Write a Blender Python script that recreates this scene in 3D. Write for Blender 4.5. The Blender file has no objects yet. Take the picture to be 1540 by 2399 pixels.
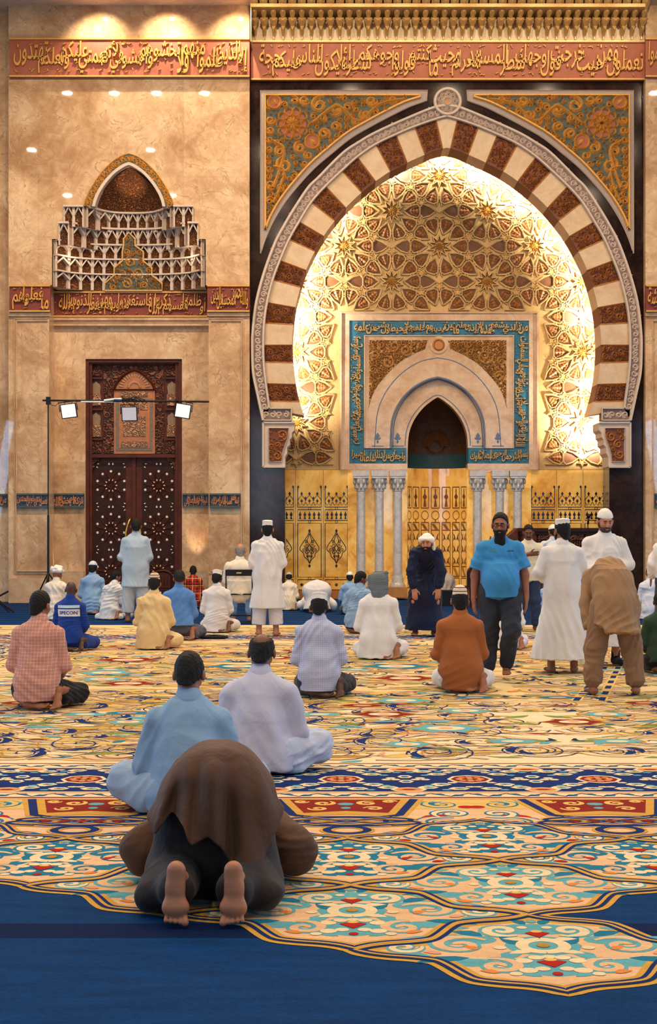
import bpy, bmesh, math, random, time
import numpy as np
from mathutils import Vector, Matrix
T0 = time.time()
SC = bpy.context.scene
COL = SC.collection
PI = math.pi
# ------------------------------------------------------------------ camera
F, HC, HOR, CX = 3400.0, 1.6, 1242.0, 770.0       # focal length in px, eye height, horizon row, centre column
cam_d = bpy.data.cameras.new('camera'); cam = bpy.data.objects.new('camera', cam_d); COL.objects.link(cam)
cam.location = (0, 0, HC); cam.rotation_euler = (PI / 2, 0, 0)
cam_d.sensor_fit = 'HORIZONTAL'; cam_d.sensor_width = 24.0; cam_d.lens = 24.0 * F / 1540.0
cam_d.shift_y = (HOR - 1199.5) / 1540.0
cam_d.clip_end = 200
SC.camera = cam
SC.view_settings.view_transform = 'Standard'; SC.view_settings.look = 'None'
SC.view_settings.gamma = 1.0; SC.view_settings.use_curve_mapping = False
SC.view_settings.exposure = 0.0
# ------------------------------------------------------------------ world: cool daylight entering from the open hall behind the viewer
W = bpy.data.worlds.new('hall_daylight'); SC.world = W; W.use_nodes = True
W.node_tree.nodes['Background'].inputs[0].default_value = (0.55, 0.74, 1.0, 1)
W.node_tree.nodes['Background'].inputs[1].default_value = 0.12
SC.cycles.max_bounces = 5; SC.cycles.diffuse_bounces = 3; SC.cycles.glossy_bounces = 3
SC.cycles.transmission_bounces = 3; SC.cycles.sample_clamp_indirect = 4.0
SC.cycles.caustics_reflective = False; SC.cycles.caustics_refractive = False

def light(kind, loc, energy, color, size=0.3, aim=None, spot=60, blend=0.6, size_y=None):
    d = bpy.data.lights.new('lamp', kind); o = bpy.data.objects.new('lamp', d); COL.objects.link(o)
    o.location = loc; d.energy = energy; d.color = color
    if kind == 'AREA':
        d.shape = 'DISK' if size_y is None else 'RECTANGLE'; d.size = size
        if size_y: d.size_y = size_y
    else:
        d.shadow_soft_size = size
    if kind == 'SPOT':
        d.spot_size = math.radians(spot); d.spot_blend = blend
    if aim is not None:
        o.rotation_euler = (Vector(aim) - Vector(loc)).to_track_quat('-Z', 'Y').to_euler()
    return o
WARM = (1.0, 0.76, 0.52)
ZC = 13.17                                          # ceiling height
# rows of small recessed ceiling downlights over the hall
LAMPS = [(x, 25.7) for x in (-6.9, -5.65, -4.54, -3.27, 0.6, 3.2, 5.8, 8.6)] + [(x, y) for y in (20.0, 14.0, 8.0, 2.5) for x in (-9.0, -5.4, -1.8, 1.8, 5.4, 9.0)]
for X, Y in LAMPS:
    light('AREA', (X, Y, ZC - 0.04), (250 if Y > 25 else 150), WARM, 0.24, (X, Y, 0))
# daylight from the tall windows behind the viewer
for X in (-9.0, -3.2, 3.2, 9.0):
    light('AREA', (X, -9.0, 4.6), 160, (0.62, 0.80, 1.0), 1.6, (X * 0.4, 22, 1.2), size_y=5.5)

# tall side windows letting in blue daylight
for X in (-13.5, 13.5):
    for Y in (5.0, 11.0, 17.0, 23.0):
        light('AREA', (X, Y, 3.6), 270, (0.40, 0.66, 1.0), 2.2, (0, Y, 1.0), size_y=5.0)

# ------------------------------------------------------------------ pixel <-> place
def wx(px, Y): return (px - CX) / F * Y
def wz(py, Y): return HC - (py - HOR) / F * Y
def gp(px, py):
    Y = F * HC / (py - HOR)
    return ((px - CX) / F * Y, Y)
def P2(pts, Y): return [(wx(a, Y), wz(b, Y)) for a, b in pts]
# ------------------------------------------------------------------ object helpers
def tag(o, label=None, cat=None, group=None, kind=None):
    if label: o['label'] = label
    if cat: o['category'] = cat
    if group: o['group'] = group
    if kind: o['kind'] = kind
    return o
def thing(name, label, cat, loc=(0, 0, 0), rz=0.0, group=None):
    o = bpy.data.objects.new(name, None); COL.objects.link(o); o.empty_display_size = 0.1
    o.location = loc; o.rotation_euler = (0, 0, rz)
    return tag(o, label, cat, group)
def link_mesh(name, me, parent=None):
    o = bpy.data.objects.new(name, me); COL.objects.link(o)
    if parent is not None:
        o.parent = parent
        o.matrix_parent_inverse = Matrix.Identity(4)
    return o
class MB:
    """collects faces of ONE mesh"""
    def __init__(s): s.v = []; s.f = []; s.m = []
    def face(s, pts, mi=0):
        b = len(s.v); s.v += [tuple(p) for p in pts]; s.f.append(tuple(range(b, b + len(pts)))); s.m.append(mi)
    def box(s, x0, x1, y0, y1, z0, z1, mi=0):
        b = len(s.v)
        s.v += [(x0, y0, z0), (x1, y0, z0), (x1, y1, z0), (x0, y1, z0), (x0, y0, z1), (x1, y0, z1), (x1, y1, z1), (x0, y1, z1)]
        for q in ((0, 3, 2, 1), (4, 5, 6, 7), (0, 1, 5, 4), (1, 2, 6, 5), (2, 3, 7, 6), (3, 0, 4, 7)):
            s.f.append(tuple(b + i for i in q)); s.m.append(mi)
    def prism(s, poly, y0, y1, mi=0, cap_back=False):
        """polygon in (X,Z) extruded from y0 (front) to y1"""
        a = sum(poly[i][0] * poly[(i + 1) % len(poly)][1] - poly[(i + 1) % len(poly)][0] * poly[i][1] for i in range(len(poly)))
        if a < 0: poly = poly[::-1]
        n = len(poly); b = len(s.v)
        s.v += [(x, y0, z) for x, z in poly] + [(x, y1, z) for x, z in poly]
        s.f.append(tuple(range(b, b + n))); s.m.append(mi)
        for i in range(n):
            j = (i + 1) % n
            s.f.append((b + i, b + n + i, b + n + j, b + j)); s.m.append(mi)
        if cap_back: s.f.append(tuple(b + n + i for i in reversed(range(n)))); s.m.append(mi)
    def ridge(s, pts, w, y, h, mi=0, closed=False, flat=0.0):
        """raised moulding along (X,Z) points on the plane y, towards the viewer by h"""
        p = np.array(pts, float)
        if len(p) < 2: return
        if closed: t = np.roll(p, -1, 0) - np.roll(p, 1, 0)
        else: t = np.gradient(p, axis=0)
        t /= (np.linalg.norm(t, axis=1)[:, None] + 1e-9)
        nn = np.stack([-t[:, 1], t[:, 0]], 1); w = np.broadcast_to(np.asarray(w, float), (len(p),))
        hh = np.broadcast_to(np.asarray(h, float), (len(p),))
        b = len(s.v); k = 3 if flat == 0 else 4
        for i in range(len(p)):
            l = p[i] + nn[i] * w[i] / 2; r = p[i] - nn[i] * w[i] / 2
            if k == 3: s.v += [(l[0], y, l[1]), (p[i][0], y - hh[i], p[i][1]), (r[0], y, r[1])]
            else:
                l2 = p[i] + nn[i] * w[i] / 2 * flat; r2 = p[i] - nn[i] * w[i] / 2 * flat
                s.v += [(l[0], y, l[1]), (l2[0], y - hh[i], l2[1]), (r2[0], y - hh[i], r2[1]), (r[0], y, r[1])]
        n = len(p)
        for i in range(n if closed else n - 1):
            a, c = b + i * k, b + ((i + 1) % n) * k
            for q in range(k - 1):
                s.f.append((a + q, c + q, c + q + 1, a + q + 1)); s.m.append(mi)
    def stroke(s, pts, w, z, mi=0):
        """flat ribbon on the floor plane, (X,Y) points"""
        p = np.array(pts, float)
        t = np.gradient(p, axis=0); t /= (np.linalg.norm(t, axis=1)[:, None] + 1e-9)
        nn = np.stack([-t[:, 1], t[:, 0]], 1); w = np.broadcast_to(np.asarray(w, float), (len(p),))
        b = len(s.v)
        for i in range(len(p)):
            l = p[i] + nn[i] * w[i] / 2; r = p[i] - nn[i] * w[i] / 2
            s.v += [(l[0], l[1], z), (r[0], r[1], z)]
        for i in range(len(p) - 1):
            a = b + i * 2; s.f.append((a, a + 1, a + 3, a + 2)); s.m.append(mi)
    def flat(s, pts, z, mi=0):
        a = sum(pts[i][0] * pts[(i + 1) % len(pts)][1] - pts[(i + 1) % len(pts)][0] * pts[i][1] for i in range(len(pts)))
        if a < 0: pts = pts[::-1]
        s.face([(x, y, z) for x, y in pts], mi)
    def tube(s, pts, r, n=8, mi=0, caps=True):
        p = [Vector(q) for q in pts]; b = len(s.v); m = len(p)
        rr = [r] * m if not hasattr(r, '__len__') else r
        up = None
        for i in range(m):
            t = (p[min(i + 1, m - 1)] - p[max(i - 1, 0)]).normalized()
            if up is None: up = t.orthogonal().normalized()
            u = (up - t * up.dot(t)).normalized(); v = t.cross(u); up = u
            for k in range(n):
                a = 2 * PI * k / n
                s.v.append(tuple(p[i] + (u * math.cos(a) + v * math.sin(a)) * rr[i]))
        for i in range(m - 1):
            for k in range(n):
                a, c = b + i * n + k, b + i * n + (k + 1) % n
                s.f.append((a, c, c + n, a + n)); s.m.append(mi)
        if caps:
            s.f.append(tuple(b + k for k in reversed(range(n)))); s.m.append(mi)
            s.f.append(tuple(b + (m - 1) * n + k for k in range(n))); s.m.append(mi)
    def lathe(s, prof, cx, cy, n=24, mi=0, a0=0.0, a1=2 * PI, sx=1, sy=1):
        """profile of (r,z) turned about the vertical through (cx,cy)"""
        full = abs(a1 - a0 - 2 * PI) < 1e-6; k = n if full else n + 1; b = len(s.v)
        for r, z in prof:
            for i in range(k):
                a = a0 + (a1 - a0) * i / n
                s.v.append((cx + r * math.cos(a) * sx, cy + r * math.sin(a) * sy, z))
        for j in range(len(prof) - 1):
            for i in range(n):
                a, c = b + j * k + i, b + j * k + (i + 1) % k
                s.f.append((a, c, c + k, a + k)); s.m.append(mi)
    def add(s, other, mi=None):
        b = len(s.v); s.v += other.v
        s.f += [tuple(b + i for i in q) for q in other.f]; s.m += other.m if mi is None else [mi] * len(other.f)
    def mesh(s, name, mats, smooth=False):
        me = bpy.data.meshes.new(name); me.from_pydata(s.v, [], s.f)
        mats = mats if isinstance(mats, (list, tuple)) else [mats]
        for m in mats: me.materials.append(m)
        me.polygons.foreach_set('material_index', s.m)
        if smooth: me.polygons.foreach_set('use_smooth', [True] * len(s.f))
        me.update(); return me
    def build(s, name, mats, parent=None, smooth=False):
        return link_mesh(name, s.mesh(name, mats, smooth), parent)
def struct(o): o['kind'] = 'structure'; return o
def bez(pts, n=12):
    """smooth curve through points (Catmull-Rom)"""
    p = np.array(pts, float); out = []
    q = np.vstack([2 * p[0] - p[1], p, 2 * p[-1] - p[-2]])
    for i in range(1, len(q) - 2):
        a, b, c, d = q[i - 1], q[i], q[i + 1], q[i + 2]
        for t in np.linspace(0, 1, n, endpoint=False):
            out.append(0.5 * (2 * b + (c - a) * t + (2 * a - 5 * b + 4 * c - d) * t * t + (3 * b - a - 3 * c + d) * t ** 3))
    out.append(p[-1]); return np.array(out)
def arclen(p):
    return np.concatenate([[0], np.cumsum(np.linalg.norm(np.diff(p, axis=0), axis=1))])
def resample(p, s):
    L = arclen(p); return np.stack([np.interp(s, L, p[:, i]) for i in range(p.shape[1])], 1)
def offset(p, d):
    t = np.gradient(p, axis=0); t /= (np.linalg.norm(t, axis=1)[:, None] + 1e-9)
    return p + np.stack([-t[:, 1], t[:, 0]], 1) * d
def inpoly(x, z, poly):
    c = False; n = len(poly); j = n - 1
    for i in range(n):
        xi, zi = poly[i]; xj, zj = poly[j]
        if (zi > z) != (zj > z) and x < (xj - xi) * (z - zi) / (zj - zi + 1e-12) + xi: c = not c
        j = i
    return c
def edge_dist(x, z, A, B):
    d = B - A; t = np.clip(((x - A[:, 0]) * d[:, 0] + (z - A[:, 1]) * d[:, 1]) / (d ** 2).sum(1).clip(1e-12), 0, 1)
    return np.hypot(A[:, 0] + t * d[:, 0] - x, A[:, 1] + t * d[:, 1] - z).min()
def spiral(cx, cz, r, a0, turns=1.6, cw=1, n=26, r_in=0.16):
    t = np.linspace(0, 1, n); rr = r * (1 - (1 - r_in) * t ** 0.85); a = a0 + cw * 2 * PI * turns * t
    return np.stack([cx + rr * np.cos(a), cz + rr * np.sin(a)], 1)
def leaf(mb, x, z, ang, L, Wd, y, h, mi=0):
    """raised pointed leaf with a spine"""
    ca, sa = math.cos(ang), math.sin(ang); pr = [(0, 0), (.25, .38), (.55, .5), (.8, .25), (1, 0)]
    up = [(x + ca * a * L - sa * b * Wd, z + sa * a * L + ca * b * Wd) for a, b in pr]
    dn = [(x + ca * a * L + sa * b * Wd, z + sa * a * L - ca * b * Wd) for a, b in pr]
    sp = [(x + ca * a * L, z + sa * a * L) for a, _ in pr]
    for i in range(4):
        hi = h * (0.3 + 0.7 * math.sin(PI * (i + .3) / 4.3)); hj = h * (0.3 + 0.7 * math.sin(PI * (i + 1.3) / 4.6))
        A, B = (sp[i][0], y - hi, sp[i][1]), (sp[i + 1][0], y - hj, sp[i + 1][1])
        mb.face([A, B, (up[i + 1][0], y, up[i + 1][1]), (up[i][0], y, up[i][1])], mi)
        mb.face([A, (dn[i][0], y, dn[i][1]), (dn[i + 1][0], y, dn[i + 1][1]), B], mi)
def scrollwork(poly, y, seed, rmax, rmin, w, h, holes=(), fill=420, warp=None, leaves=True):
    """carved arabesque: packed vine spirals with leaves inside a polygon; returns an MB"""
    rnd = random.Random(seed); mb = MB(); pa = np.array(poly, float)
    A, B = pa, np.roll(pa, -1, 0); x0, z0 = pa.min(0); x1, z1 = pa.max(0); circ = list(holes); got = []
    for k in range(fill):
        x, z = rnd.uniform(x0, x1), rnd.uniform(z0, z1)
        if not inpoly(x, z, poly): continue
        r = edge_dist(x, z, A, B)
        for cx, cz, cr in circ: r = min(r, math.hypot(x - cx, z - cz) - cr)
        lim = rmax if k < fill * .25 else (rmax * .6 if k < fill * .5 else rmax * .35)
        r = min(r, lim)
        if r < rmin: continue
        circ.append((x, z, r)); got.append((x, z, r))
    for x, z, r in got:
        a0 = rnd.uniform(0, 2 * PI); cw = rnd.choice((-1, 1))
        if r > rmin * 1.5:
            sp = spiral(x, z, r * .98, a0, 1.45, cw, 22)
            if warp is not None: sp = np.array([warp(*q) for q in sp])
            ww = w * np.interp(np.linspace(0, 1, len(sp)), [0, .1, .8, 1], [.5, 1, 1, 1.9]) * min(1, r / rmax + .35)
            mb.ridge(sp, ww, y, h)
            n = 5
            for i in range(n if leaves else 0):
                a = a0 + 2 * PI * i / n + .4
                lx, lz = x + r * .52 * math.cos(a), z + r * .52 * math.sin(a)
                if warp is not None: lx, lz = warp(lx, lz)
                leaf(mb, lx, lz, a + cw * 1.1, r * .42, r * .26, y, h * .8)
        else:
            for i in range(3):
                a = a0 + 2 * PI * i / 3
                lx, lz = (x, z) if warp is None else warp(x, z)
                leaf(mb, lx, lz, a, r * .98, r * .62, y, h * .85)
    return mb
# ------------------------------------------------------------------ materials
MATS = {}
def _new(name):
    m = bpy.data.materials.new(name); m.use_nodes = True; nt = m.node_tree
    b = nt.nodes['Principled BSDF']; return m, nt, b
def hexc(r, g, b):
    f = lambda c: (c / 255 / 12.92) if c <= 10 else ((c / 255 + .055) / 1.055) ** 2.4
    return (f(r), f(g), f(b), 1)
def coords(nt, scale=(1, 1, 1), kind='Object', rot=(0, 0, 0)):
    tc = nt.nodes.new('ShaderNodeTexCoord'); mp = nt.nodes.new('ShaderNodeMapping')
    mp.inputs['Scale'].default_value = scale; mp.inputs['Rotation'].default_value = rot
    nt.links.new(tc.outputs[kind], mp.inputs[0]); return mp.outputs[0]
def noise(nt, vec, scale, detail=4, rough=.55, dist=0):
    n = nt.nodes.new('ShaderNodeTexNoise'); n.inputs['Scale'].default_value = scale; n.inputs['Detail'].default_value = detail
    n.inputs['Roughness'].default_value = rough; n.inputs['Distortion'].default_value = dist
    nt.links.new(vec, n.inputs['Vector']); return n.outputs[0]
def ramp(nt, fac, stops, interp='LINEAR'):
    r = nt.nodes.new('ShaderNodeValToRGB'); e = r.color_ramp.elements; r.color_ramp.interpolation = interp
    while len(e) < len(stops): e.new(.5)
    for i, (p, c) in enumerate(stops): e[i].position = p; e[i].color = c
    nt.links.new(fac, r.inputs[0]); return r.outputs[0]
def mix(nt, fac, a, b, mode='MIX'):
    m = nt.nodes.new('ShaderNodeMix'); m.data_type = 'RGBA'; m.blend_type = mode
    for i, v in ((0, fac), (6, a), (7, b)):
        if hasattr(v, 'is_output'): nt.links.new(v, m.inputs[i])
        else: m.inputs[i].default_value = v
    return m.outputs[2]
def math_(nt, op, a, b=None, c=None):
    m = nt.nodes.new('ShaderNodeMath'); m.operation = op
    for i, v in enumerate((a, b, c)):
        if v is None: continue
        if hasattr(v, 'is_output'): nt.links.new(v, m.inputs[i])
        else: m.inputs[i].default_value = v
    return m.outputs[0]
def bump(nt, b, hgt, strength=.3, dist=.01):
    n = nt.nodes.new('ShaderNodeBump'); n.inputs['Strength'].default_value = strength; n.inputs['Distance'].default_value = dist
    nt.links.new(hgt, n.inputs['Height']); nt.links.new(n.outputs[0], b.inputs['Normal'])
def plain(name, c, rough=.5, metal=0.0, var=.12, vs=8.0, bmp=0.0, bs=60.0, spec=.5, sheen=0.0, emit=0.0):
    """a solid colour with a little procedural variation"""
    if name in MATS: return MATS[name]
    m, nt, b = _new(name); v = coords(nt)
    n = noise(nt, v, vs, 4)
    lo = tuple(x * (1 - var) for x in c[:3]) + (1,); hi = tuple(min(1, x * (1 + var)) for x in c[:3]) + (1,)
    col = ramp(nt, n, [(.3, lo), (.7, hi)])
    nt.links.new(col, b.inputs['Base Color'])
    b.inputs['Roughness'].default_value = rough; b.inputs['Metallic'].default_value = metal
    b.inputs['Specular IOR Level'].default_value = spec
    if sheen: b.inputs['Sheen Weight'].default_value = sheen
    if bmp: bump(nt, b, noise(nt, v, bs, 3), bmp, .01)
    if emit:
        nt.links.new(col, b.inputs['Emission Color']); b.inputs['Emission Strength'].default_value = emit
    MATS[name] = m; return m
def marble(name, base, dark, pale, rough=.16, scale=1.0, vein=.5, tile=None, var=1.0):
    if name in MATS: return MATS[name]
    m, nt, b = _new(name); v = coords(nt, (scale,) * 3)
    n1 = noise(nt, v, .9, 6, .6, 1.2); n2 = noise(nt, v, 5.0, 6, .65, .8); n3 = noise(nt, v, 1.7, 5, .6, 2.2)
    c = ramp(nt, n1, [(.36, dark), (.5, base), (.64, pale)])
    c2 = ramp(nt, n2, [(.38, dark), (.54, base), (.68, pale)])
    c = mix(nt, .42 * var, c, c2)
    ve = math_(nt, 'ABSOLUTE', math_(nt, 'SUBTRACT', n3, .5))
    vf = ramp(nt, ve, [(0.0, (1, 1, 1, 1)), (.010, (.35, .35, .35, 1)), (.03, (0, 0, 0, 1))])
    vmask = ramp(nt, n2, [(.42, (0, 0, 0, 1)), (.6, (1, 1, 1, 1))])
    c = mix(nt, math_(nt, 'MULTIPLY', math_(nt, 'MULTIPLY', vf, vmask), vein), c, tuple(x * .45 for x in dark[:3]) + (1,))
    n4 = noise(nt, v, 1.8, 5, .62, 1.2); ve2 = math_(nt, 'ABSOLUTE', math_(nt, 'SUBTRACT', n4, .52))
    vf2 = ramp(nt, ve2, [(0.0, (1, 1, 1, 1)), (.016, (0, 0, 0, 1))])
    c = mix(nt, math_(nt, 'MULTIPLY', math_(nt, 'MULTIPLY', vf2, ramp(nt, n1, [(.48, (0, 0, 0, 1)), (.62, (1, 1, 1, 1))])), vein * .45), c, tuple(min(1, x * 1.25) for x in pale[:3]) + (1,))
    if tile:
        br = nt.nodes.new('ShaderNodeTexBrick'); br.offset = 0.0
        nt.links.new(coords(nt, (1, 1, 1), rot=(PI / 2, 0, 0)), br.inputs['Vector'])
        br.inputs['Scale'].default_value = 1.0; br.inputs['Brick Width'].default_value = tile[0]; br.inputs['Row Height'].default_value = tile[1]
        br.inputs['Mortar Size'].default_value = .004; br.inputs['Mortar Smooth'].default_value = .3
        br.inputs['Color1'].default_value = (.90, .90, .90, 1); br.inputs['Color2'].default_value = (1.06, 1.06, 1.06, 1); br.inputs['Mortar'].default_value = (.82, .8, .78, 1)
        c = mix(nt, 1.0, c, br.outputs['Color'], 'MULTIPLY')
    nt.links.new(c, b.inputs['Base Color']); b.inputs['Roughness'].default_value = rough
    MATS[name] = m; return m
def carved(name, lo, hi, scale=18.0, rough=.5, metal=.25, strength=1.0, dist=.03):
    """fine carved ornament too small to model: ringed cells in two tones"""
    if name in MATS: return MATS[name]
    m, nt, b = _new(name); v = coords(nt); nz = noise(nt, v, scale * .25, 3, .5)
    vo = nt.nodes.new('ShaderNodeTexVoronoi'); vo.inputs['Scale'].default_value = scale
    add = nt.nodes.new('ShaderNodeVectorMath'); add.operation = 'ADD'; nt.links.new(v, add.inputs[0])
    sc = nt.nodes.new('ShaderNodeVectorMath'); sc.operation = 'SCALE'; nt.links.new(nz, sc.inputs[0]); sc.inputs['Scale'].default_value = .12
    nt.links.new(sc.outputs[0], add.inputs[1]); nt.links.new(add.outputs[0], vo.inputs['Vector'])
    s = math_(nt, 'SINE', math_(nt, 'MULTIPLY', vo.outputs['Distance'], 15.0)); h = math_(nt, 'ADD', math_(nt, 'MULTIPLY', s, .5), .5)
    c = ramp(nt, h, [(.15, lo), (.6, hi)]); nt.links.new(c, b.inputs['Base Color'])
    b.inputs['Roughness'].default_value = rough; b.inputs['Metallic'].default_value = metal
    bump(nt, b, h, strength, dist); MATS[name] = m; return m
# --- the hall's palette
M_MARBLE = marble('beige_marble', hexc(206, 169, 129), hexc(168, 127, 90), hexc(226, 197, 160), .022, .7, .75, (3.2, 3.13))
M_MARBLE2 = marble('beige_marble_moulding', hexc(200, 164, 124), hexc(176, 136, 98), hexc(220, 192, 154), .2, 1.3, .3)
M_CREAM = marble('cream_stone', hexc(206, 176, 138), hexc(192, 158, 118), hexc(216, 190, 156), .45, 2.0, .12)
M_DARK = marble('dark_emperador_marble', hexc(44, 28, 23), hexc(20, 12, 10), hexc(62, 42, 34), .10, 1.6, .55)
M_DARK.node_tree.nodes['Principled BSDF'].inputs['Specular IOR Level'].default_value = .22
M_PALE = marble('pale_grey_marble', hexc(196, 190, 184), hexc(160, 156, 152), hexc(214, 210, 205), .2, 2.5, .3)
M_PINKM = marble('mihrab_marble', hexc(214, 178, 142), hexc(192, 150, 114), hexc(228, 200, 168), .14, 1.4, .35)
M_GOLD = plain('gilded_plaster', hexc(206, 150, 70), .42, .1, .15, 30, .15, 120)
M_GOLDB = plain('bright_gilding', hexc(198, 158, 98), .38, .25, .12, 20, .2, 60)
M_BROWNG = plain('brown_gilded_carving', hexc(184, 120, 60), .45, .1, .2, 40, .2, 100)
M_TERRA = plain('terracotta_ground', hexc(158, 84, 58), .6, 0, .12, 6, .1, 50)
M_TERRAD = plain('dark_red_ground', hexc(120, 44, 30), .6, 0, .12, 6, .1, 50)
M_TEALG = plain('grey_teal_ground', hexc(70, 82, 72), .6, 0, .12, 6, .1, 50)
M_BROWN = plain('brown_ground', hexc(110, 54, 26), .6, 0, .15, 10, .1, 50)
M_BLUE = plain('turquoise_ground', hexc(34, 108, 134), .5, 0, .15, 8, .1, 50)
M_NAVYG = plain('navy_ground', hexc(22, 46, 72), .4, 0, .2, 8, .1, 50)
M_WHITEP = plain('pale_plaster', hexc(198, 178, 160), .55, 0, .06, 10, .1, 80)
M_GREYP = plain('mauve_plaster', hexc(128, 102, 92), .6, 0, .08, 10, .1, 80)
M_WOOD = plain('dark_carved_wood', hexc(80, 34, 18), .5, 0, .3, 5, .2, 60, .25)
M_WOODL = plain('light_carved_wood', hexc(168, 104, 62), .5, 0, .2, 9, .2, 60)
M_WOODD = plain('very_dark_wood', hexc(50, 23, 13), .5, 0, .3, 5, .15, 60, .2)
M_PEARL = plain('mother_of_pearl', hexc(235, 225, 205), .3, 0, .05)
M_BRASS = plain('polished_brass', hexc(220, 165, 70), .22, .9, .05)
M_BLACK = plain('black_metal', hexc(22, 22, 24), .4, .4, .1)
M_INLAY = plain('dark_stone_inlay', hexc(40, 34, 36), .2, 0, .1)
M_INLAYB = plain('brown_stone_inlay', hexc(112, 70, 34), .3, 0, .15)
M_BLUEINLAY = plain('grey_blue_inlay', hexc(96, 112, 136), .3, 0, .1)
M_CARVEB = carved('brown_arabesque', hexc(74, 38, 20), hexc(150, 92, 46), 16.0)
M_CARVET = carved('teal_arabesque', hexc(60, 70, 62), hexc(178, 120, 54), 8.0)
M_CARVEG = carved('gold_arabesque', hexc(120, 70, 30), hexc(205, 150, 80), 12.0)
M_CARVEM = carved('mauve_scroll', hexc(112, 92, 88), hexc(205, 188, 178), 8.0, .6, 0)
M_CARVEW = carved('wood_carving', hexc(44, 18, 10), hexc(110, 56, 30), 9.0, .5, 0)
M_CARVEL = carved('light_wood_carving', hexc(120, 84, 66), hexc(206, 150, 106), 14.0, .5, 0)
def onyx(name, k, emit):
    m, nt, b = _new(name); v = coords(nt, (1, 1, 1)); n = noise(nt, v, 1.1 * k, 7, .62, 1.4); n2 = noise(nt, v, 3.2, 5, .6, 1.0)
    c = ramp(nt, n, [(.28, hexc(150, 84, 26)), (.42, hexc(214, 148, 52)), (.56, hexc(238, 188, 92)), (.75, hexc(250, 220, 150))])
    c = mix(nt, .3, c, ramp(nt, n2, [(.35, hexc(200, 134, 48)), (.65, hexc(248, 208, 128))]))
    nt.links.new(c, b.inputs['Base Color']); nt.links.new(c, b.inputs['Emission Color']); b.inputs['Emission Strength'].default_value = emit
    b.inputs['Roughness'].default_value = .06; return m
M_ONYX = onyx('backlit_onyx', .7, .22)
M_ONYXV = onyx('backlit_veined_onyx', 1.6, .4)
# ================================================================== SETTING
YL, YR, YM, YB = 32.0, 32.65, 32.2, 34.3      # marble wall front, door recess back, mihrab bay front, mihrab chamber back
def prect(mb, x0, y0, x1, y1, Yf, Yb, mi=0, ref=None):
    """upright block whose front face fills a rectangle of the photograph at depth ref (default Yf)"""
    r = Yf if ref is None else ref
    mb.box(wx(x0, r), wx(x1, r), Yf, Yb, wz(y1, r), wz(y0, r), mi)
def block(name, x0, y0, x1, y1, Yf, Yb, m, parent=None, bev=0):
    mb = MB(); prect(mb, x0, y0, x1, y1, Yf, Yb); o = mb.build(name, m, parent)
    return o
fl = MB(); fl.box(-16, 16, -12, 36, -.2, -.02); struct(fl.build('floor', plain('stone_floor', hexc(120, 100, 84), .5)))
ce = MB(); ce.box(-16, 16, 1.0, 36, ZC, ZC + .3); struct(ce.build('ceiling', plain('ceiling_plaster', hexc(190, 176, 158), .8)))
# marble wall with the recess and niche opening cut out of it
XC, XLo, XRo = 302, 115, 489
archR = [(302, 360), (322, 368), (345, 384), (368, 408), (388, 438), (400, 462), (407, 482)]
step = [(452, 482), (452, 520), (465, 520), (465, 560), (482, 560), (482, 668), (489, 668), (489, 1416)]
mir = lambda pts: [(604 - a, b) for a, b in pts]
wl = MB()
wl.prism(P2([(302, -30)] + archR + step + [(585, 1416), (585, -30)], YL), YL, YR + .1)
wl.prism(P2([(302, -30)] + mir(archR) + mir(step) + [(20, 1416), (20, -30)], YL), YL, YR + .1)
struct(wl.build('wall_back', M_MARBLE))
rb = MB(); rb.box(wx(100, YR), wx(200.5, YR), YR, YR + .4, -.02, wz(745, YR)); rb.box(wx(426.5, YR), wx(505, YR), YR, YR + .4, -.02, wz(745, YR))
rb.box(wx(200.5, YR), wx(426.5, YR), YR, YR + .4, wz(841, YR), wz(745, YR)); rb.box(wx(90, YR), wx(515, YR), YR + .9, YR + 1.0, 0, wz(300, YR))
struct(rb.build('wall_recess', M_MARBLE))
fw = MB(); fw.box(wx(-120, 32.4), wx(26, 32.4), 32.4, 32.8, -.02, ZC); struct(fw.build('wall_left', M_MARBLE))
rw = MB(); rw.box(wx(1513, YL), wx(1800, YL), YL, 32.9, -.02, ZC); struct(rw.build('wall_right', M_MARBLE))

# pilaster panels, plinths and ledges (mouldings of the setting)
tn = [0]
def trim(mb, m):
    tn[0] += 1; return struct(mb.build('trim_%d' % tn[0], m))
def frame_lines(mb, x0, y0, x1, y1, Y, wpx=3.0, d=.03, sides='LRTB'):
    w = wpx * Y / F
    a, b = (wx(x0, Y), wz(y0, Y)), (wx(x1, Y), wz(y1, Y))
    if 'L' in sides: mb.ridge([(a[0], b[1]), (a[0], a[1])], w, Y, d, flat=.5)
    if 'R' in sides: mb.ridge([(b[0], b[1]), (b[0], a[1])], w, Y, d, flat=.5)
    if 'T' in sides: mb.ridge([(a[0], a[1]), (b[0], a[1])], w, Y, d, flat=.5)
    if 'B' in sides: mb.ridge([(a[0], b[1]), (b[0], b[1])], w, Y, d, flat=.5)
t = MB()
for x0, x1, sd in ((39, 112, 'LTB'), (495, 566, 'RTB')):
    frame_lines(t, x0, 752, x1, 1338, YL - .002, 3, .035, sd); frame_lines(t, x0 - 5, 747, x1 + (0 if sd == 'LTB' else 5), 1343, YL - .002, 2.2, .02, sd)
prect(t, 20, 1355, 115, 1416, YL - .05, YL); prect(t, 489, 1355, 585, 1416, YL - .05, YL)
prect(t, 20, 732, 118, 740, YL - .06, YL); prect(t, 486, 732, 585, 740, YL - .06, YL)
prect(t, 1513, 732, 1600, 740, YL - .06, YL); frame_lines(t, 1530, 752, 1700, 1338, YL - .002, 3, .035)
trim(t, M_MARBLE2)
t = MB(); prect(t, 100, 743, 500, 750, YR - .10, YR); prect(t, 100, 750, 500, 757, YR - .05, YR); prect(t, 100, 758, 500, 763, YR - .13, YR)
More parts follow.
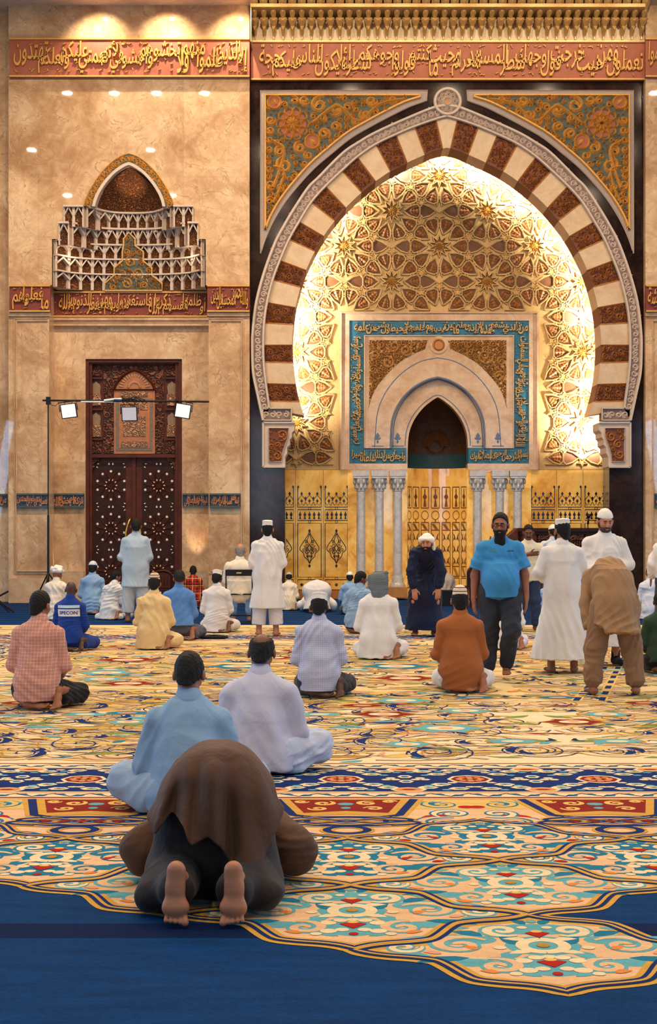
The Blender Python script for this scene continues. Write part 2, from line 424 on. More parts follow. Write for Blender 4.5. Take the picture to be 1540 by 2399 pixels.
prect(t, 100, 1338, 196, 1420, YR - .12, YR); prect(t, 431, 1338, 505, 1420, YR - .12, YR)
trim(t, M_MARBLE2)
# ================================================================== writing
_AR = {'ا': (0xFE8D,), 'أ': (0xFE83,), 'إ': (0xFE87,), 'آ': (0xFE81,), 'ء': (0xFE80,), 'ؤ': (0xFE85,), 'ة': (0xFE93,), 'د': (0xFEA9,), 'ذ': (0xFEAB,), 'ر': (0xFEAD,),
       'ز': (0xFEAF,), 'و': (0xFEED,), 'ى': (0xFEEF,), 'ئ': (0xFE89, 4), 'ب': (0xFE8F, 4), 'ت': (0xFE95, 4), 'ث': (0xFE99, 4), 'ج': (0xFE9D, 4), 'ح': (0xFEA1, 4), 'خ': (0xFEA5, 4),
       'س': (0xFEB1, 4), 'ش': (0xFEB5, 4), 'ص': (0xFEB9, 4), 'ض': (0xFEBD, 4), 'ط': (0xFEC1, 4), 'ظ': (0xFEC5, 4), 'ع': (0xFEC9, 4), 'غ': (0xFECD, 4), 'ف': (0xFED1, 4),
       'ق': (0xFED5, 4), 'ك': (0xFED9, 4), 'ل': (0xFEDD, 4), 'م': (0xFEE1, 4), 'ن': (0xFEE5, 4), 'ه': (0xFEE9, 4), 'ي': (0xFEF1, 4)}
_LA = {'ا': 0xFEFB, 'أ': 0xFEF7, 'إ': 0xFEF9, 'آ': 0xFEF5}
def shape_ar(w):
    out = []; i = 0; joined = False
    while i < len(w):
        c = w[i]
        if c == 'ل' and i + 1 < len(w) and w[i + 1] in _LA:
            out.append(chr(_LA[w[i + 1]] + (1 if joined else 0))); joined = False; i += 2; continue
        f = _AR[c]; dual = len(f) == 2; nxt = dual and i + 1 < len(w) and w[i + 1] != 'ء'
        if c == 'ء': out.append(chr(f[0])); joined = False; i += 1; continue
        k = (3 if nxt else 1) if joined else (2 if nxt else 0)
        out.append(chr(f[0] + k)); joined = nxt; i += 1
    return ''.join(reversed(out))
_TC = {}
def text_mesh(s, extrude=.03, bevel=.012, off=.012, res=2):
    """letter shapes of a string, unit size, as (verts (x,y,z), faces, width)"""
    key = (s, extrude, bevel, off)
    if key in _TC: return _TC[key]
    c = bpy.data.curves.new('t', 'FONT'); c.body = s; c.resolution_u = res; c.extrude = extrude; c.bevel_depth = bevel; c.bevel_resolution = 0; c.offset = off
    o = bpy.data.objects.new('t', c); COL.objects.link(o); bpy.context.view_layer.update()
    me = bpy.data.meshes.new_from_object(o.evaluated_get(bpy.context.evaluated_depsgraph_get()))
    v = np.array([q.co[:] for q in me.vertices]); f = [tuple(p.vertices) for p in me.polygons]
    bpy.data.objects.remove(o); bpy.data.curves.remove(c); bpy.data.meshes.remove(me)
    _TC[key] = (v, f); return _TC[key]
def lettering(text, w, h, y, depth=.05, seed=1, off=.014, tiers=2, tall=1.0, marks=True):
    """staggered two-tier script filling w x h, lower-left corner at 0,0 in (X,Z); text is read right to left"""
    rnd = random.Random(seed); ws = [text_mesh(shape_ar(t), .03, .014, off) for t in text.split()]
    wid = [max(.2, v[:, 0].max() - v[:, 0].min()) for v, _ in ws]
    adv = sum(wid) * (.66 if tiers == 2 else 1.0) + .25 * len(ws) * (0.3 if tiers == 2 else 1); sx = w / (adv + (max(wid) * .3 if tiers == 2 else 0)); x = w; mb = MB()
    for k, ((v, f), wd) in enumerate(zip(ws, wid)):
        up = (k % 2) if tiers == 2 else 0
        a0, a1 = ((.015, .80) if up == 0 else (.24, .985)) if tiers == 2 else (.06, .94)
        z0, z1 = v[:, 1].min(), v[:, 1].max()
        zz = h * (a0 + (a1 - a0) * (v[:, 1] - z0) / max(.45, z1 - z0) * 1.0)
        sh = (v[:, 1] - z0) * .10 * sx
        xx = np.clip(x - wd * sx + (v[:, 0] - v[:, 0].min()) * sx + sh, 0, w)
        yy = y - depth * (v[:, 2] + .046) / .092
        b = len(mb.v); mb.v += list(zip(xx.tolist(), yy.tolist(), zz.tolist())); mb.f += [tuple(b + i for i in q) for q in f]; mb.m += [0] * len(f)
        x -= (wd * (.66 if tiers == 2 else 1.0) + .25 * (.3 if tiers == 2 else 1)) * sx
    if marks:
        for k in range(int(w / h * 14)):
            px, pz = rnd.uniform(.02 * w, .98 * w), h * rnd.choice((rnd.uniform(.03, .14), rnd.uniform(.86, .97), rnd.uniform(.3, .7)))
            L = h * rnd.uniform(.05, .10); a = rnd.choice((.5, .6, 2.0, .45))
            pz = min(h - L - .01, max(.01 + L * .5, pz)); px = min(w - L, max(L, px))
            mb.ridge([(px, pz), (px + L * math.cos(a), pz + L * math.sin(a) * .8)], h * .035, y, depth * .7, flat=.5)
    return mb
def place_mb(mb, dx, dz):
    mb.v = [(a + dx, b, c + dz) for a, b, c in mb.v]; return mb
def band(label, x0, y0, x1, y1, Y, text, seed, ground=M_TERRA, gold=M_GOLD, depth=.06, off=.004, edge=M_GOLD, group=None, name='calligraphy_band'):
    X0, X1, Z0, Z1 = wx(x0, Y), wx(x1, Y), wz(y1, Y), wz(y0, Y)
    t = thing(name, label, 'inscription', (0, 0, 0), 0, group)
    m = MB(); m.box(X0, X1, Y, Y + .08, Z0, Z1); m.build('ground_panel', ground, t)
    m = MB(); h = .035; m.box(X0, X1, Y - .04, Y, Z1 - h, Z1); m.box(X0, X1, Y - .04, Y, Z0, Z0 + h); m.build('edge_moulding', edge, t)
    pad = (Z1 - Z0) * .07
    L = lettering(text, X1 - X0 - pad * 1.6, Z1 - Z0 - 2 * pad, Y - .001, depth, seed, off)
    place_mb(L, X0 + pad * .8, Z0 + pad); L.build('lettering', gold, t); return t
V150 = 'تعملون ومن حيث خرجت فول وجهك شطر المسجد الحرام وحيث ما كنتم فولوا وجوهكم شطره لئلا يكون للناس عليكم حجة'
band('long terracotta band of raised gold Arabic script above the big horseshoe arch', 588, 97, 1511, 188, YM - .08, V150, 3)
band('terracotta band of gold Arabic script high on the beige marble wall above the domed niche', 22, 90, 585, 181, YL - .08, 'إلا الذين ظلموا منهم فلا تخشوهم واخشوني ولأتم نعمتي عليكم ولعلكم تهتدون', 5)
band('end of a terracotta script band at the top right corner of the wall', 1513, 90, 1640, 181, YL - .08, 'حجة إلا الذين ظلموا', 6)
band('short dark red script panel on the pier left of the muqarnas niche', 22, 668, 118, 731, YL - .08, 'ما فعلوا وهم', 7, M_TERRAD)
band('short dark red script panel on the pier between niche and horseshoe arch', 486, 668, 585, 731, YL - .08, 'والله يحب المحسنين والذين', 8, M_TERRAD)
band('dark red script band set back under the muqarnas niche above the wooden door', 118, 683, 486, 743, YR - .08, 'أو ظلموا أنفسهم ذكروا الله فاستغفروا لذنوبهم ومن يغفر الذنوب إلا الله', 9, M_TERRAD)
band('dark red script panel at the right edge beside the dark marble', 1514, 668, 1640, 731, YL - .08, 'والذين إذا فعلوا فاحشة', 10, M_TERRAD)
# blue tile plaques
def plaque(label, x0, x1, Y, text, seed, y0=1156, y1=1189):
    t = band(label, x0, y0, x1, y1, Y, text, seed, M_NAVYG, plain('copper_letter', hexc(196, 128, 84), .5), .02, .012, M_TEALG, 'blue script plaques at chest height on the marble', 'script_plaque'); return t
plaque('blue tile plaque with copper script on the left pier', 39, 113, YL - .05, 'فعسى أولئك أن يكونوا من المهتدين', 11)
plaque('blue tile plaque with copper script in the recess left of the wooden door', 118, 197, YR - .05, 'الزكاة ولم يخش إلا الله', 12)
plaque('blue tile plaque with copper script in the recess right of the wooden door', 428, 488, YR - .05, 'اليوم الآخر وأقام الصلاة وآتى', 13)
plaque('blue tile plaque with copper script on the pier left of the dark marble', 491, 563, YL - .05, 'إنما يعمر مساجد الله من آمن بالله', 14)
plaque('corner of a blue and white tile plaque at the left edge', -40, 17, 32.35, 'من المهتدين', 15, 1157, 1187)
plaque('corner of a blue tile plaque at the right edge', 1535, 1600, YL - .05, 'من آمن بالله', 16)
# gilded muqarnas cornice above the band
def cornice():
    t = thing('muqarnas_cornice', 'gilded stalactite cornice running along the top of the mihrab bay', 'cornice')
    Y = YM - .05; b = MB(); prect(b, 587, 10, 1513, 97, Y, Y + .2); b.build('backing', M_CREAM, t)
    r = MB(); prect(r, 587, 8, 1513, 16, Y - .62, Y); prect(r, 587, 94, 1513, 98, Y - .08, Y); r.build('rail', M_GOLDB, t)
    n = 42
    for tier, (y0, y1, d0, d1, wd) in enumerate(((14, 42, .60, .46, .9), (36, 56, .44, .30, .62), (52, 70, .30, .2, .8), (68, 90, .2, .05, .42))):
        m = MB()
        for i in range(n):
            cx = 587 + (i + .5 + (0 if tier % 2 == 0 else 0)) * (926 / n); hw = 926 / n / 2 * wd
            a = [(cx - hw, y0), (cx + hw, y0), (cx + hw * .92, (y0 + y1) / 2), (cx + hw * .45, y1 - 3), (cx, y1), (cx - hw * .45, y1 - 3), (cx - hw * .92, (y0 + y1) / 2)]
            p = P2(a, Y); yf = [Y - d0, Y - d0, Y - (d0 * .6 + d1 * .4), Y - d1, Y - d1, Y - d1, Y - (d0 * .6 + d1 * .4)]
            ctr = (sum(q[0] for q in p) / 7, Y - d0 - .07, sum(q[1] for q in p) / 7); k = len(p)
            f = [(p[j][0], yf[j], p[j][1]) for j in range(k)]; bk = [(p[j][0], Y, p[j][1]) for j in range(k)]
            for j in range(k):
                m.face([f[(j + 1) % k], f[j], ctr]); m.face([f[j], f[(j + 1) % k], bk[(j + 1) % k], bk[j]])
            if tier in (0, 2):
                m.ridge(P2([(cx - hw, y0 + 3), (cx, y0 + 10), (cx + hw, y0 + 3)], Y), .05, Y - d0, .05)
            if tier == 3:
                m.tube([(wx(cx, Y), Y - .06, wz(86, Y)), (wx(cx, Y), Y - .06, wz(95, Y))], .018, 5)
        m.build('stalactite_tier', M_GOLDB, t)
cornice()
cr = MB(); prect(cr, 587, 10, 589, 97, YM - .65, YM); trim(cr, M_MARBLE2)
# ================================================================== HORSESHOE ARCH
XA = 1047.0
inner = [(0, 346), (28, 352), (50, 362), (90, 380), (133, 402), (170, 427), (204, 455), (235, 485), (263, 518), (289, 554), (311, 593), (331, 636), (345, 680), (356, 730), (361, 780), (362, 815), (360, 853), (354, 900), (347, 932), (335, 973)]
outer = [(0, 247), (31, 253), (86, 275), (164, 310), (206, 334), (244, 360), (300, 416), (325, 441), (359, 492), (382, 531), (402, 569), (427, 637), (446, 708), (454.5, 777), (455.7, 818), (453.3, 873), (443, 924), (430, 985)]
inn = bez(inner, 6); out = bez(outer, 6)
def side(p, s): return [(XA + s * a, b) for a, b in p]
VB = [(25, 279), (75, 296.5), (118.5, 315), (166.5, 338), (209, 367), (246.5, 400.5), (284, 436), (318, 474.5), (346, 519.5), (369.6, 561), (391, 610), (408, 656), (421, 708), (428, 757), (430, 808), (429, 849), (424, 898), (418, 940), (416, 958)]
IB = [(9, 347), (52, 362), (92, 381), (132, 402), (167, 424), (200, 451), (237, 486), (263, 517), (288, 553), (308, 590), (328, 633), (341, 674), (353.4, 720), (357.5, 761), (360, 808), (359, 850), (351, 899), (344.5, 941), (335, 973)]
vout = bez([(0, 272)] + VB, 6)
def near_s(curve, q): L = arclen(curve); return float(L[int(np.argmin(((curve - np.array(q)) ** 2).sum(1)))])
# dark marble bay around it
dk = MB()
for s in (-1, 1):
    edge = 587 if s < 0 else 1512
    jamb = 668 if s < 0 else 1428
    poly = [(edge, 100), (XA, 100), (XA, 250)] + side(out[1:], s) + [(XA + s * 431, 990), (XA + s * 400, 990), (XA + s * 400, 1092), (jamb, 1092), (jamb, 1416), (edge, 1416)]
    dk.prism(P2(poly, YM), YM, YM + .72)
struct(dk.build('wall_mihrab', M_DARK))
def arch_thing():
    t = thing('horseshoe_arch', 'huge pointed horseshoe arch of cream and carved brown stone blocks', 'arch', (0, 0, 0))
    Y0, Y1 = YM - .03, YM + .70; LI, LO = arclen(inn), arclen(vout)
    fi, fo = resample(inn, np.linspace(0, LI[-1], 900)), resample(vout, np.linspace(0, LO[-1], 900))
    bi = [0] + [near_s(fi, q) for q in IB]; bo = [0] + [near_s(fo, q) for q in VB]; bi[-1], bo[-1] = LI[-1], LO[-1]
    def seg(i, s):
        a = resample(inn, np.linspace(bi[i], bi[i + 1], 6)); b = resample(vout, np.linspace(bo[i], bo[i + 1], 6))
        return side(a, s), side(b, s)
    a, b = seg(0, 1); m = MB(); m.prism(P2([(2 * XA - x, y) for x, y in reversed(a)][:-1] + a + list(reversed(b)) + [(2 * XA - x, y) for x, y in b][1:], Y0), Y0, Y1); m.build('keystone', M_CREAM, t)
    for s in (-1, 1):
        for i in range(1, 19):
            a, b = seg(i, s); m = MB(); br = i % 2 == 1
            A, B = P2(a, Y0), P2(b, Y0)
            m.prism(A + B[::-1], Y0 + (.03 if br else 0), Y1)
            o = m.build('voussoir', M_BROWN if br else M_CREAM, t)
            if br:
                o['label'] = 'carved brown gilded block'
                w, h = 1.0, 1.75
                c = scrollwork([(0.06, .08), (.94, .08), (.94, h - .08), (.06, h - .08)], Y0 + .03, i * 2 + s, .22, .038, .085, .055, fill=1300)
                def wrp(x, z):
                    u, v = x, z / h; q = []
                    ia = v * 5; j = min(4, int(ia)); f = ia - j
                    return None
                AA, BB = np.array(A), np.array(B); nv = []
                for x, y, z in c.v:    # u across the ring (inner->outer), v along it
                    v = np.clip(x, 0, 1) * 5; j = min(4, int(v)); f = v - j
                    p = AA[j] * (1 - f) + AA[j + 1] * f; q = BB[j] * (1 - f) + BB[j + 1] * f
                    r = p + (q - p) * (z / h); nv.append((r[0], y, r[1]))
                c.v = nv
                for e in (0, 5): c.ridge([AA[e] * .97 + BB[e] * .03, AA[e] * .03 + BB[e] * .97], .05, Y0 + .02, .03)
                c.build('carving', M_BROWNG, o)
    # scroll border
    for s in (-1, 1):
        bo_ = MB(); k = len(vout); oo = resample(out, np.linspace(0, arclen(out)[-1], 60)); vv = resample(vout, np.linspace(0, arclen(vout)[-1], 60))
        O, V = np.array(P2(side(oo, s), Y0)), np.array(P2(side(vv, s), Y0))
        for i in range(59): bo_.prism([tuple(O[i]), tuple(O[i + 1]), tuple(V[i + 1]), tuple(V[i])], Y0 - .03, Y1 - .4)
        o1, o2 = sorted((XA + s * 364, XA + s * 431)); prect(bo_, o1, 958, o2, 985, Y0 - .03, Y1 - .4)
        q = bo_.build('scroll_border', M_GREYP, t)
        r = MB(); r.ridge(P2(side(out, s), Y0 - .03), .075, Y0 - .03, .07, flat=.6); r.ridge(P2(side(vout, s), Y0 - .03), .06, Y0 - .03, .06, flat=.6)
        frame_lines(r, o1, 957, o2, 985, Y0 - .03, 4, .06, 'LRTB' )
        r.build('border_rim', M_WHITEP, q)
        sc = MB(); mid = (oo + vv) / 2; Lm = arclen(mid); npx = 15.5
        for j in range(int(Lm[-1] / npx)):
            c = resample(mid, [(j + .5) * npx])[0]; ang = (j * 1.3); sp = spiral(c[0], c[1], 8.2, ang + (0 if j % 2 else PI), 1.3, 1 if j % 2 else -1, 14, .12)
            sc.ridge(P2(side(sp, s), Y0 - .03), .05, Y0 - .03, .035)
            c2 = resample(mid, [(j + 1) * npx])[0]
            d = (resample(out, [(j + .5) / (Lm[-1] / npx) * arclen(out)[-1]])[0] - c); d /= np.linalg.norm(d) + 1e-9
            sg = 1 if j % 2 else -1
            leaf(sc, *P2(side([c - d * sg * 9], s), Y0)[0], j, .10, .05, Y0 - .03, .03)
        x = o1 + 8
        while x < o2 - 4:
            sc.ridge(P2(spiral(x, 971.5, 8.2, x, 1.3, 1, 14, .12), Y0 - .03), .05, Y0 - .03, .035); x += 15.5
        sc.build('scrolls', M_WHITEP, q)
    # ring finial at the apex
    m = MB(); cx, cy = wx(1048.5, Y0), wz(240, Y0); R = 29.5 * Y0 / F
    circ = [(cx + R * math.cos(a), cy + R * math.sin(a)) for a in np.linspace(0, 2 * PI, 40, endpoint=False)]
    m.prism(circ, Y0 - .06, Y0 + .3); q = m.build('ring_finial', M_GREYP, t)
    r = MB(); r.ridge(circ, .08, Y0 - .06, .06, closed=True, flat=.6)
    for a in np.linspace(0, 2 * PI, 9, endpoint=False):
        r.ridge(spiral(cx + R * .62 * math.cos(a), cy + R * .62 * math.sin(a), R * .27, a, 1.3, 1, 14, .12), .045, Y0 - .06, .04)
    c2 = [(cx + R * .3 * math.cos(a), cy + R * .3 * math.sin(a)) for a in np.linspace(0, 2 * PI, 20, endpoint=False)]
    r.ridge(c2, .09, Y0 - .06, .07, closed=True); r.build('rim', M_WHITEP, q)
    m = MB(); m.prism([(cx + R * .22 * math.cos(a), cy + R * .22 * math.sin(a)) for a in np.linspace(0, 2 * PI, 16, endpoint=False)], Y0 - .08, Y0); m.build('boss', M_BROWNG, q)
    return t
arch_thing()
def impost(s):
    """carved block with stepped inner profile carrying the arch"""
    t = thing('impost_block', 'white framed carved brown impost block under the %s foot of the horseshoe arch' % ('left' if s < 0 else 'right'), 'impost')
    g = lambda pts: [(XA + s * (XA - a), b) for a, b in pts] if s > 0 else pts
    Y = YM - .05
    prof = [(617, 990), (690, 990), (690, 1008), (684, 1014), (684, 1024), (679, 1030), (679, 1042), (673, 1048), (673, 1062), (668, 1070), (668, 1094), (617, 1094)]
    m = MB(); m.prism(P2(g(prof), Y), Y, YM + .7); m.build('body', M_WHITEP, t)
    pin = [(630, 1003), (676, 1003), (676, 1020), (672, 1034), (666, 1050), (662, 1064), (660, 1082), (630, 1082)]
    m = MB(); m.prism(P2(g(pin), Y), Y - .01, Y); q = m.build('ground_panel', M_BROWN, t)
    c = scrollwork(P2(g(pin), Y), Y - .01, 44 + s, .14, .03, .04, .04, fill=500); c.build('carving', M_BROWNG, q)
    r = MB(); r.ridge(P2(g(prof[:1] + prof[-1:]), Y), .06, Y, .05, flat=.6); r.ridge(P2(g([prof[0], prof[1]]), Y), .06, Y, .05, flat=.6); r.ridge(P2(g([prof[-1], prof[-2]]), Y), .06, Y, .05, flat=.6)
    r.ridge(P2(g(pin), Y), .04, Y, .05, closed=True); r.build('frame', M_WHITEP, t)
impost(-1); impost(1)
def spandrel(s):
    t = thing('spandrel_panel', 'gilded arabesque spandrel panel on grey-teal ground %s the arch tip' % ('left of' if s < 0 else 'right of'), 'panel')
    g = lambda pts: [(2 * 1048 - a, b) for a, b in pts] if s > 0 else list(pts)
    Y = YM - .02
    arc = [(1000, 236), (960, 250), (915, 272), (868, 297), (822, 324), (777, 360), (737, 394), (700, 434), (668, 474), (640, 520), (622, 560), (611, 594)]
    outl = [(611, 212), (1003, 212)] + [tuple(q) for q in bez(arc, 4)]
    arci = [(985, 227), (950, 238), (906, 259), (858, 285), (812, 312), (767, 348), (727, 383), (690, 424), (658, 465), (633, 508), (622, 538)]
    ini = [(622, 223), (985, 223)] + [tuple(q) for q in bez(arci, 4)]
    m = MB(); m.prism(P2(g(outl), Y), Y, Y + .04); m.build('patterned_frame', plain('fluted_mauve', hexc(158, 140, 130), .6, 0, .25, 60), t)
    m = MB(); m.prism(P2(g(ini), Y), Y - .012, Y + .01); m.build('ground_panel', M_TEALG, t)
    r = MB(); r.ridge(P2(g(ini), Y), .07, Y - .01, .05, closed=True, flat=.5); r.build('gilt_fillet', M_GOLD, t)
    r = MB(); r.ridge(P2(g(outl), Y), .03, Y, .03, closed=True); r.build('outer_fillet', M_WHITEP, t)
    # carving drawn once for the left panel, mirrored for the right one
    Yc = Y - .012; PL = P2(ini, Yc); sc = Yc / F
    ros = (wx(686, Yc), wz(290, Yc), 40 * sc)
    holes = [ros]; pal = [(643, 240, 15, 2.3), (732, 332, 17, -.8)]
    for a, b, r_, _ in pal: holes.append((wx(a, Yc), wz(b, Yc), r_ * sc))
    c = scrollwork(PL, Yc, 21, 22 * sc, 3.4 * sc, .085, .07, holes, 6000)
    for k in range(3):     # long carrier vines
        pts = bez([(640, 330 + 60 * k), (665, 350 + 50 * k), (655, 400 + 45 * k), (640, 440 + 36 * k)], 10) if k < 2 else bez([(730, 290), (790, 250), (840, 285), (890, 245), (950, 232)], 10)
        c.ridge(P2(pts, Yc), .09, Yc, .085)
    for k in range(10):
        a = 2 * PI * k / 10; c.ridge([(ros[0] + ros[2] * (.72 + .26 * math.cos(b)) * math.cos(a + .3 * math.sin(b)), ros[1] + ros[2] * (.72 + .26 * math.cos(b)) * math.sin(a + .3 * math.sin(b))) for b in np.linspace(0, 2 * PI, 14)], .05, Yc, .07)
        leaf(c, ros[0], ros[1], a, ros[2] * .5, ros[2] * .26, Yc, .1); leaf(c, ros[0] + .1 * math.cos(a + .3), ros[1] + .1 * math.sin(a + .3), a + .31, ros[2] * .55, ros[2] * .2, Yc, .06)
    red = MB()
    for px, pz, r_ in [ros] + holes[1:]:
        red.prism([(px + r_ * .8 * math.cos(a), pz + r_ * .8 * math.sin(a)) for a in np.linspace(0, 2 * PI, 20, endpoint=False)], Yc - .008, Yc)
    for (a, b, r_, an) in pal:
        x, z = wx(a, Yc), wz(b, Yc); R = r_ * sc
        hp = [(x + R * (1.25 if abs(q) < .05 else 1) * math.cos(an + q), z + R * math.sin(an + q)) for q in np.linspace(-PI, PI, 20)]
        c.ridge(hp, .06, Yc - .005, .06); leaf(c, x - R * .5 * math.cos(an), z - R * .5 * math.sin(an), an, R * 1.2, R * .8, Yc - .005, .07)
    if s > 0:
        mx = wx(1048, Yc) * 2
        for q in (c, red): q.v = [(mx - a, b, d) for a, b, d in q.v]; q.f = [tuple(reversed(f)) for f in q.f]
    red.build('red_cartouches', M_TERRA, t); c.build('carving', M_GOLD, t)
spandrel(-1); spandrel(1)
# ================================================================== MUQARNAS NICHE over the door
def muqarnas():
    t = thing('muqarnas_niche', 'tiered white and brown stalactite niche with a gilded half dome above the wooden door', 'niche')
    XCn = wx(302, YL)
    def plan(hw, flat, D, n):
        """plan points across a tier from left to right: flank on the wall plane, then a hollow of depth D"""
        pts = []
        for u in np.linspace(-1, 1, n):
            a = abs(u)
            d = 0 if a > flat else D * (1 - (a / flat) ** 2.6) ** .5
            pts.append((XCn + u * hw, YL + .02 + d))
        return pts
    tiers = [  # y top, y bottom, half width px, flat share, depth, cells
        (484, 531, 152, .60, .72, 13), (526, 577, 164, .74, .70, 13), (571, 613, 177, .93, .66, 13), (608, 649, 178, .96, .64, 13), (644, 681, 178, .97, .62, 13)]
    for k, (y0, y1, hw, fl_, D, n) in enumerate(tiers):
        ref = YL + (0, .15, .45, .58, .60)[k]
        X = plan(hw * YL / F, fl_, D, n + 1)
        wm, bm, tm = MB(), MB(), MB()
        z0f, z1f = wz(y1, ref), wz(y0, ref)
        for i in range(n):
            (xa, ya), (xb, yb) = X[i], X[i + 1]
            mid = (i + .5) / n * 2 - 1
            dd = (ya + yb) / 2 - YL
            z0, z1 = z0f - .0 * dd, z1f
            L = math.hypot(xb - xa, yb - ya)
            nx, ny = (yb - ya) / L, -(xb - xa) / L
            if ny > 0: nx, ny = -nx, -ny
            def M(u, v, o=0.0): return (xa + (xb - xa) * u + nx * o, ya + (yb - ya) * u + ny * o, z0 + (z1 - z0) * v)
            wm.face([M(0, -.02), M(1, -.02), M(1, 1), M(0, 1)])
            for u0, u1 in ((0, .14), (.86, 1)):
                wm.face([M(u0, -.02, .07), M(u1, -.02, .07), M(u1, 1, .07), M(u0, 1, .07)])
                uu = u1 if u0 == 0 else u0
                wm.face([M(uu, -.02, .07), M(uu, -.02, 0), M(uu, 1, 0), M(uu, 1, .07)])
            for p, q in (((.10, .50), (.5, .88)), ((.5, .88), (.90, .50))):
                wm.face([M(p[0], p[1], .09), M(q[0], q[1], .12), M(q[0], q[1] + .12, .12), M(p[0], p[1] + .12, .09)])
                wm.face([M(p[0], p[1], .09), M(p[0], p[1], .01), M(q[0], q[1], .01), M(q[0], q[1], .12)])
            wm.face([M(0, .94, .14), M(1, .94, .14), M(1, 1.03, .14), M(0, 1.03, .14)]); wm.face([M(0, .94, .14), M(0, .94, 0), M(1, .94, 0), M(1, .94, .14)])
            bm.face([M(.14, .0, .012), M(.86, .0, .012), M(.86, .52, .012), M(.5, .88, .012), M(.14, .52, .012)])
            tm.face([M(.14, .66, .02), M(.44, .94, .02), M(.14, .94, .02)]); tm.face([M(.86, .66, .02), M(.86, .94, .02), M(.56, .94, .02)])
        # ledge closing the tier below
        wm2 = [(x, y, z0f) for x, y in X]
        for i in range(n): wm.face([wm2[i], wm2[i + 1], (X[i + 1][0], YR + .3, z0f), (X[i][0], YR + .3, z0f)]); wm.face([(X[i][0], X[i][1], z1f), (X[i + 1][0], X[i + 1][1], z1f), (X[i + 1][0], YR + .3, z1f + .02), (X[i][0], YR + .3, z1f + .02)])
        q = wm.build('tier', M_WHITEP, t); bm.build('carved_panels', M_CARVEB, q); tm.build('spandrels', M_CARVET, q)
    # side returns between the tiers and the wall opening
    # half dome
    dm = MB(); cx = XCn; hw = 79 * YL / F; H = wz(386, YL) - wz(484, YL); zb = wz(484, YL)
    nU, nV = 24, 14
    for j in range(nV + 1):
        v = j / nV
        for i in range(nU + 1):
            u = PI * i / nU
            r = (1 - v ** 1.75)
            dm.v.append((cx - hw * r * math.cos(u), YL + .12 + .60 * r * math.sin(u), zb + H * v))
    for j in range(nV):
        for i in range(nU):
            a = j * (nU + 1) + i; dm.f.append((a, a + 1, a + nU + 2, a + nU + 1)); dm.m.append(0)
    dm.build('half_dome', M_CARVEB, t, True)
    zz = MB()
    zz.lathe([(hw * 1.0, zb - .10), (hw * 1.03, zb - .02), (hw * .97, zb + .03)], cx, YL + .12, 24, 0, 0, PI, 1, .6 / hw * 1.02); zz.build('dome_sill', M_WHITEP, t)
    # arch rim, two rings
    half = [(0, 360), (20, 367), (44, 384), (67, 409), (87, 439), (99, 463), (106, 483)]
    h2 = [(0, 380), (15, 386), (36, 401), (57, 423), (73, 447), (82, 467), (86, 484)]
    h3 = [(0, 387), (13, 393), (33, 407), (52, 428), (67, 451), (75, 469), (79, 484)]
    A, B, Cc = bez(half, 5), bez(h2, 5), bez(h3, 5)
    Y = YL - .02
    r1, r2, r3 = MB(), MB(), MB()
    for s in (-1, 1):
        f = lambda p: P2([(302 + s * a, b) for a, b in p], Y)
        a, b, c = f(A), f(B), f(Cc)
        for i in range(len(a) - 1):
            r1.prism([a[i], a[i + 1], b[i + 1], b[i]], Y, Y + .2); r2.prism([b[i], b[i + 1], c[i + 1], c[i]], Y - .03, Y + .3)
        r3.ridge(a, .03, Y - .001, .03); mid = (A + B) / 2; L = arclen(mid)
        for k in range(17):
            p = resample(mid, [(k + .5) * L[-1] / 17])[0]; x, z = f([p])[0]
            r3.ridge(spiral(x, z, .078, k * 1.3, 1.3, 1 if k % 2 else -1, 14, .12), .035, Y, .035); leaf(r3, x, z, k * 2.1, .1, .06, Y, .03)
    q = r1.build('arch_rim', M_TEALG, t); r3.build('rim_carving', M_GOLD, q); r2.build('arch_moulding', M_WHITEP, t)
    # stepped arabesque panel in the centre
    Yp = YR - .12
    pts = [(302, 545), (317, 560), (317, 576), (336, 590), (336, 612), (356, 628), (356, 645), (380, 664), (380, 681), (246, 681), (246, 664), (268, 645), (268, 628), (287, 612), (287, 590), (290, 576), (290, 560)]
    pts = [(308 + (a - 308) * 1.0, b) for a, b in pts]
    m = MB(); m.prism(P2(pts, Yp), Yp, Yp + .5); q = m.build('stepped_panel', M_TEALG, t)
    r = MB(); r.ridge(P2(pts, Yp), .05, Yp, .04, closed=True, flat=.5); r.build('panel_fillet', M_GOLDB, q)
    scrollwork(P2(pts, Yp), Yp, 8, .15, .022, .045, .05, fill=4000).build('panel_carving', M_GOLD, q)
muqarnas()
light('SPOT', (wx(302, YL), YL + .05, wz(470, YL)), 26, WARM, .05, (wx(302, YL), YL + .55, wz(400, YL)), 80, .8)
for px in (165, 440): light('POINT', (wx(px, YL), YL + .1, wz(598, YL)), 3.5, WARM, .06)
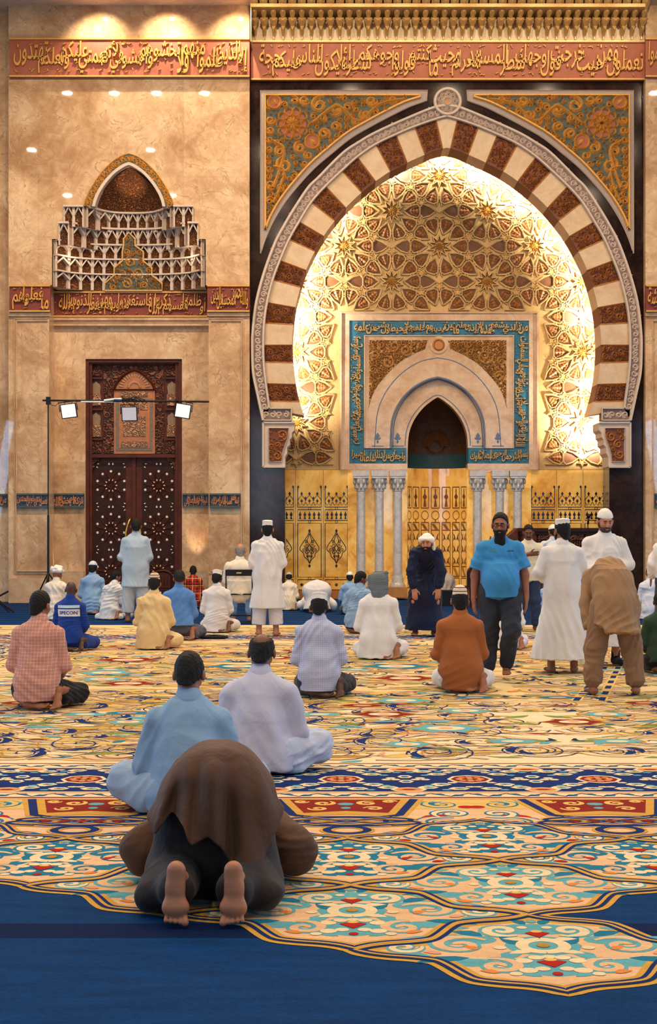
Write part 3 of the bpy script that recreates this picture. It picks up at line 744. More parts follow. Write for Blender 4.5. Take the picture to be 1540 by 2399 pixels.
# ================================================================== CARVED DOOR
def door():
    t = thing('door_1', 'tall dark carved wooden double door inlaid with small pearl stars under an arched transom panel', 'door')
    t['kind'] = 'structure'
    Y = YR + .16
    def B(name, x0, y0, x1, y1, yf, m, par=None, yb=None):
        mb = MB(); prect(mb, x0, y0, x1, y1, Y + yf, (Y + .35) if yb is None else Y + yb); return mb.build(name, m, t if par is None else par)
    fr = MB()
    for x0, y0, x1, y1, d in ((200, 841, 208, 1412, -.12), (419, 841, 427, 1412, -.12), (208, 841, 419, 849, -.12), (208, 849, 216, 1412, -.06), (411, 849, 419, 1412, -.06), (216, 1064, 411, 1072, -.10), (216, 849, 411, 853, -.06)):
        prect(fr, x0, y0, x1, y1, Y + d, Y + .3)
    fr.build('door_frame', M_WOOD, t)
    tr = B('transom_board', 208, 849, 419, 1066, .06, M_WOOD)
    # four side columns of little panels
    for k, (x0, x1) in enumerate(((209, 240), (387, 418))):
        for y0, y1 in ((855, 880), (1032, 1061)):
            b_ = B('carved_panel', x0 + 2, y0, x1 - 2, y1, .02, M_CARVEW, tr, .06)
        for y0, y1 in ((893, 950), (966, 1023)):
            xc = (x0 + x1) / 2
            pts = [(xc - 12, y1), (xc - 12, y0 + 34), (xc - 9, y0 + 29), (xc - 10, y0 + 22), (xc - 11, y0 + 12), (xc - 8, y0 + 6), (xc - 4, y0 + 4), (xc, y0), (xc + 4, y0 + 4), (xc + 8, y0 + 6), (xc + 11, y0 + 12), (xc + 10, y0 + 22), (xc + 9, y0 + 29), (xc + 12, y0 + 34), (xc + 12, y1)]
            m = MB(); m.prism(P2(pts, Y), Y + .03, Y + .1); w = m.build('keyhole_panel', plain('pale_fret', hexc(134, 104, 78), .5, 0, .3, 25), tr)
            m = MB(); prect(m, xc - 11, y0 + 30, xc + 11, y1, Y + .01, Y + .04); m.build('fretwork', M_CARVEL, w)
        for yy in (884, 957, 1027):
            B('rail', x0, yy, x1, yy + 4, -.01, M_WOOD, tr, .08)
    B('carved_field', 243, 856, 384, 1062, .04, M_CARVEW, tr, .07)
    half = [(0, 867), (14, 872), (30, 885), (42, 899), (48, 913), (48, 1062)]
    o_ = bez(half[:5], 5); pts = [(315 + a, b) for a, b in o_] + [(363, 1063), (267, 1063)] + [(315 - a, b) for a, b in o_[::-1]][:-1]
    m = MB(); m.prism(P2(pts, Y), Y + .0, Y + .1); ap = m.build('arched_panel', M_WOODL, t)
    r = MB(); r.ridge(P2([(315 - a, b) for a, b in o_[::-1]] + [(315 + a, b) for a, b in o_[1:]], Y), .06, Y, .08); r.ridge(P2([(267, 913), (363, 913)], Y), .04, Y, .05); r.build('arch_moulding', M_WOOD, ap)
    fan = MB()
    for k in range(15):
        a = PI * (k + .5) / 15; c0 = (wx(315, Y), wz(909, Y))
        for r0, r1 in ((.10, .17), (.24, .36)):
            leaf(fan, c0[0] + r0 * math.cos(a), c0[1] + r0 * math.sin(a), a, r1 - r0, .045, Y - .001, .03)
    fan.build('fan_carving', plain('pale_wood', hexc(196, 150, 112), .5), ap)
    inn_ = MB()
    for x0, y0, x1, y1, d in ((272, 934, 358, 1056, -.012),): prect(inn_, x0, y0, x1, y1, Y + d, Y)
    inn_.build('grey_border', plain('grey_green_fret', hexc(112, 98, 82), .5, 0, .35, 30), ap)
    for x0, y0, x1, y1, m_, d in ((284, 917, 346, 929, M_CARVEL, -.02), (279, 941, 351, 1050, M_WOODL, -.02), (289, 976, 341, 1022, M_CARVEL, -.035), (284, 945, 346, 960, M_CARVEL, -.035), (284, 1034, 346, 1047, M_CARVEL, -.035)):
        B('fret_panel', x0, y0, x1, y1, d, m_, ap, -.005)
    # leaves
    for s, (x0, x1) in enumerate(((216, 314), (315, 411))):
        lf = B('door_leaf', x0, 1072, x1, 1410, .05, M_WOOD)
        f0, f1 = (221, 294) if s == 0 else (333, 407)
        fm = MB(); prect(fm, f0, 1084, f1, 1400, Y + .035, Y + .06); fm.build('star_field', M_WOODD, lf)
        st = MB()
        def star(px, py, r, pts=6, ry=None):
            x, z = wx(px, Y), wz(py, Y); q = []
            for k in range(pts * 2):
                a = PI * k / pts + PI / 2; rr = (r if k % 2 == 0 else r * .48) * Y / F
                q.append((x + rr * math.cos(a), z + rr * math.sin(a)))
            st.prism(q, Y + .028, Y + .04)
        def petal(px, py, a, L=5.4, Wd=2.6):
            x, z = wx(px, Y), wz(py, Y); u = Y / F; ca, sa = math.cos(a), math.sin(a)
            q = [(x + (ca * i - sa * j) * u, z + (sa * i + ca * j) * u) for i, j in ((-L / 2, 0), (-.2 * L, Wd / 2), (L / 2, 0), (-.2 * L, -Wd / 2))]
            st.prism(q, Y + .028, Y + .04)
        cx = 259.5 if s == 0 else 371.5
        inb = lambda a, b: f0 + 1 < a < f1 - 1 and 1086 < b < 1398
        for row in range(-1, 5):
            cy = 1137 + 100.5 * row
            for ccx, ccy in ((cx, cy), (cx - 43, cy + 50), (cx + 43, cy + 50)):
                for k in range(10):
                    a = PI * 2 * k / 10; a += 0 if ccx == cx else 0
                    px, py = ccx + 13.5 * math.cos(a), ccy - 13.5 * math.sin(a)
                    if inb(px, py): petal(px, py, a)
                for k in range(10):
                    a = PI * 2 * (k + .5) / 10; px, py = ccx + 33 * math.cos(a), ccy - 33 * math.sin(a)
                    if ccx == cx and inb(px, py): star(px, py, 3.9)
            for dx in (-4.5, 4.5):
                if inb(cx + dx, cy + 50): petal(cx + dx, cy + 50, PI / 2, 6, 4.5)
        st.build('pearl_inlay', M_PEARL, lf)
        gr = MB()          # strapwork lines between the inlay
        for row in range(-1, 5):
            cy = 1137 + 100.5 * row
            for k in range(5):
                a = PI * k / 5 + PI / 10
                for d in (-7, 7):
                    n_ = (-math.sin(a), math.cos(a)); p = [(cx + n_[0] * d + tt * math.cos(a), cy + n_[1] * d + tt * math.sin(a)) for tt in (-34, 34)]
                    if all(inb(*q) for q in p): gr.ridge(P2(p, Y), .025, Y + .035, .02)
        gr.build('strapwork', M_WOOD, lf)
        hx = 300 if s == 0 else 327; sg = 1 if s == 0 else -1
        h = MB(); h.tube([(wx(hx + sg * 7, Y), Y + .0, wz(1214, Y)), (wx(hx + sg * 5, Y), Y - .06, wz(1217, Y)), (wx(hx, Y), Y - .09, wz(1230, Y)), (wx(hx - sg * 3.5, Y), Y - .1, wz(1246, Y)), (wx(hx - sg * 3.5, Y), Y - .1, wz(1262, Y)), (wx(hx, Y), Y - .09, wz(1280, Y)), (wx(hx + sg * 7, Y), Y, wz(1296, Y))], .022, 10)
        h.build('curved_handle', M_BRASS, lf, True)
    m = MB(); prect(m, 310, 1072, 318, 1410, Y + .0, Y + .06); m.build('meeting_stile', M_WOOD, t)
    for s in (-1, 1):
        pr = [(208, 1070), (240, 1070), (236, 1074), (233, 1080), (226, 1081), (221, 1086), (222, 1094), (217, 1100), (216, 1112), (212, 1117), (212, 1170), (208, 1176)]
        pr = [(627 - a, b) for a, b in pr] if s > 0 else pr
        m = MB(); m.prism(P2(pr, Y), Y - .03, Y + .05); m.build('corner_bracket', M_CARVEW, t)
door()
# ================================================================== MIHRAB CHAMBER
ch = MB()
ch.box(wx(560, YB), wx(797, YB), YB, YB + .3, wz(1100, YB), wz(200, YB)); ch.box(wx(1262, YB), wx(1500, YB), YB, YB + .3, wz(1100, YB), wz(200, YB))
ch.box(wx(797, YB), wx(1262, YB), YB, YB + .3, wz(732, YB), wz(200, YB))
struct(ch.build('wall_chamber', M_GOLDB))
cs = MB(); cs.box(wx(560, YB) - .2, wx(560, YB), YM + .72, YB + .3, -.02, wz(200, YB)); cs.box(wx(1500, YB), wx(1500, YB) + .2, YM + .72, YB + .3, -.02, wz(200, YB)); cs.box(wx(560, YB), wx(1500, YB), YM + .72, YB + .3, wz(200, YB), wz(200, YB) + .2)
struct(cs.build('wall_side', M_GOLD))
def star_panel():
    """girih star pattern covering the chamber's back wall"""
    t = thing('girih_panel', 'gilded star and strapwork wall glowing inside the horseshoe arch', 'panel')
    Y = YB - .001; u = Y / F
    def ok(x, y): return 640 < x < 1452 and 340 < y < 1098 and not (792 < x < 1267 and y > 727)
    fr, fil, cell, st = MB(), MB(), MB(), MB()
    cl = lambda pts: all(ok(*p) for p in pts)
    def shield(sh, out_):
        cell.prism(P2(sh, Y), Y - .012, Y)
        fr.ridge(P2(out_, Y), .042, Y, .055, closed=True, flat=.3)
        c_ = np.mean(sh, 0); fr.ridge(P2([tuple(c_ + (np.array(q) - c_) * .90) for q in out_], Y), .034, Y, .04, closed=True, flat=.3)
    for i in range(-6, 7):
        for j in range(-6, 8):
            if (i + j) % 2: continue
            cx, cy = 1029.5 + 111.5 * i, 577.5 + 82.5 * j
            if not (560 < cx < 1540 and 260 < cy < 1190): continue
            for sg in (-1, 1):      # pair of cells in the bow-tie between rosettes
                bt = lambda r, q: (cx + 111.5 + sg * r, cy - q)
                sh = [bt(r, q) for r, q in ((11, 0), (23, 9), (37, 13), (42, 8), (42, -8), (37, -13), (23, -9))]
                if cl(sh): shield(sh, [bt(r, q) for r, q in ((6, 0), (21.5, 11.5), (37.5, 16.5), (45, 9.5), (45, -9.5), (37.5, -16.5), (21.5, -11.5))])
            rot = lambda r, tt, a: (cx + r * math.cos(a) - tt * math.sin(a), cy - r * math.sin(a) - tt * math.cos(a))
            for k in range(10):
                a = 2 * PI * k / 10
                sh = [rot(r, q, a) for r, q in ((33, 0), (45, 9), (59, 13), (64, 8), (64, -8), (59, -13), (45, -9))]
                if cl(sh):
                    shield(sh, [rot(r, q, a) for r, q in ((28, 0), (43.5, 11.5), (59.5, 16.5), (67, 9.5), (67, -9.5), (59.5, -16.5), (43.5, -11.5))])
                    leafs = rot(49, 0, a)
                    for q in range(3):
                        lx, lz = P2([rot(41 + 7 * q, 0, a)], Y)[0]; leaf(fil, lx, lz, a, .1, .11, Y - .02, .035)
                        for sg in (-1, 1):
                            lx, lz = P2([rot(45 + 5 * q, sg * (2 + 2.3 * q), a)], Y)[0]; leaf(fil, lx, lz, a + sg * .9, .085, .05, Y - .02, .03)
                s2 = []
                a2 = a + PI / 10; c5 = rot(72.9, 0, a2)
                for q in range(10):
                    rr = 12 if q % 2 == 0 else 5.0
                    aa = a2 + PI + 2 * PI * q / 10; s2.append((c5[0] + rr * math.cos(aa), c5[1] - rr * math.sin(aa)))
                if cl(s2) and k < 5: fr.ridge(P2(s2, Y), .05, Y, .06, closed=True, flat=.4); st.prism(P2(s2, Y), Y - .03, Y)
                # long strap lines
                for d in (15.5, -15.5):
                    seg = [rot(25, d, a), rot(70, d, a)]
                    if cl(seg): fr.ridge(P2(seg, Y), .04, Y, .05, flat=.3)
                    seg2 = [rot(14, d * .55, a), rot(29, d * 1.0, a)]
            s10 = [rot((26 if q % 2 else 14), 0, PI * q / 10) for q in range(20)]
            if cl(s10):
                fr.ridge(P2(s10, Y), .07, Y, .075, closed=True, flat=.45)
                for q in range(10):
                    lx, lz = P2([(cx, cy)], Y)[0]; leaf(st, lx, lz, 2 * PI * q / 10, .12, .05, Y, .06); leaf(st, lx + .1 * math.cos(2 * PI * (q + .5) / 10), lz + .1 * math.sin(2 * PI * (q + .5) / 10), 2 * PI * (q + .5) / 10, .12, .06, Y, .05)
    fr.build('strapwork', M_GOLDB, t); q = cell.build('arabesque_cells', plain('umber_gilding', hexc(104, 62, 28), .45, .25, .2, 30, .2, 90), t); fil.build('cell_carving', plain('dull_gilding', hexc(160, 102, 50), .5, .1, .2, 30, .2, 90), q); st.build('stars', M_GOLD, t)
    e = MB(); frame_lines(e, 797, 732, 1262, 1100, Y, 5, .06, 'LRT'); e.build('gilt_edge', M_GOLDB, t)
star_panel()
# back onyx wall on both sides of the mihrab
def onyx_bay(s):
    t = thing('onyx_wall', 'glowing yellow onyx panelling with dark inlaid cresting %s' % ('left of the mihrab columns' if s < 0 else 'right of the mihrab columns behind the dark wooden stand'), 'panelling')
    Y = YB - .02
    x0, x1 = (640, 818) if s < 0 else (1240, 1452)
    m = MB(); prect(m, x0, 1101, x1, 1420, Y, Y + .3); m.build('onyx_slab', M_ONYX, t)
    il = MB(); Z = Y - .004; W3 = lambda w: w * Y / F
    pan = ((632, 690), (696, 755), (760, 817)) if s < 0 else ((1244, 1302), (1307, 1364), (1369, 1425))
    def line(pts, w=2.2, cl=False): il.ridge(P2(pts, Y), W3(w), Z, .004, closed=cl, flat=.9)
    def bud(x, y, r=3.2):
        il.prism(P2([(x, y - r * 1.5), (x + r, y), (x + r * .4, y + r * .4), (x + r * .5, y + r), (x - r * .5, y + r), (x - r * .4, y + r * .4), (x - r, y)], Y), Z - .002, Y)
    jn = MB()
    for a, b in pan:
        if s < 0 and a < 650: a0 = 640
        else: a0 = a
        cx = (a + b) / 2; l, r = a + 2, b - 2; h = (r - l)
        jn.prism(P2([(b + 2.2, 1101), (b + 3, 1101), (b + 3, 1392), (b + 2.2, 1392)], Y), Z, Y)
        # crested top
        line([(l, 1142), (l, 1188), (r, 1188), (r, 1142)]); bud(l + 1, 1141, 3); bud(r - 1, 1141, 3)
        for q in range(3):
            px = l + h * (q + .5) / 3; hw = h / 6
            line([(px - hw, 1174), (px - hw * .8, 1168), (px, 1160), (px + hw * .8, 1168), (px + hw, 1174)], 1.4); bud(px, 1157, 3.4); bud(px, 1174, 3.4)
            line([(px - hw, 1176), (px - hw * .5, 1184), (px, 1179), (px + hw * .5, 1184), (px + hw, 1176)], 1.4)
            if q: bud(px - hw, 1168, 3.4)
        # inscription strip
        line([(l, 1194), (r, 1194), (r, 1219), (l, 1219)], 2, True)
        for q in range(5):
            px = l + h * (q + .5) / 5
            il.prism(P2([(px - 3, 1216), (px - 1, 1210), (px - 3.6, 1206), (px - 1.5, 1202), (px, 1197), (px + 1.5, 1202), (px + 3.6, 1206), (px + 1, 1210), (px + 3, 1216)], Y), Z - .002, Y)
        # tall panel with a medallion
        line([(l, 1226), (r, 1226), (r, 1352), (l, 1352)], 2, True)
        md = [(0, -42), (4, -32), (13, -18), (21, -6), (22, 2), (14, 10), (12, 18), (4, 26), (0, 34)]
        for g in (-1, 1): line([(cx + g * q, 1286 + w) for q, w in bez(md, 3)], 1.8)
        bud(cx, 1244, 3.5); bud(cx, 1326, 3.5)
        for g in (-1, 1):
            for dx, dy, rr, a_ in ((7, -8, 6, 0), (13, 3, 6, 2), (6, 8, 5, 4), (8, -18, 4.5, 1), (4, 18, 4, 3), (5, 0, 4, 5)):
                line([(cx + g * (dx + p[0]), 1286 + dy + p[1]) for p in spiral(0, 0, rr, a_, 1.3, 1, 12, .15)], 1.7)
            line([(cx, 1250), (cx + g * 6, 1268), (cx - g * 5, 1284), (cx + g * 6, 1300), (cx, 1320)], 1.7)
        line([(l, 1358), (r, 1358), (r, 1382), (l, 1382)], 2, True)
        for q in range(3):
            px = l + h * (q + .5) / 3
            for w in range(8):
                x, z = P2([(px, 1370)], Y)[0]; leaf(il, x, z, PI * w / 4, .042, .03, Z, .004)
        for yy in (1191, 1222.5, 1355):
            line([(cx + 3 * math.cos(v), yy + 3 * math.sin(v)) for v in np.linspace(0, 2 * PI, 10)], 1.2)
    il.build('dark_inlay', M_INLAY, t); jn.build('slab_joint', M_INLAYB, t)
onyx_bay(-1); onyx_bay(1)
def mihrab():
    t = thing('mihrab', 'marble mihrab frame with turquoise script border round a pointed niche', 'mihrab')
    Y = YB - .12
    fr = MB()
    for q in ((797, 731, 1262, 751), (797, 751, 819, 1100), (1240, 751, 1262, 1100), (819, 1086, 955, 1100), (1096, 1086, 1240, 1100)): prect(fr, *q, Y, Y + .4)
    frame_lines(fr, 800, 733, 1259, 1100, Y, 4, .04, 'LRT'); fr.build('outer_frame', M_PINKM, t)
    g = MB()
    for q in ((818, 750, 1241, 786), (818, 786, 854, 1086), (1204, 786, 1241, 1086), (854, 1049, 952, 1086), (1098, 1049, 1204, 1086)): prect(g, *q, Y + .03, Y + .4)
    gp_ = g.build('script_ground', M_BLUE, t)
    Yl = Y + .028; u = Y / F
    def run(x0, y0, x1, y1, text, seed, vert=0):
        w, h = (x1 - x0) * u, (y1 - y0) * u
        if vert:
            L = lettering(text, h, w, Yl, .05, seed, .016)
            if vert > 0: L.v = [(wx(x0, Y) + w - c, b, wz(y1, Y) + a) for a, b, c in L.v]        # reads upwards
            else: L.v = [(wx(x0, Y) + c, b, wz(y0, Y) - a) for a, b, c in L.v]
        else:
            L = lettering(text, w, h, Yl, .05, seed, .016); place_mb(L, wx(x0, Y), wz(y1, Y))
        L.build('gold_script', M_GOLDB, gp_)
    run(822, 753, 1237, 783, 'من ذا الذي يشفع عنده إلا بإذنه يعلم ما بين أيديهم وما خلفهم ولا يحيطون بشيء من علمه', 31)
    run(1207, 788, 1238, 1046, 'الله لا إله إلا هو الحي القيوم لا تأخذه سنة ولا نوم له ما في السماوات', 32, -1)
    run(821, 788, 851, 1046, 'وسع كرسيه السماوات والأرض ولا يئوده حفظهما وهو العلي العظيم', 33, 1)
    run(822, 1053, 950, 1082, 'واجعل لي من لدنك سلطانا نصيرا', 34); run(1100, 1053, 1237, 1082, 'بسم الله الرحمن الرحيم أقم الصلاة لدلوك', 35)
    # inner marble field with the big arch
    O = [(0, 812), (40, 822), (85, 846), (120, 878), (148, 915), (164, 958)]
    I1 = [(0, 838), (38, 846), (74, 866), (104, 894), (128, 930), (142, 972), (148, 1046)]
    I2 = [(0, 884), (26, 891), (58, 909), (86, 938), (104, 975), (109, 1010), (110, 1050)]
    I3 = [(0, 931), (12, 938), (34, 956), (54, 982), (66, 1010), (70, 1040), (71, 1094)]
    xm = 1026.0
    f = lambda p, s, yy: P2([(xm + s * a, b) for a, b in p], yy)
    i2, i3 = bez(I2, 5), bez(I3, 5)
    m = MB()
    for s in (-1, 1):
        e = 853 if s < 0 else 1205
        a2 = [(xm + s * a, b) for a, b in i2]
        m.prism(P2([(xm, 785), (e, 785), (e, 1050)] + a2[::-1], Y), Y, Y + .25)
    m.build('arch_field', M_PINKM, t)
    m = MB()
    for s in (-1, 1):
        a2 = [(xm + s * a, b) for a, b in i2]; a3 = [(xm + s * a, b) for a, b in i3]
        m.prism(P2(a2 + [(xm + s * 110, 1100), (xm + s * 71, 1100)] + a3[::-1], Y + .2), Y + .14, Y + .5)
    m.build('inner_arch', M_PINKM, t)
    b = MB()
    for s in (-1, 1):
        b.ridge(f(bez(I1, 5), s, Y), .022, Y - .001, .006, flat=.8); b.ridge(f(offset(i2, 0), s, Y), .05, Y - .001, .03, flat=.5)
        i2b = [(a * .955, q + 5) for a, q in i2]; b.ridge(f(i2b, s, Y + .14), .022, Y + .139, .006, flat=.8)
        i3b = [(a + 6, q - 5) for a, q in i3[:-4]]; i3b[0] = (0, i3b[0][1]); b.ridge(f(i3b, s, Y + .14), .022, Y + .139, .006, flat=.8)
        for dx, yy in ((141, Y), (94, Y + .14)):
            x, z = wx(xm + s * dx, yy), wz(1030, yy)
            for k, (a_, L_) in enumerate(((PI / 2, .17), (PI / 2 + 1, .1), (PI / 2 - 1, .1), (-PI / 2, .1))): leaf(b, x, z, a_, L_, L_ * .6, yy - .001, .006)
            b.ridge(P2([(xm + s * (dx - 14), 1045), (xm + s * (dx + 14), 1045)], yy), .022, yy - .001, .006, flat=.8)
    b.build('blue_inlay', M_BLUEINLAY, t)
    r = MB(); frame_lines(r, 855, 787, 1203, 1048, Y, 2.5, .03, 'LRT'); r.build('fillet', M_CREAM, t)
    for s in (-1, 1):
        pts = [(xm + s * a, q) for a, q in ((24, 797), (161, 797), (161, 952))] + [(xm + s * a, q) for a, q in bez(O, 4)[::-1] if a > 20]
        m = MB(); m.prism(P2(pts, Y), Y - .004, Y + .05); q = m.build('spandrel_ground', M_CARVEG, t)
        scrollwork(P2(pts, Y), Y - .004, 60 + s, .22, .035, .05, .05, fill=1500).build('spandrel_carving', plain('honey_gilding', hexc(206, 156, 92), .42, .3, .1, 30), q)
    m = MB(); c0 = (wx(1028, Y), wz(808, Y)); R = 21 * u
    m.prism([(c0[0] + R * math.cos(a), c0[1] + R * math.sin(a)) for a in np.linspace(0, 2 * PI, 28, endpoint=False)], Y - .02, Y + .05); q = m.build('roundel', M_PINKM, t)
    m = MB(); m.ridge([(c0[0] + R * .55 * math.cos(a), c0[1] + R * .55 * math.sin(a)) for a in np.linspace(0, 2 * PI, 24, endpoint=False)], .06, Y - .02, .04, closed=True)
    m.prism([(c0[0] + R * .5 * math.cos(a), c0[1] + R * .5 * math.sin(a)) for a in np.linspace(0, 2 * PI, 20, endpoint=False)], Y - .03, Y - .01); m.build('roundel_boss', M_BROWNG, q)
    # hollow niche behind the inner arch
    Yn = Y + .5; R = 71 * Yn / F * 1.06; cx = wx(xm, Yn)
    n = MB(); prof = []
    z1, z0 = wz(1062, Yn), wz(930, Yn)
    for k in range(11):
        v = k / 10; prof.append((R * math.sqrt(max(0, 1 - v ** 2.2)), z1 + (z0 - z1 + .05) * v))
    n.lathe(prof, cx, Yn, 28, 0, 0, PI); n.build('niche_dome', plain('dark_bronze_dome', hexc(70, 40, 22), .5, .2, .3, 12, .5, 40), t, True)
    n = MB(); n.lathe([(R * 1.0, wz(1095, Yn)), (R * 1.0, wz(1060, Yn))], cx, Yn, 28, 0, 0, PI); n.build('niche_band', plain('deep_teal_band', hexc(22, 62, 66), .5, 0, .2, 10), t, True)
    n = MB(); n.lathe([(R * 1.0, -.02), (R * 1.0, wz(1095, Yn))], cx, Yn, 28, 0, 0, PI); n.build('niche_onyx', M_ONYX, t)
    sun = MB()
    for k in range(24):
        a = PI * k / 23
        leaf(sun, cx + .1 * math.cos(a), wz(1040, Yn) + .1 * math.sin(a), a, .32, .05, Yn + R * .88, .02)
    sun.ridge([(cx + .2 * math.cos(a), wz(1035, Yn) + .2 * math.sin(a)) for a in np.linspace(0, 2 * PI, 24, endpoint=False)], .04, Yn + R * .86, .02, closed=True)
    sun.build('sunburst', plain('faint_bronze', hexc(104, 62, 32), .5, .2), t)
    il = MB()         # dark inlay of the curved onyx, laid out per facet
    nf = 9
    for k in range(nf):
        a0, a1 = PI * (k + .12) / nf, PI * (k + .88) / nf
        def pt(u_, py, o=.006): a = a0 + (a1 - a0) * u_; return (cx - (R - o) * math.cos(a), Yn + (R - o) * math.sin(a), wz(py, Yn + R * .7))
        def poly(ps): il.face([pt(*p) for p in ps])
        def bar(p, q, w=.09, wy=2.2):
            (u0, v0), (u1, v1) = p, q
            if abs(u1 - u0) < 1e-6: poly([(u0 - w / 2, v0), (u0 + w / 2, v0), (u0 + w / 2, v1), (u0 - w / 2, v1)])
            else: poly([(u0, v0 - wy / 2), (u1, v1 - wy / 2), (u1, v1 + wy / 2), (u0, v0 + wy / 2)])
        for yy in (1141, 1190, 1224, 1242, 1327, 1350, 1354, 1376): bar((0, yy), (1, yy))
        for y0, y1 in ((1141, 1190), (1224, 1350), (1354, 1376)):
            bar((.0, y0), (.0, y1)); bar((1., y0), (1., y1))
        poly([(.3, 1187), (.38, 1176), (.44, 1168), (.56, 1168), (.62, 1176), (.7, 1187)]); poly([(.22, 1164), (.38, 1158), (.62, 1158), (.78, 1164), (.62, 1169), (.38, 1169)]); poly([(.42, 1158), (.42, 1147), (.5, 1143), (.58, 1147), (.58, 1158)])
        ov = [(.5 + .5 * math.sin(w), 1207 - 11 * math.cos(w)) for w in np.linspace(0, 2 * PI, 15)]
        for w in range(14):
            p, q = ov[w], ov[w + 1]; sc = lambda z: (.5 + (z[0] - .5) * .84, 1207 + (z[1] - 1207) * .84)
            poly([p, q, sc(q), sc(p)])
        bar((.5, 1218), (.5, 1224), .12)
        for w in range(4):
            bar((.05 + .1 * w, 1226 + 1), (.55 + .1 * w, 1241)); bar((.05 + .1 * w, 1329), (.55 + .1 * w, 1349))
        for w in range(3):
            yc = 1244 + 28 * w
            for g in (0, 1):
                q = lambda a_: a_ if g == 0 else 1 - a_
                poly([(q(.05), yc + 4), (q(.3), yc + 10), (q(.48), yc + 22), (q(.3), yc + 19), (q(.05), yc + 24), (q(.2), yc + 14)])
    il.build('niche_inlay', M_INLAYB, t)
    return t
mihrab()
pd = MB(); prect(pd, 818, 1376, 955, 1400, YB - 1.0, YB); prect(pd, 1097, 1376, 1240, 1400, YB - 1.0, YB); prect(pd, 640, 1384, 818, 1402, YB - .25, YB)
trim(pd, plain('honey_marble', hexc(176, 118, 62), .25, 0, .2, 3))
vw = MB(); prect(vw, 815, 1100, 955, 1380, YB - .05, YB + .3); prect(vw, 1096, 1100, 1245, 1380, YB - .05, YB + .3)
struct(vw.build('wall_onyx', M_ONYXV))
# six columns
def column(px, Y, label):
    t = thing('marble_column', label, 'column', (wx(px, Y), Y, 0), 0, 'columns flanking the mihrab niche')
    z = lambda py: wz(py, Y); u = Y / F
    a = MB(); w = 19.5 * u; a.box(-w, w, -w, w, z(1116), z(1103)); a.box(-w * .93, w * .93, -w * .93, w * .93, z(1121), z(1116)); a.build('abacus', M_PALE, t)
    c = MB(); c.lathe([(10.5 * u, z(1152)), (12 * u, z(1150)), (11 * u, z(1147)), (13 * u, z(1138)), (16.5 * u, z(1126)), (18 * u, z(1121))], 0, 0, 20)
    for ring, (zz, h, r) in enumerate(((1146, 13, 12.6), (1134, 13, 16.5))):
        for k in range(8):
            a_ = 2 * PI * (k + .5 * ring) / 8; pts = []
            for v in np.linspace(0, 1, 6):
                rr = (r + 3.2 * v ** 2) * u; zz_ = z(zz) + h * u * (v if v < .85 else .85 - (v - .85) * .8)
                pts.append((rr * math.cos(a_), rr * math.sin(a_), zz_))
            c.tube(pts, [2.6 * u, 3.4 * u, 3.6 * u, 3 * u, 2.4 * u, 1.4 * u], 6)
    c.build('capital', M_PALE, t, True)
    s = MB(); s.lathe([(11.4 * u, z(1349)), (10.8 * u, z(1330)), (10.2 * u, z(1152))], 0, 0, 20); s.build('shaft', M_PALE, t, True)
    b = MB(); b.lathe([(18 * u, z(1375)), (18 * u, z(1371)), (16 * u, z(1367)), (13 * u, z(1362)), (14.5 * u, z(1356)), (12.5 * u, z(1351)), (11.4 * u, z(1347))], 0, 0, 20); b.build('base', M_PALE, t, True)
for px, dy, lb in ((846, .55, 'grey marble column farthest left of the mihrab niche'), (889, .45, 'grey marble column in the middle left of the mihrab niche'), (932, .32, 'grey marble column standing directly left of the mihrab niche'),
                   (1119, .32, 'grey marble column standing directly right of the mihrab niche'), (1171, .45, 'grey marble column in the middle right of the mihrab niche behind the bearded man'), (1213, .55, 'grey marble column farthest right of the mihrab niche')):
    column(px, YB - dy, lb)
# floodlights hidden behind the arch ring, aimed at the gilded wall
for px, py, e in ((1045, 322, 700), (930, 352, 260), (1150, 372, 520), (1235, 425, 520), (1330, 520, 420), (1395, 600, 520), (1412, 720, 520), (775, 470, 300), (700, 600, 420), (672, 720, 620), (668, 830, 260), (1400, 1010, 900), (1420, 870, 260), (690, 940, 200)):
    Yl = YB - .75
    light('SPOT', (wx(px, Yl), Yl, wz(py, Yl)), e * 1.25, (1.0, .97, .90), .05, (wx(px + (1030 - px) * .05, YB), YB, wz(py + (640 - py) * .05, YB)), 142, .8)
# lamps in the porch recess and ceiling wall-washers
light('SPOT', (wx(122, YR) + .12, YR - .1, .62), 150, (1, .84, .66), .04, (wx(124, YR) + .1, YR + .1, 4), 50, .8)
light('SPOT', (wx(462, YR), YR - .3, .72), 60, (1, .74, .5), .05, (wx(462, YR), YR + .1, 2.6), 60, .9)
for px in (235, 395, 560): light('SPOT', (wx(px, YL), YL - .75, ZC - .03), 360, (1, .84, .60), .05, (wx(px, YL), YL, 12.1), 95, 1.0)
for px in np.linspace(620, 1480, 9): light('SPOT', (wx(px, YM), YM - 2.2, ZC - .05), 110, (1, .8, .5), .05, (wx(px, YM), YM - .3, 12.4), 70, .9)
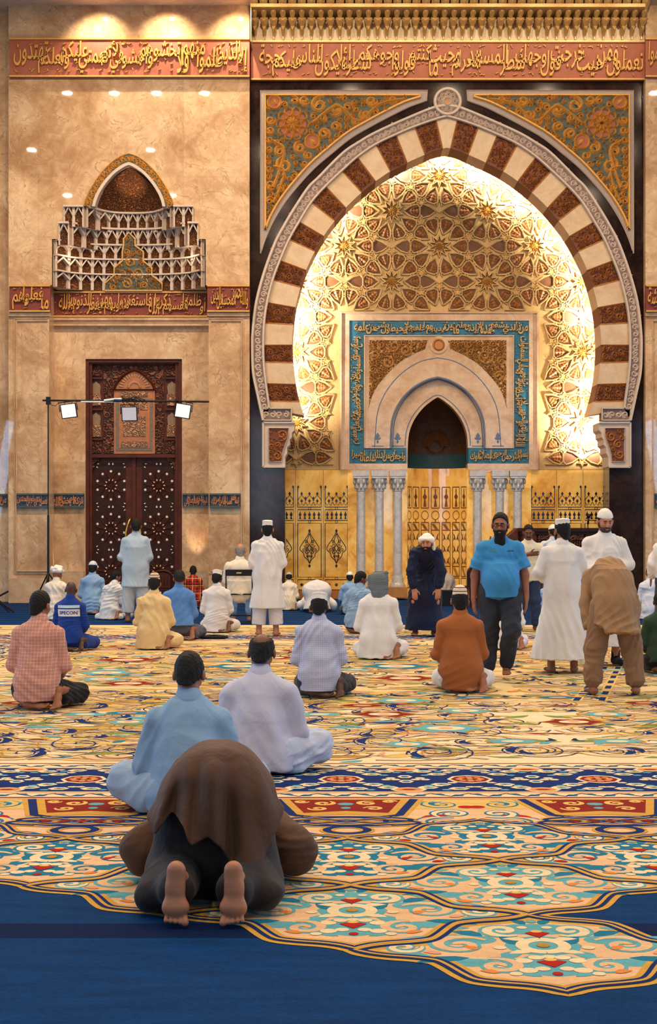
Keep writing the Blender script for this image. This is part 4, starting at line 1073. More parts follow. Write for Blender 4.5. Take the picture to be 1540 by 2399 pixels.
# ================================================================== CARPETS
def wool(name, c, var=.14):
    if name in MATS: return MATS[name]
    m, nt, b = _new(name); v = coords(nt); n = noise(nt, v, 70, 3, .6); n2 = noise(nt, coords(nt, (1.2, 6, 1)), 2.2, 4, .6)
    k = mix(nt, .5, n, n2)
    lo = tuple(x * (1 - var) for x in c[:3]) + (1,); hi = tuple(min(1, x * (1 + var)) for x in c[:3]) + (1,)
    nt.links.new(ramp(nt, k, [(.35, lo), (.65, hi)]), b.inputs['Base Color'])
    b.inputs['Roughness'].default_value = .95; b.inputs['Specular IOR Level'].default_value = .1
    bump(nt, b, n, .25, .006); MATS[name] = m; return m
BLUE, PEACH, GOLDW, NAVY, TEAL, CREAM, RED, ORANGE, LTEAL, FIELD, GREEN, OCHRE, DBLUE, MAROON, ROSE, YELLOW = range(16)
CARP = [wool('royal_blue_pile', hexc(3, 50, 98), .3), wool('peach_pile', hexc(216, 176, 134)), wool('gold_pile', hexc(196, 150, 66)), wool('navy_pile', hexc(18, 42, 100)),
        wool('teal_pile', hexc(32, 112, 142)), wool('ivory_pile', hexc(222, 200, 160)), wool('red_pile', hexc(168, 34, 24)), wool('orange_pile', hexc(214, 128, 62)),
        wool('pale_teal_pile', hexc(92, 160, 170)), wool('cream_yellow_pile', hexc(212, 186, 134)), wool('olive_pile', hexc(120, 134, 66)), wool('ochre_pile', hexc(172, 130, 58)),
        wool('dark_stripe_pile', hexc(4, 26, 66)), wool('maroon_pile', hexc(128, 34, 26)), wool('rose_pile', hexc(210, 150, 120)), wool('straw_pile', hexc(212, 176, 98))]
cp = MB()
ZL = [-.0075 + .0005 * k for k in range(12)]
ZJ = [0]
def zj(L): ZJ[0] = (ZJ[0] + 1) % 230; return ZL[L] + ZJ[0] * 2e-6
def cflat(pts, L, c): cp.flat([tuple(q) for q in pts], zj(L), c)
def cstroke(pts, w, L, c):
    n = len(cp.v); cp.stroke(pts, w, zj(L), c); m = len(cp.v) - n
    for i in range(m): x, y, z = cp.v[n + i]; cp.v[n + i] = (x, y, z + (i // 2) * 1.2e-6)
def ell(x, y, a, b, n=14, rot=0):
    return [(x + a * math.cos(t) * math.cos(rot) - b * math.sin(t) * math.sin(rot), y + a * math.cos(t) * math.sin(rot) + b * math.sin(t) * math.cos(rot)) for t in np.linspace(0, 2 * PI, n, endpoint=False)]
def crect(x0, x1, y0, y1, L, c): cflat([(x0, y0), (x1, y0), (x1, y1), (x0, y1)], L, c)
def cspiral(x, y, r, a0, cw, L, c1, c2, w=.06, turns=1.35, sy=1.0):
    s = spiral(0, 0, r, a0, turns, cw, 22, .12); s[:, 1] *= sy; s += (x, y)
    pr = np.interp(np.linspace(0, 1, len(s)), [0, .15, .7, 1], [.35, 1, .8, .7])
    cstroke(s, w * pr, L, c1)
    if c2 is not None: cstroke(s, w * .55 * pr, L + 1, c2)
def cleaf(x, y, a, Ln, W_, L, c):
    ca, sa = math.cos(a), math.sin(a)
    pr = [(0, 0), (.2, .35), (.5, .5), (.8, .28), (1, 0), (.8, -.1), (.5, -.22), (.2, -.2)]
    cflat([(x + (ca * u * Ln - sa * v * W_), y + (sa * u * Ln + ca * v * W_)) for u, v in pr], L, c)
QL = [(0, .5), (.06, .455), (.13, .425), (.22, .402), (.30, .368), (.338, .31), (.365, .25), (.392, .19), (.43, .132), (.51, .098), (.60, .075), (.67, .045), (.73, 0)]
def cartouche(cx, cy, edge_blue=False, tone=0):
    q = bez(QL, 3)
    top = [(x, y) for x, y in q]; o = top + [(x, -y) for x, y in q[::-1]][1:]
    o = o + [(-x, y) for x, y in o[::-1]][1:-1]
    O = np.array(o) + (cx, cy)
    cflat(O, 2, PEACH)
    cl = np.vstack([O, O[:1]])
    cstroke(cl, .105, 3, GOLDW); cstroke(cl, .052, 8, NAVY); cstroke(cl, .016, 9, GOLDW)
    t1 = TEAL if tone == 0 else LTEAL
    for x, y, a, b in ((0, .06, .15, .13), (0, -.19, .14, .14), (0, .29, .17, .08), (-.26, .14, .09, .06), (.26, .14, .09, .06), (-.3, -.16, .1, .05), (.3, -.16, .1, .05)): cflat(ell(cx + x, cy + y, a, b, 12), 3, t1)
    for s in (-1, 1):
        g = lambda x, y: (cx + s * x, cy + y)
        A = lambda a: a if s > 0 else PI - a
        cspiral(*g(.135, .27), .085, A(-2.2), s, 4, t1, CREAM, .075)
        cspiral(*g(.32, .07), .125, A(2.6), -s, 4, t1, PEACH, .085)
        cspiral(*g(.54, .035), .075, A(2.9), s, 4, LTEAL if tone else t1, CREAM, .055)
        cspiral(*g(.20, -.20), .095, A(1.2), s, 4, t1, PEACH, .075)
        for x, y, a, L_, W_, c in ((.22, .19, .5, .14, .10, TEAL), (.30, -.10, -.3, .22, .10, TEAL), (.44, -.10, .5, .16, .08, LTEAL), (.40, .17, -.2, .16, .07, t1), (.10, .07, 1.1, .13, .1, TEAL), (.1, -.02, -1.0, .13, .1, t1),
                               (.06, -.33, .5, .15, .08, t1), (.03, .36, .9, .09, .07, TEAL), (.26, .31, -.2, .12, .06, t1), (.48, .1, .3, .1, .05, TEAL)):
            cleaf(*g(x, y), A(a), L_, W_ * s, 4, c)
        cleaf(*g(.05, .13), A(.2), .1, .07 * s, 5, CREAM); cleaf(*g(.05, -.02), A(-.3), .1, .07 * s, 5, CREAM)
        ring = spiral(0, 0, .085, A(PI / 2), .5, -s, 12, .95) + np.array((cx, cy + .055)); cstroke(ring, .05, 5, CREAM)
        for x, y, r in ((.05, -.1, .028), (.1, -.14, .03), (.1, -.26, .032), (.045, -.24, .026), (.15, -.3, .022), (.05, .31, .02), (.17, .03, .024)): cflat(ell(*g(x, y), r * 1.1, r), 6, CREAM)
        for x, y, a, c in ((.36, -.19, .2, ORANGE), (.45, .13, .1, ORANGE), (.21, -.29, .4, ORANGE), (.26, .0, .8, RED if tone == 0 else ORANGE), (.40, -.05, .3, RED if tone == 0 else ROSE)): cleaf(*g(x, y), A(a), .075, .06 * s, 6, c)
    for y, w, h in ((.215, .05, .05), (-.17, .058, .055)):
        cflat([(cx - w, cy + y + h * .3), (cx - w * .5, cy + y + h * .6), (cx, cy + y + h * .35), (cx + w * .5, cy + y + h * .6), (cx + w, cy + y + h * .3), (cx, cy + y - h)], 7, RED)
        cflat(ell(cx, cy + y + h * .75, .025, .018), 7, YELLOW)
    cflat(ell(cx, cy + .06, .026, .03), 7, OCHRE); cflat(ell(cx, cy - .30, .02, .022), 7, RED); cflat(ell(cx, cy - .09, .03, .022), 6, CREAM); cflat(ell(cx, cy + .4, .022, .02), 6, LTEAL)
# base fields
crect(-9, 9, 2.2, 8.7, 0, BLUE)
crect(-7, 7, 7.55, 8.72, 1, PEACH)
crect(-8, 8, 10.0, 24.58, 0, FIELD)
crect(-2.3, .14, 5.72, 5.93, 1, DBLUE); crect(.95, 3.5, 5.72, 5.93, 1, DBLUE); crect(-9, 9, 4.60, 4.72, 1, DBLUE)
x0c, y0c = .10, 6.07
for k in range(-4, 6):
    X = x0c + .73 * k; odd = k % 2
    for y in np.arange(5.07, 8.2, 1.0):
        yy = y + (.48 if odd else 0)
        lo = 6.0 + .49 * max(0, -k) if k <= 0 else (5.4 if k == 1 else 7.0)
        if yy >= lo and yy < 7.8: cartouche(X, yy, tone=1 if yy < 6.8 else 0)
# knots, red trapezoids and yellow scroll fields under the border
for k in range(-5, 6):
    X = .10 + 1.46 * k
    for s in (-1, 1):
        cspiral(X + s * .52, 7.98, .15, 1 if s > 0 else 2, s, 4, TEAL, PEACH, .08); cspiral(X + s * .60, 8.22, .12, 4, -s, 4, TEAL, CREAM, .07)
        cleaf(X + s * .42, 8.12, .3 if s > 0 else PI - .3, .2, .1 * s, 4, RED); cleaf(X + s * .42, 7.8, .2 if s > 0 else PI - .2, .2, .12 * s, 4, TEAL); cleaf(X + s * .33, 7.86, 0 if s > 0 else PI, .14, .1, 4, ORANGE)
    crect(X - .73, X + .73, 8.36, 8.66, 2, YELLOW)
    for s in (-1, 1):
        cspiral(X + s * .73 - s * .17, 8.5, .11, 2, s, 3, TEAL, YELLOW, .07); cleaf(X + s * .48, 8.45, 1 if s > 0 else 2, .16, .09, 3, TEAL); cflat(ell(X + s * .70, 8.42, .05, .04), 4, RED); cleaf(X + s * .40, 8.57, 0 if s > 0 else PI, .16, .06, 3, LTEAL)
    tri = [(X - .33, 8.64), (X + .33, 8.64), (X + .24, 8.24), (X, 8.30), (X - .24, 8.24)]
    bt = [(X - .47, 8.66), (X + .47, 8.66), (X + .34, 8.14), (X, 8.2), (X - .34, 8.14)]
    cflat(bt, 4, GOLDW)
    for s in (-1, 1): cstroke([(X + s * .41, 8.66), (X + s * .30, 8.18), (X + s * .05, 8.02)], .05, 6, NAVY)
    cflat(tri, 5, MAROON)
    for s in (-1, 1):
        cspiral(X + s * .13, 8.53, .07, 1, s, 6, YELLOW, None, .035); cspiral(X + s * .16, 8.37, .06, 3, -s, 6, YELLOW, None, .03); cspiral(X + s * .26, 8.58, .045, 0, s, 6, YELLOW, None, .03)
    cflat(ell(X, 8.5, .05, .04, 8), 7, LTEAL); cflat(ell(X, 8.38, .03, .03, 8), 7, LTEAL)
    for yy, rx, ry in ((8.04, .36, .085), (7.96, .40, .085), (8.0, .22, .11)):
        e = np.array(ell(X, yy, rx, ry, 28)); e = np.vstack([e, e[:1]]); cstroke(e, .07, 5, GOLDW); cstroke(e, .034, 6, NAVY)
    for s in (-1, 1): st = [(X - s * .25, 8.1), (X, 8.0), (X + s * .25, 7.9)]; cstroke(st, .06, 7, GOLDW); cstroke(st, .03, 8, NAVY)
    if k % 2:
        for j in range(5): cflat([(X - .2 + .1 * j - .04, 8), (X - .2 + .1 * j, 8.04), (X - .2 + .1 * j + .04, 8), (X - .2 + .1 * j, 7.96)], 9, MAROON)
    e = np.array(ell(X, 7.77, .11, .09, 20)); e = np.vstack([e, e[:1]]); cstroke(e, .08, 5, GOLDW); cstroke(e, .045, 6, NAVY)
def border(Y0, d=1.36, x0=-8, x1=8, along='x', flip=False):
    """patterned border band from Y0 to Y0+d: guard stripes, blue ground, octagon medallions and blossoms"""
    def tr(x, y): return (x, Y0 + y * d) if along == 'x' else (Y0 + y * d, x)
    def R(a, b, u, v, L, c): cflat([tr(a, u), tr(b, u), tr(b, v), tr(a, v)], L, c)
    R(x0, x1, 0, 1, 2, CREAM); R(x0, x1, .19, .83, 3, NAVY)
    for u, v, c in ((.03, .055, MAROON), (.0, .02, ROSE), (.15, .175, ROSE), (.835, .85, ROSE), (.965, .985, MAROON)): R(x0, x1, u, v, 3, c)
    for x in np.arange(x0, x1, .115):
        for u in (.105, .905):
            k = int(round(x / .115)) % 2
            cflat([tr(x, u + .022), tr(x + .06, u + .034), tr(x + .085, u + .005), tr(x + .05, u - .005)] if k else [tr(x, u - .03), tr(x + .07, u - .03), tr(x + .085, u + .0), tr(x + .03, u + .01)], 4, TEAL)
            cstroke([tr(x, u + .035 * (1 if k else -1)), tr(x + .115, u + .035 * (-1 if k else 1))], .012, 4, DBLUE)
    n0 = int(x0 / .83) - 1
    for k in range(n0, int(x1 / .83) + 2):
        X = .082 + .83 * k
        if not x0 < X < x1: continue
        E = lambda x, y, a, b, L, c, n=8, rot=0: cflat([tr(*p) for p in ell(x, y, a, b / d, n)], L, c)
        E(X, .51, .165, .17, 4, NAVY); E(X, .51, .15, .15, 5, CREAM); E(X, .51, .125, .122, 6, MAROON)
        for j in range(8): E(X + .07 * math.cos(j * PI / 4), .51 + .05 * math.sin(j * PI / 4), .026, .026, 7, ORANGE if j % 2 else ROSE, 6)
        E(X, .51, .022, .022, 8, YELLOW)
        for sx in (-1, 1):
            for dx, dy in ((.20, .14), (.20, -.14), (.29, 0), (.10, .25), (.10, -.25), (.29, .22), (.29, -.22)):
                px, py = X + sx * dx, .51 + dy
                if dy == 0: 
                    for j in range(3): E(px + sx * .03 * j, py + (.03 if j == 1 else -.01), .035, .03, 5, CREAM, 6)
                    continue
                E(px, py, .068, .052, 5, CREAM, 6); E(px + .008, py, .042, .026, 6, LTEAL, 5); E(px, py, .013, .013, 7, MAROON, 5)
                E(px - sx * .075, py + .045, .035, .025, 5, CREAM, 5); E(px + sx * .08, py - .03, .034, .024, 5, LTEAL, 5)
        for u in (.235, .785):
            E(X + .415, u, .115, .075, 5, CREAM); E(X + .415, u, .09, .055, 6, ORANGE); E(X + .415, u, .05, .02, 7, MAROON, 6)
        E(X + .415, .45, .05, .06, 5, CREAM, 6); E(X + .415, .45, .03, .03, 6, TEAL, 6); E(X + .415, .58, .05, .06, 5, CREAM, 6); E(X + .415, .58, .03, .03, 6, TEAL, 6)
border(8.66)
border(21.1)
# the cream field of scrolling vines
rc = random.Random(11)
crect(-8, 8, 10.02, 13.2, 1, CREAM)
def vine_cell(x, y, s, k):
    g = lambda a, b: (x + s * a, y + b)
    A = lambda a: a if s > 0 else PI - a
    r = rc.uniform(.16, .30)
    sy = rc.uniform(1.0, 1.5)
    f2 = rc.choice((FIELD, PEACH, CREAM, YELLOW))
    for L, w, c in ((2, .10, OCHRE), (3, .075, f2), (4, .012, NAVY)):
        sp = spiral(0, 0, r, A(rc.uniform(2, 3)) if L == 2 else sp_a, 1.4, s, 24, .15) if False else None
    a0 = A(rc.uniform(1.5, 3.5))
    sp = spiral(0, 0, r, a0, 1.4, s, 24, .15); sp[:, 1] *= sy; sp += (x, y)
    cstroke(sp, .10, 2, OCHRE); cstroke(sp, .07, 3, f2); cstroke(offset(sp, .055), .014, 4, NAVY); cstroke(offset(sp, -.055), .012, 4, OCHRE)
    m = len(sp); j = rc.randint(3, 9)
    cstroke(sp[j:j + 6], [.01, .05, .075, .06, .03, .008], 5, NAVY)
    tail = bez([sp[0], sp[0] + np.array((s * .25, rc.uniform(-.2, .3))), sp[0] + np.array((s * .6, rc.uniform(-.2, .2))), sp[0] + np.array((s * .95, rc.uniform(-.1, .35)))], 8)
    cstroke(tail, .085, 2, OCHRE); cstroke(tail, .055, 3, f2); cstroke(offset(tail, .046), .013, 4, NAVY)
    cleaf(*g(.45, rc.uniform(-.2, .2)), A(rc.uniform(-.4, .6)), .34, .2 * s, 4, rc.choice((OCHRE, GREEN, YELLOW, OCHRE, LTEAL)))
    cleaf(*g(-.35, rc.uniform(-.25, .25)), A(rc.uniform(2.2, 3.6)), .3, .16 * s, 4, rc.choice((YELLOW, PEACH, CREAM, GREEN)))
    for _ in range(4):     # thin drawn outlines of long leaves
        p0 = g(rc.uniform(-.8, .5), rc.uniform(-.36, .36)); p0 = np.array(p0); q = bez([p0, p0 + (s * .2, rc.uniform(.02, .1)), p0 + (s * .5, rc.uniform(-.05, .12)), p0 + (s * .8, rc.uniform(-.1, .05))], 5)
        cstroke(q, np.interp(np.linspace(0, 1, len(q)), [0, .5, 1], [.03, .13, .03]), 2, OCHRE); cstroke(q, np.interp(np.linspace(0, 1, len(q)), [0, .5, 1], [.004, .085, .004]), 3, rc.choice((CREAM, YELLOW, PEACH, YELLOW, GREEN if _ == 0 else CREAM))); cstroke(offset(q, .03), .009, 4, DBLUE)
    for _ in range(1):
        px, py = g(rc.uniform(-.4, .6), rc.uniform(-.35, .35)); c = rc.choice((TEAL, MAROON, LTEAL, ORANGE, NAVY, GREEN, ROSE))
        cleaf(px, py, rc.uniform(0, 6.3), rc.uniform(.08, .2), rc.uniform(.06, .12), 5, c)
    if k % 5 == 0:
        px, py = g(.1, .45); cflat(ell(px, py, .22, .14, 12), 4, OCHRE); cflat(ell(px, py, .19, .11, 12), 5, rc.choice((LTEAL, TEAL, MAROON))); cflat(ell(px, py, .09, .05, 9), 6, rc.choice((ROSE, CREAM))); cstroke([g(-.15, .45), g(-.22, .5), g(-.2, .6)], [.02, .06, .02], 6, NAVY)
for row, y in enumerate(np.concatenate([np.arange(10.45, 21.0, .66), np.arange(10.75, 14.5, .66)])):
    st = rc.getstate()
    for col in range(-3, 5):
        for half in (0, 1, 2, 3):
            rc.seed(row * 131 + half * 17 + (col % 2) * 0)
            s = 1 if col % 2 == 0 else -1
            ax = 1.8 + 2.9 * col
            off = .3 + .74 * half + (.35 if row % 2 else 0)
            vine_cell(ax + (off if s > 0 else 2.9 - off), y + rc.uniform(-.2, .2), s, row + half)
def palmette(X, Y_, w, h, c, c2):
    o = [(-1, 0), (-.62, .35), (-.5, .75), (0, .5), (.5, .75), (.62, .35), (1, 0), (.62, -.35), (.4, -.8), (0, -.5), (-.4, -.8), (-.62, -.35)]
    cflat([(X + a * w * 1.15, Y_ + b * h * 1.15) for a, b in o], 6, OCHRE); cflat([(X + a * w, Y_ + b * h) for a, b in o], 7, c); cflat(ell(X, Y_, w * .5, h * .4, 10), 8, c2); cflat(ell(X, Y_, w * .2, h * .2, 8), 9, ROSE)
for px, py, w, c in ((1345, 1690, .26, MAROON), (900, 1672, .28, MAROON), (1045, 1705, .32, LTEAL), (1090, 1664, .25, LTEAL), (955, 1742, .2, LTEAL), (1320, 1650, .1, MAROON), (1420, 1672, .22, LTEAL), (430, 1648, .25, LTEAL), (300, 1600, .3, MAROON), (560, 1560, .4, TEAL), (250, 1575, .35, LTEAL), (80, 1690, .12, GREEN),
                     (640, 1540, .3, MAROON), (950, 1588, .35, MAROON), (930, 1560, .45, TEAL), (300, 1545, .4, MAROON), (190, 1625, .1, MAROON), (240, 1590, .28, LTEAL), (940, 1640, .3, LTEAL), (20, 1600, .3, TEAL), (300, 1690, .2, LTEAL), (750, 1612, .3, LTEAL)):
    X, Y_ = gp(px, py); palmette(X, Y_, w, w * .9, c, CREAM)
# long straps of a star medallion on the right and the field's side border on the left
for a, b in (((1350, 1640), (1420, 1560)), ((1410, 1640), (1450, 1560)), ((1290, 1600), (1180, 1560)), ((1210, 1600), (1330, 1570))):
    p, q = np.array(gp(*a)), np.array(gp(*b)); cstroke([p, q], .10, 4, YELLOW)
    for t in np.linspace(0, .9, 7): cstroke([p + (q - p) * t, p + (q - p) * (t + .08)], .06, 5, NAVY)
border(-5.36, 1.36, 14.0, 21.1, along='y')
for y in np.arange(22.6, 24.2, .55):
    for k in range(-9, 10): rc.seed(k + int(y * 10)); vine_cell(k * .95, y, 1 if k % 2 else -1, k)
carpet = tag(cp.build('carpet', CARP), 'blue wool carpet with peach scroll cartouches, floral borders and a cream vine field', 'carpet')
b2 = MB(); b2.box(-12, 12, 24.6, 33.9, -.02, -.003, 0)
for y in (25.0, 25.7, 26.3, 26.9, 27.5, 28.2, 28.8, 29.4, 30.2, 30.9, 31.5): b2.face([(-12, y, -.002), (12, y, -.002), (12, y + .20, -.002), (-12, y + .20, -.002)], 1)
tag(b2.build('carpet', [CARP[BLUE], wool('stripe_pile', hexc(8, 34, 74))]), 'plain blue carpet with darker prayer row stripes in front of the marble wall', 'carpet')
# ================================================================== FIGURES: one smooth surface grown from joints
def V3(*a): return np.array(a, float)
def unit(v): v = np.asarray(v, float); return v / (np.linalg.norm(v) + 1e-12)
def rot_x(a): c, s = math.cos(a), math.sin(a); return np.array([[1, 0, 0], [0, c, -s], [0, s, c]])
def rot_z(a): c, s = math.cos(a), math.sin(a); return np.array([[c, -s, 0], [s, c, 0], [0, 0, 1]])
def rot_y(a): c, s = math.cos(a), math.sin(a); return np.array([[c, 0, s], [0, 1, 0], [-s, 0, c]])
class Field:
    """smooth union of limbs; meshed as one closed surface"""
    def __init__(s): s.p = []
    def cap(s, a, b, ra, rb=None, k=.03, sq=None, flat=False):
        s.p.append(('f' if flat else 'c', np.asarray(a, float), np.asarray(b, float), ra, ra if rb is None else rb, k, sq)); return s
    def ell(s, c, r, R=None, k=.02): s.p.append(('e', np.asarray(c, float), np.asarray(r, float), R, k)); return s
    def sub(s, c, r, R=None, k=.01): s.p.append(('s', np.asarray(c, float), np.asarray(r, float), R, k)); return s
    def cut(s, p, n): s.p.append(('p', np.asarray(p, float), unit(n))); return s
    def mesh(s, h):
        lo, hi = [], []
        for q in s.p:
            if q[0] in 'cf': m = max(q[3], q[4]) + q[5] * .5; lo.append(np.minimum(q[1], q[2]) - m); hi.append(np.maximum(q[1], q[2]) + m)
            elif q[0] == 'e': m = q[2].max() + q[4] * .5; lo.append(q[1] - m); hi.append(q[1] + m)
        lo = np.min(lo, 0) - 3 * h; hi = np.max(hi, 0) + 3 * h
        n = np.ceil((hi - lo) / h).astype(int) + 1
        ax = [lo[i] + h * np.arange(n[i]) for i in range(3)]
        f = np.full(n, .2, np.float32)
        def sub_(a, b):
            i0 = np.maximum(0, np.floor((a - lo) / h).astype(int)); i1 = np.minimum(n, np.ceil((b - lo) / h).astype(int) + 1)
            sl = tuple(slice(i0[i], i1[i]) for i in range(3))
            return sl, np.ix_(ax[0][sl[0]], ax[1][sl[1]], ax[2][sl[2]])
        def elld(X, c, r, R):
            x, y, z = X[0] - c[0], X[1] - c[1], X[2] - c[2]
            if R is not None: x, y, z = (R[0, i] * x + R[1, i] * y + R[2, i] * z for i in range(3))
            k0 = np.sqrt((x / r[0]) ** 2 + (y / r[1]) ** 2 + (z / r[2]) ** 2); k1 = np.sqrt((x / r[0] ** 2) ** 2 + (y / r[1] ** 2) ** 2 + (z / r[2] ** 2) ** 2)
            return k0 * (k0 - 1) / np.maximum(k1, 1e-6)
        for q in s.p:
            if q[0] in 'cf':
                _, a, b, ra, rb, k, sq = q; m = max(ra, rb) + k + 2 * h
                sl, X = sub_(np.minimum(a, b) - m, np.maximum(a, b) + m)
                d = b - a; L2 = max(d @ d, 1e-9); L = math.sqrt(L2)
                t0 = ((X[0] - a[0]) * d[0] + (X[1] - a[1]) * d[1] + (X[2] - a[2]) * d[2]) / L2
                t = np.clip(t0, 0, 1) if q[0] == 'c' else t0
                e = [X[i] - a[i] - t * d[i] for i in range(3)]
                if sq is not None:
                    w, fct = unit(sq[0]), sq[1]
                    w = unit(w - d / L * (w @ d) / L) if q[0] == 'f' else w
                    pr = (e[0] * w[0] + e[1] * w[1] + e[2] * w[2]) * (fct - 1); e = [e[i] + pr * w[i] for i in range(3)]
                dist = np.sqrt(e[0] ** 2 + e[1] ** 2 + e[2] ** 2) - (ra + (rb - ra) * np.clip(t0, 0, 1))
                if q[0] == 'f': dist = np.maximum(dist, (np.abs(t0 - .5) - .5) * L)
            elif q[0] in 'es':
                _, c, r, R, k = q; m = r.max() + k + 2 * h
                sl, X = sub_(c - m, c + m); dist = elld(X, c, r, R)
            else:
                _, p, nn = q
                dist = (ax[0] - p[0])[:, None, None] * nn[0] + (ax[1] - p[1])[None, :, None] * nn[1] + (ax[2] - p[2])[None, None, :] * nn[2]
                f = np.maximum(f, dist.astype(np.float32)); continue
            g = f[sl]
            if g.size == 0: continue
            if q[0] == 's':
                w = np.clip(.5 - .5 * (g + dist) / k, 0, 1); f[sl] = g * (1 - w) - dist * w + k * w * (1 - w)
            else:
                w = np.clip(.5 + .5 * (g - dist) / k, 0, 1); f[sl] = g * (1 - w) + dist * w - k * w * (1 - w)
        return surf_nets(f, lo, h)
def surf_nets(f, lo, h):
    s = f < 0
    n = np.array(f.shape)
    cnt = np.zeros(n - 1, np.int8)
    for dx in (0, 1):
        for dy in (0, 1):
            for dz in (0, 1): cnt += s[dx:n[0] - 1 + dx, dy:n[1] - 1 + dy, dz:n[2] - 1 + dz]
    I = np.argwhere((cnt > 0) & (cnt < 8))
    idx = np.full(n - 1, -1, np.int64); idx[I[:, 0], I[:, 1], I[:, 2]] = np.arange(len(I))
    acc = np.zeros((len(I), 3)); c = np.zeros(len(I))
    for axis in range(3):
        o = [i for i in range(3) if i != axis]
        for a in (0, 1):
            for b in (0, 1):
                p = I.copy(); p[:, o[0]] += a; p[:, o[1]] += b; q = p.copy(); q[:, axis] += 1
                fa = f[p[:, 0], p[:, 1], p[:, 2]]; fb = f[q[:, 0], q[:, 1], q[:, 2]]
                m = (fa < 0) != (fb < 0); t = np.where(m, fa / np.where(m, fa - fb, 1), 0)
                pos = p.astype(float); pos[:, axis] += t; acc[m] += pos[m]; c[m] += 1
    v = acc / c[:, None] * h + lo
    faces = []
    for axis in range(3):
        o = [i for i in range(3) if i != axis]
        A = [slice(None)] * 3; B = [slice(None)] * 3; A[axis] = slice(0, -1); B[axis] = slice(1, None)
        ch = s[tuple(A)] != s[tuple(B)]
        E = np.argwhere(ch); E = E[(E[:, o[0]] > 0) & (E[:, o[1]] > 0) & (E[:, o[0]] < n[o[0]] - 1) & (E[:, o[1]] < n[o[1]] - 1)]
        def cell(da, db): q = E.copy(); q[:, o[0]] -= da; q[:, o[1]] -= db; return idx[q[:, 0], q[:, 1], q[:, 2]]
        quad = np.stack([cell(1, 1), cell(0, 1), cell(0, 0), cell(1, 0)], 1)
        ins = s[E[:, 0], E[:, 1], E[:, 2]]; flip = ~ins if axis != 1 else ins
        quad[flip] = quad[flip][:, ::-1]; faces.append(quad)
    return v, np.vstack(faces)
def vnormals(v, f):
    fn = np.cross(v[f[:, 2]] - v[f[:, 0]], v[f[:, 3]] - v[f[:, 1]]); nn = np.zeros_like(v)
    for i in range(4): np.add.at(nn, f[:, i], fn)
    return nn / (np.linalg.norm(nn, axis=1)[:, None] + 1e-12)
def wrinkle(v, seed, amp, freq=9.0, dirs=None):
    """soft cloth folds: ridged, warped waves"""
    r = np.random.RandomState(seed); out = np.zeros(len(v))
    dirs = dirs or [unit((1, .3, .45)), unit((1, -.3, -.55)), unit((.25, .5, 1)), unit((.9, .2, -.2)), unit((-.4, .3, .9))]
    wp = sum(np.sin(v @ r.normal(size=3) * 5 + r.rand() * 6)[:, None] * r.normal(size=3) * .10 for _ in range(3))
    for k, d in enumerate(dirs):
        ph = ((v + wp) @ np.asarray(d)) * freq * (1.3 + .55 * k) + r.rand() * 6
        msk = .5 + .5 * np.sin(v @ r.normal(size=3) * 4.5 + r.rand() * 6)
        out += (1.25 - np.sqrt(np.sin(ph) ** 2 + .06) * 1.7) * msk * amp / (1 + .35 * k)
    return out
def grow(F_, name, m, parent, h, wr=None, smooth_it=1):
    v, f = F_.mesh(h)
    for _ in range(smooth_it):
        acc = v.copy() * 0; c = np.zeros(len(v))
        for a, b in ((0, 1), (1, 2), (2, 3), (3, 0)):
            np.add.at(acc, f[:, a], v[f[:, b]]); np.add.at(acc, f[:, b], v[f[:, a]]); np.add.at(c, f[:, a], 1); np.add.at(c, f[:, b], 1)
        v = v * .45 + acc / np.maximum(c, 1)[:, None] * .55
    if wr: 
        nn = vnormals(v, f); v = v + nn * wrinkle(v, *wr)[:, None]
    me = bpy.data.meshes.new(name)
    me.vertices.add(len(v)); me.vertices.foreach_set('co', v.astype(np.float32).ravel())
    me.loops.add(len(f) * 4); me.loops.foreach_set('vertex_index', f.astype(np.int32).ravel())
    me.polygons.add(len(f)); me.polygons.foreach_set('loop_start', np.arange(0, len(f) * 4, 4, dtype=np.int32))
    me.polygons.foreach_set('use_smooth', np.ones(len(f), bool))
    me.update(calc_edges=True); me.materials.append(m)
    o = link_mesh(name, me, parent)
    if getattr(F_, 'collar', None): grow(F_.collar, 'collar', m, o, max(.006, h * .7))
    for q, S in enumerate(getattr(F_, 'sleeves', [])): grow(S, 'sleeve', m, o, h, (wr[0] * 7 + q + 1, min(.009, wr[1] * .7), 13, [unit((.3, .4, 1)), unit((.6, .2, .8)), unit((-.4, .3, .9))]) if wr else None)
    return o
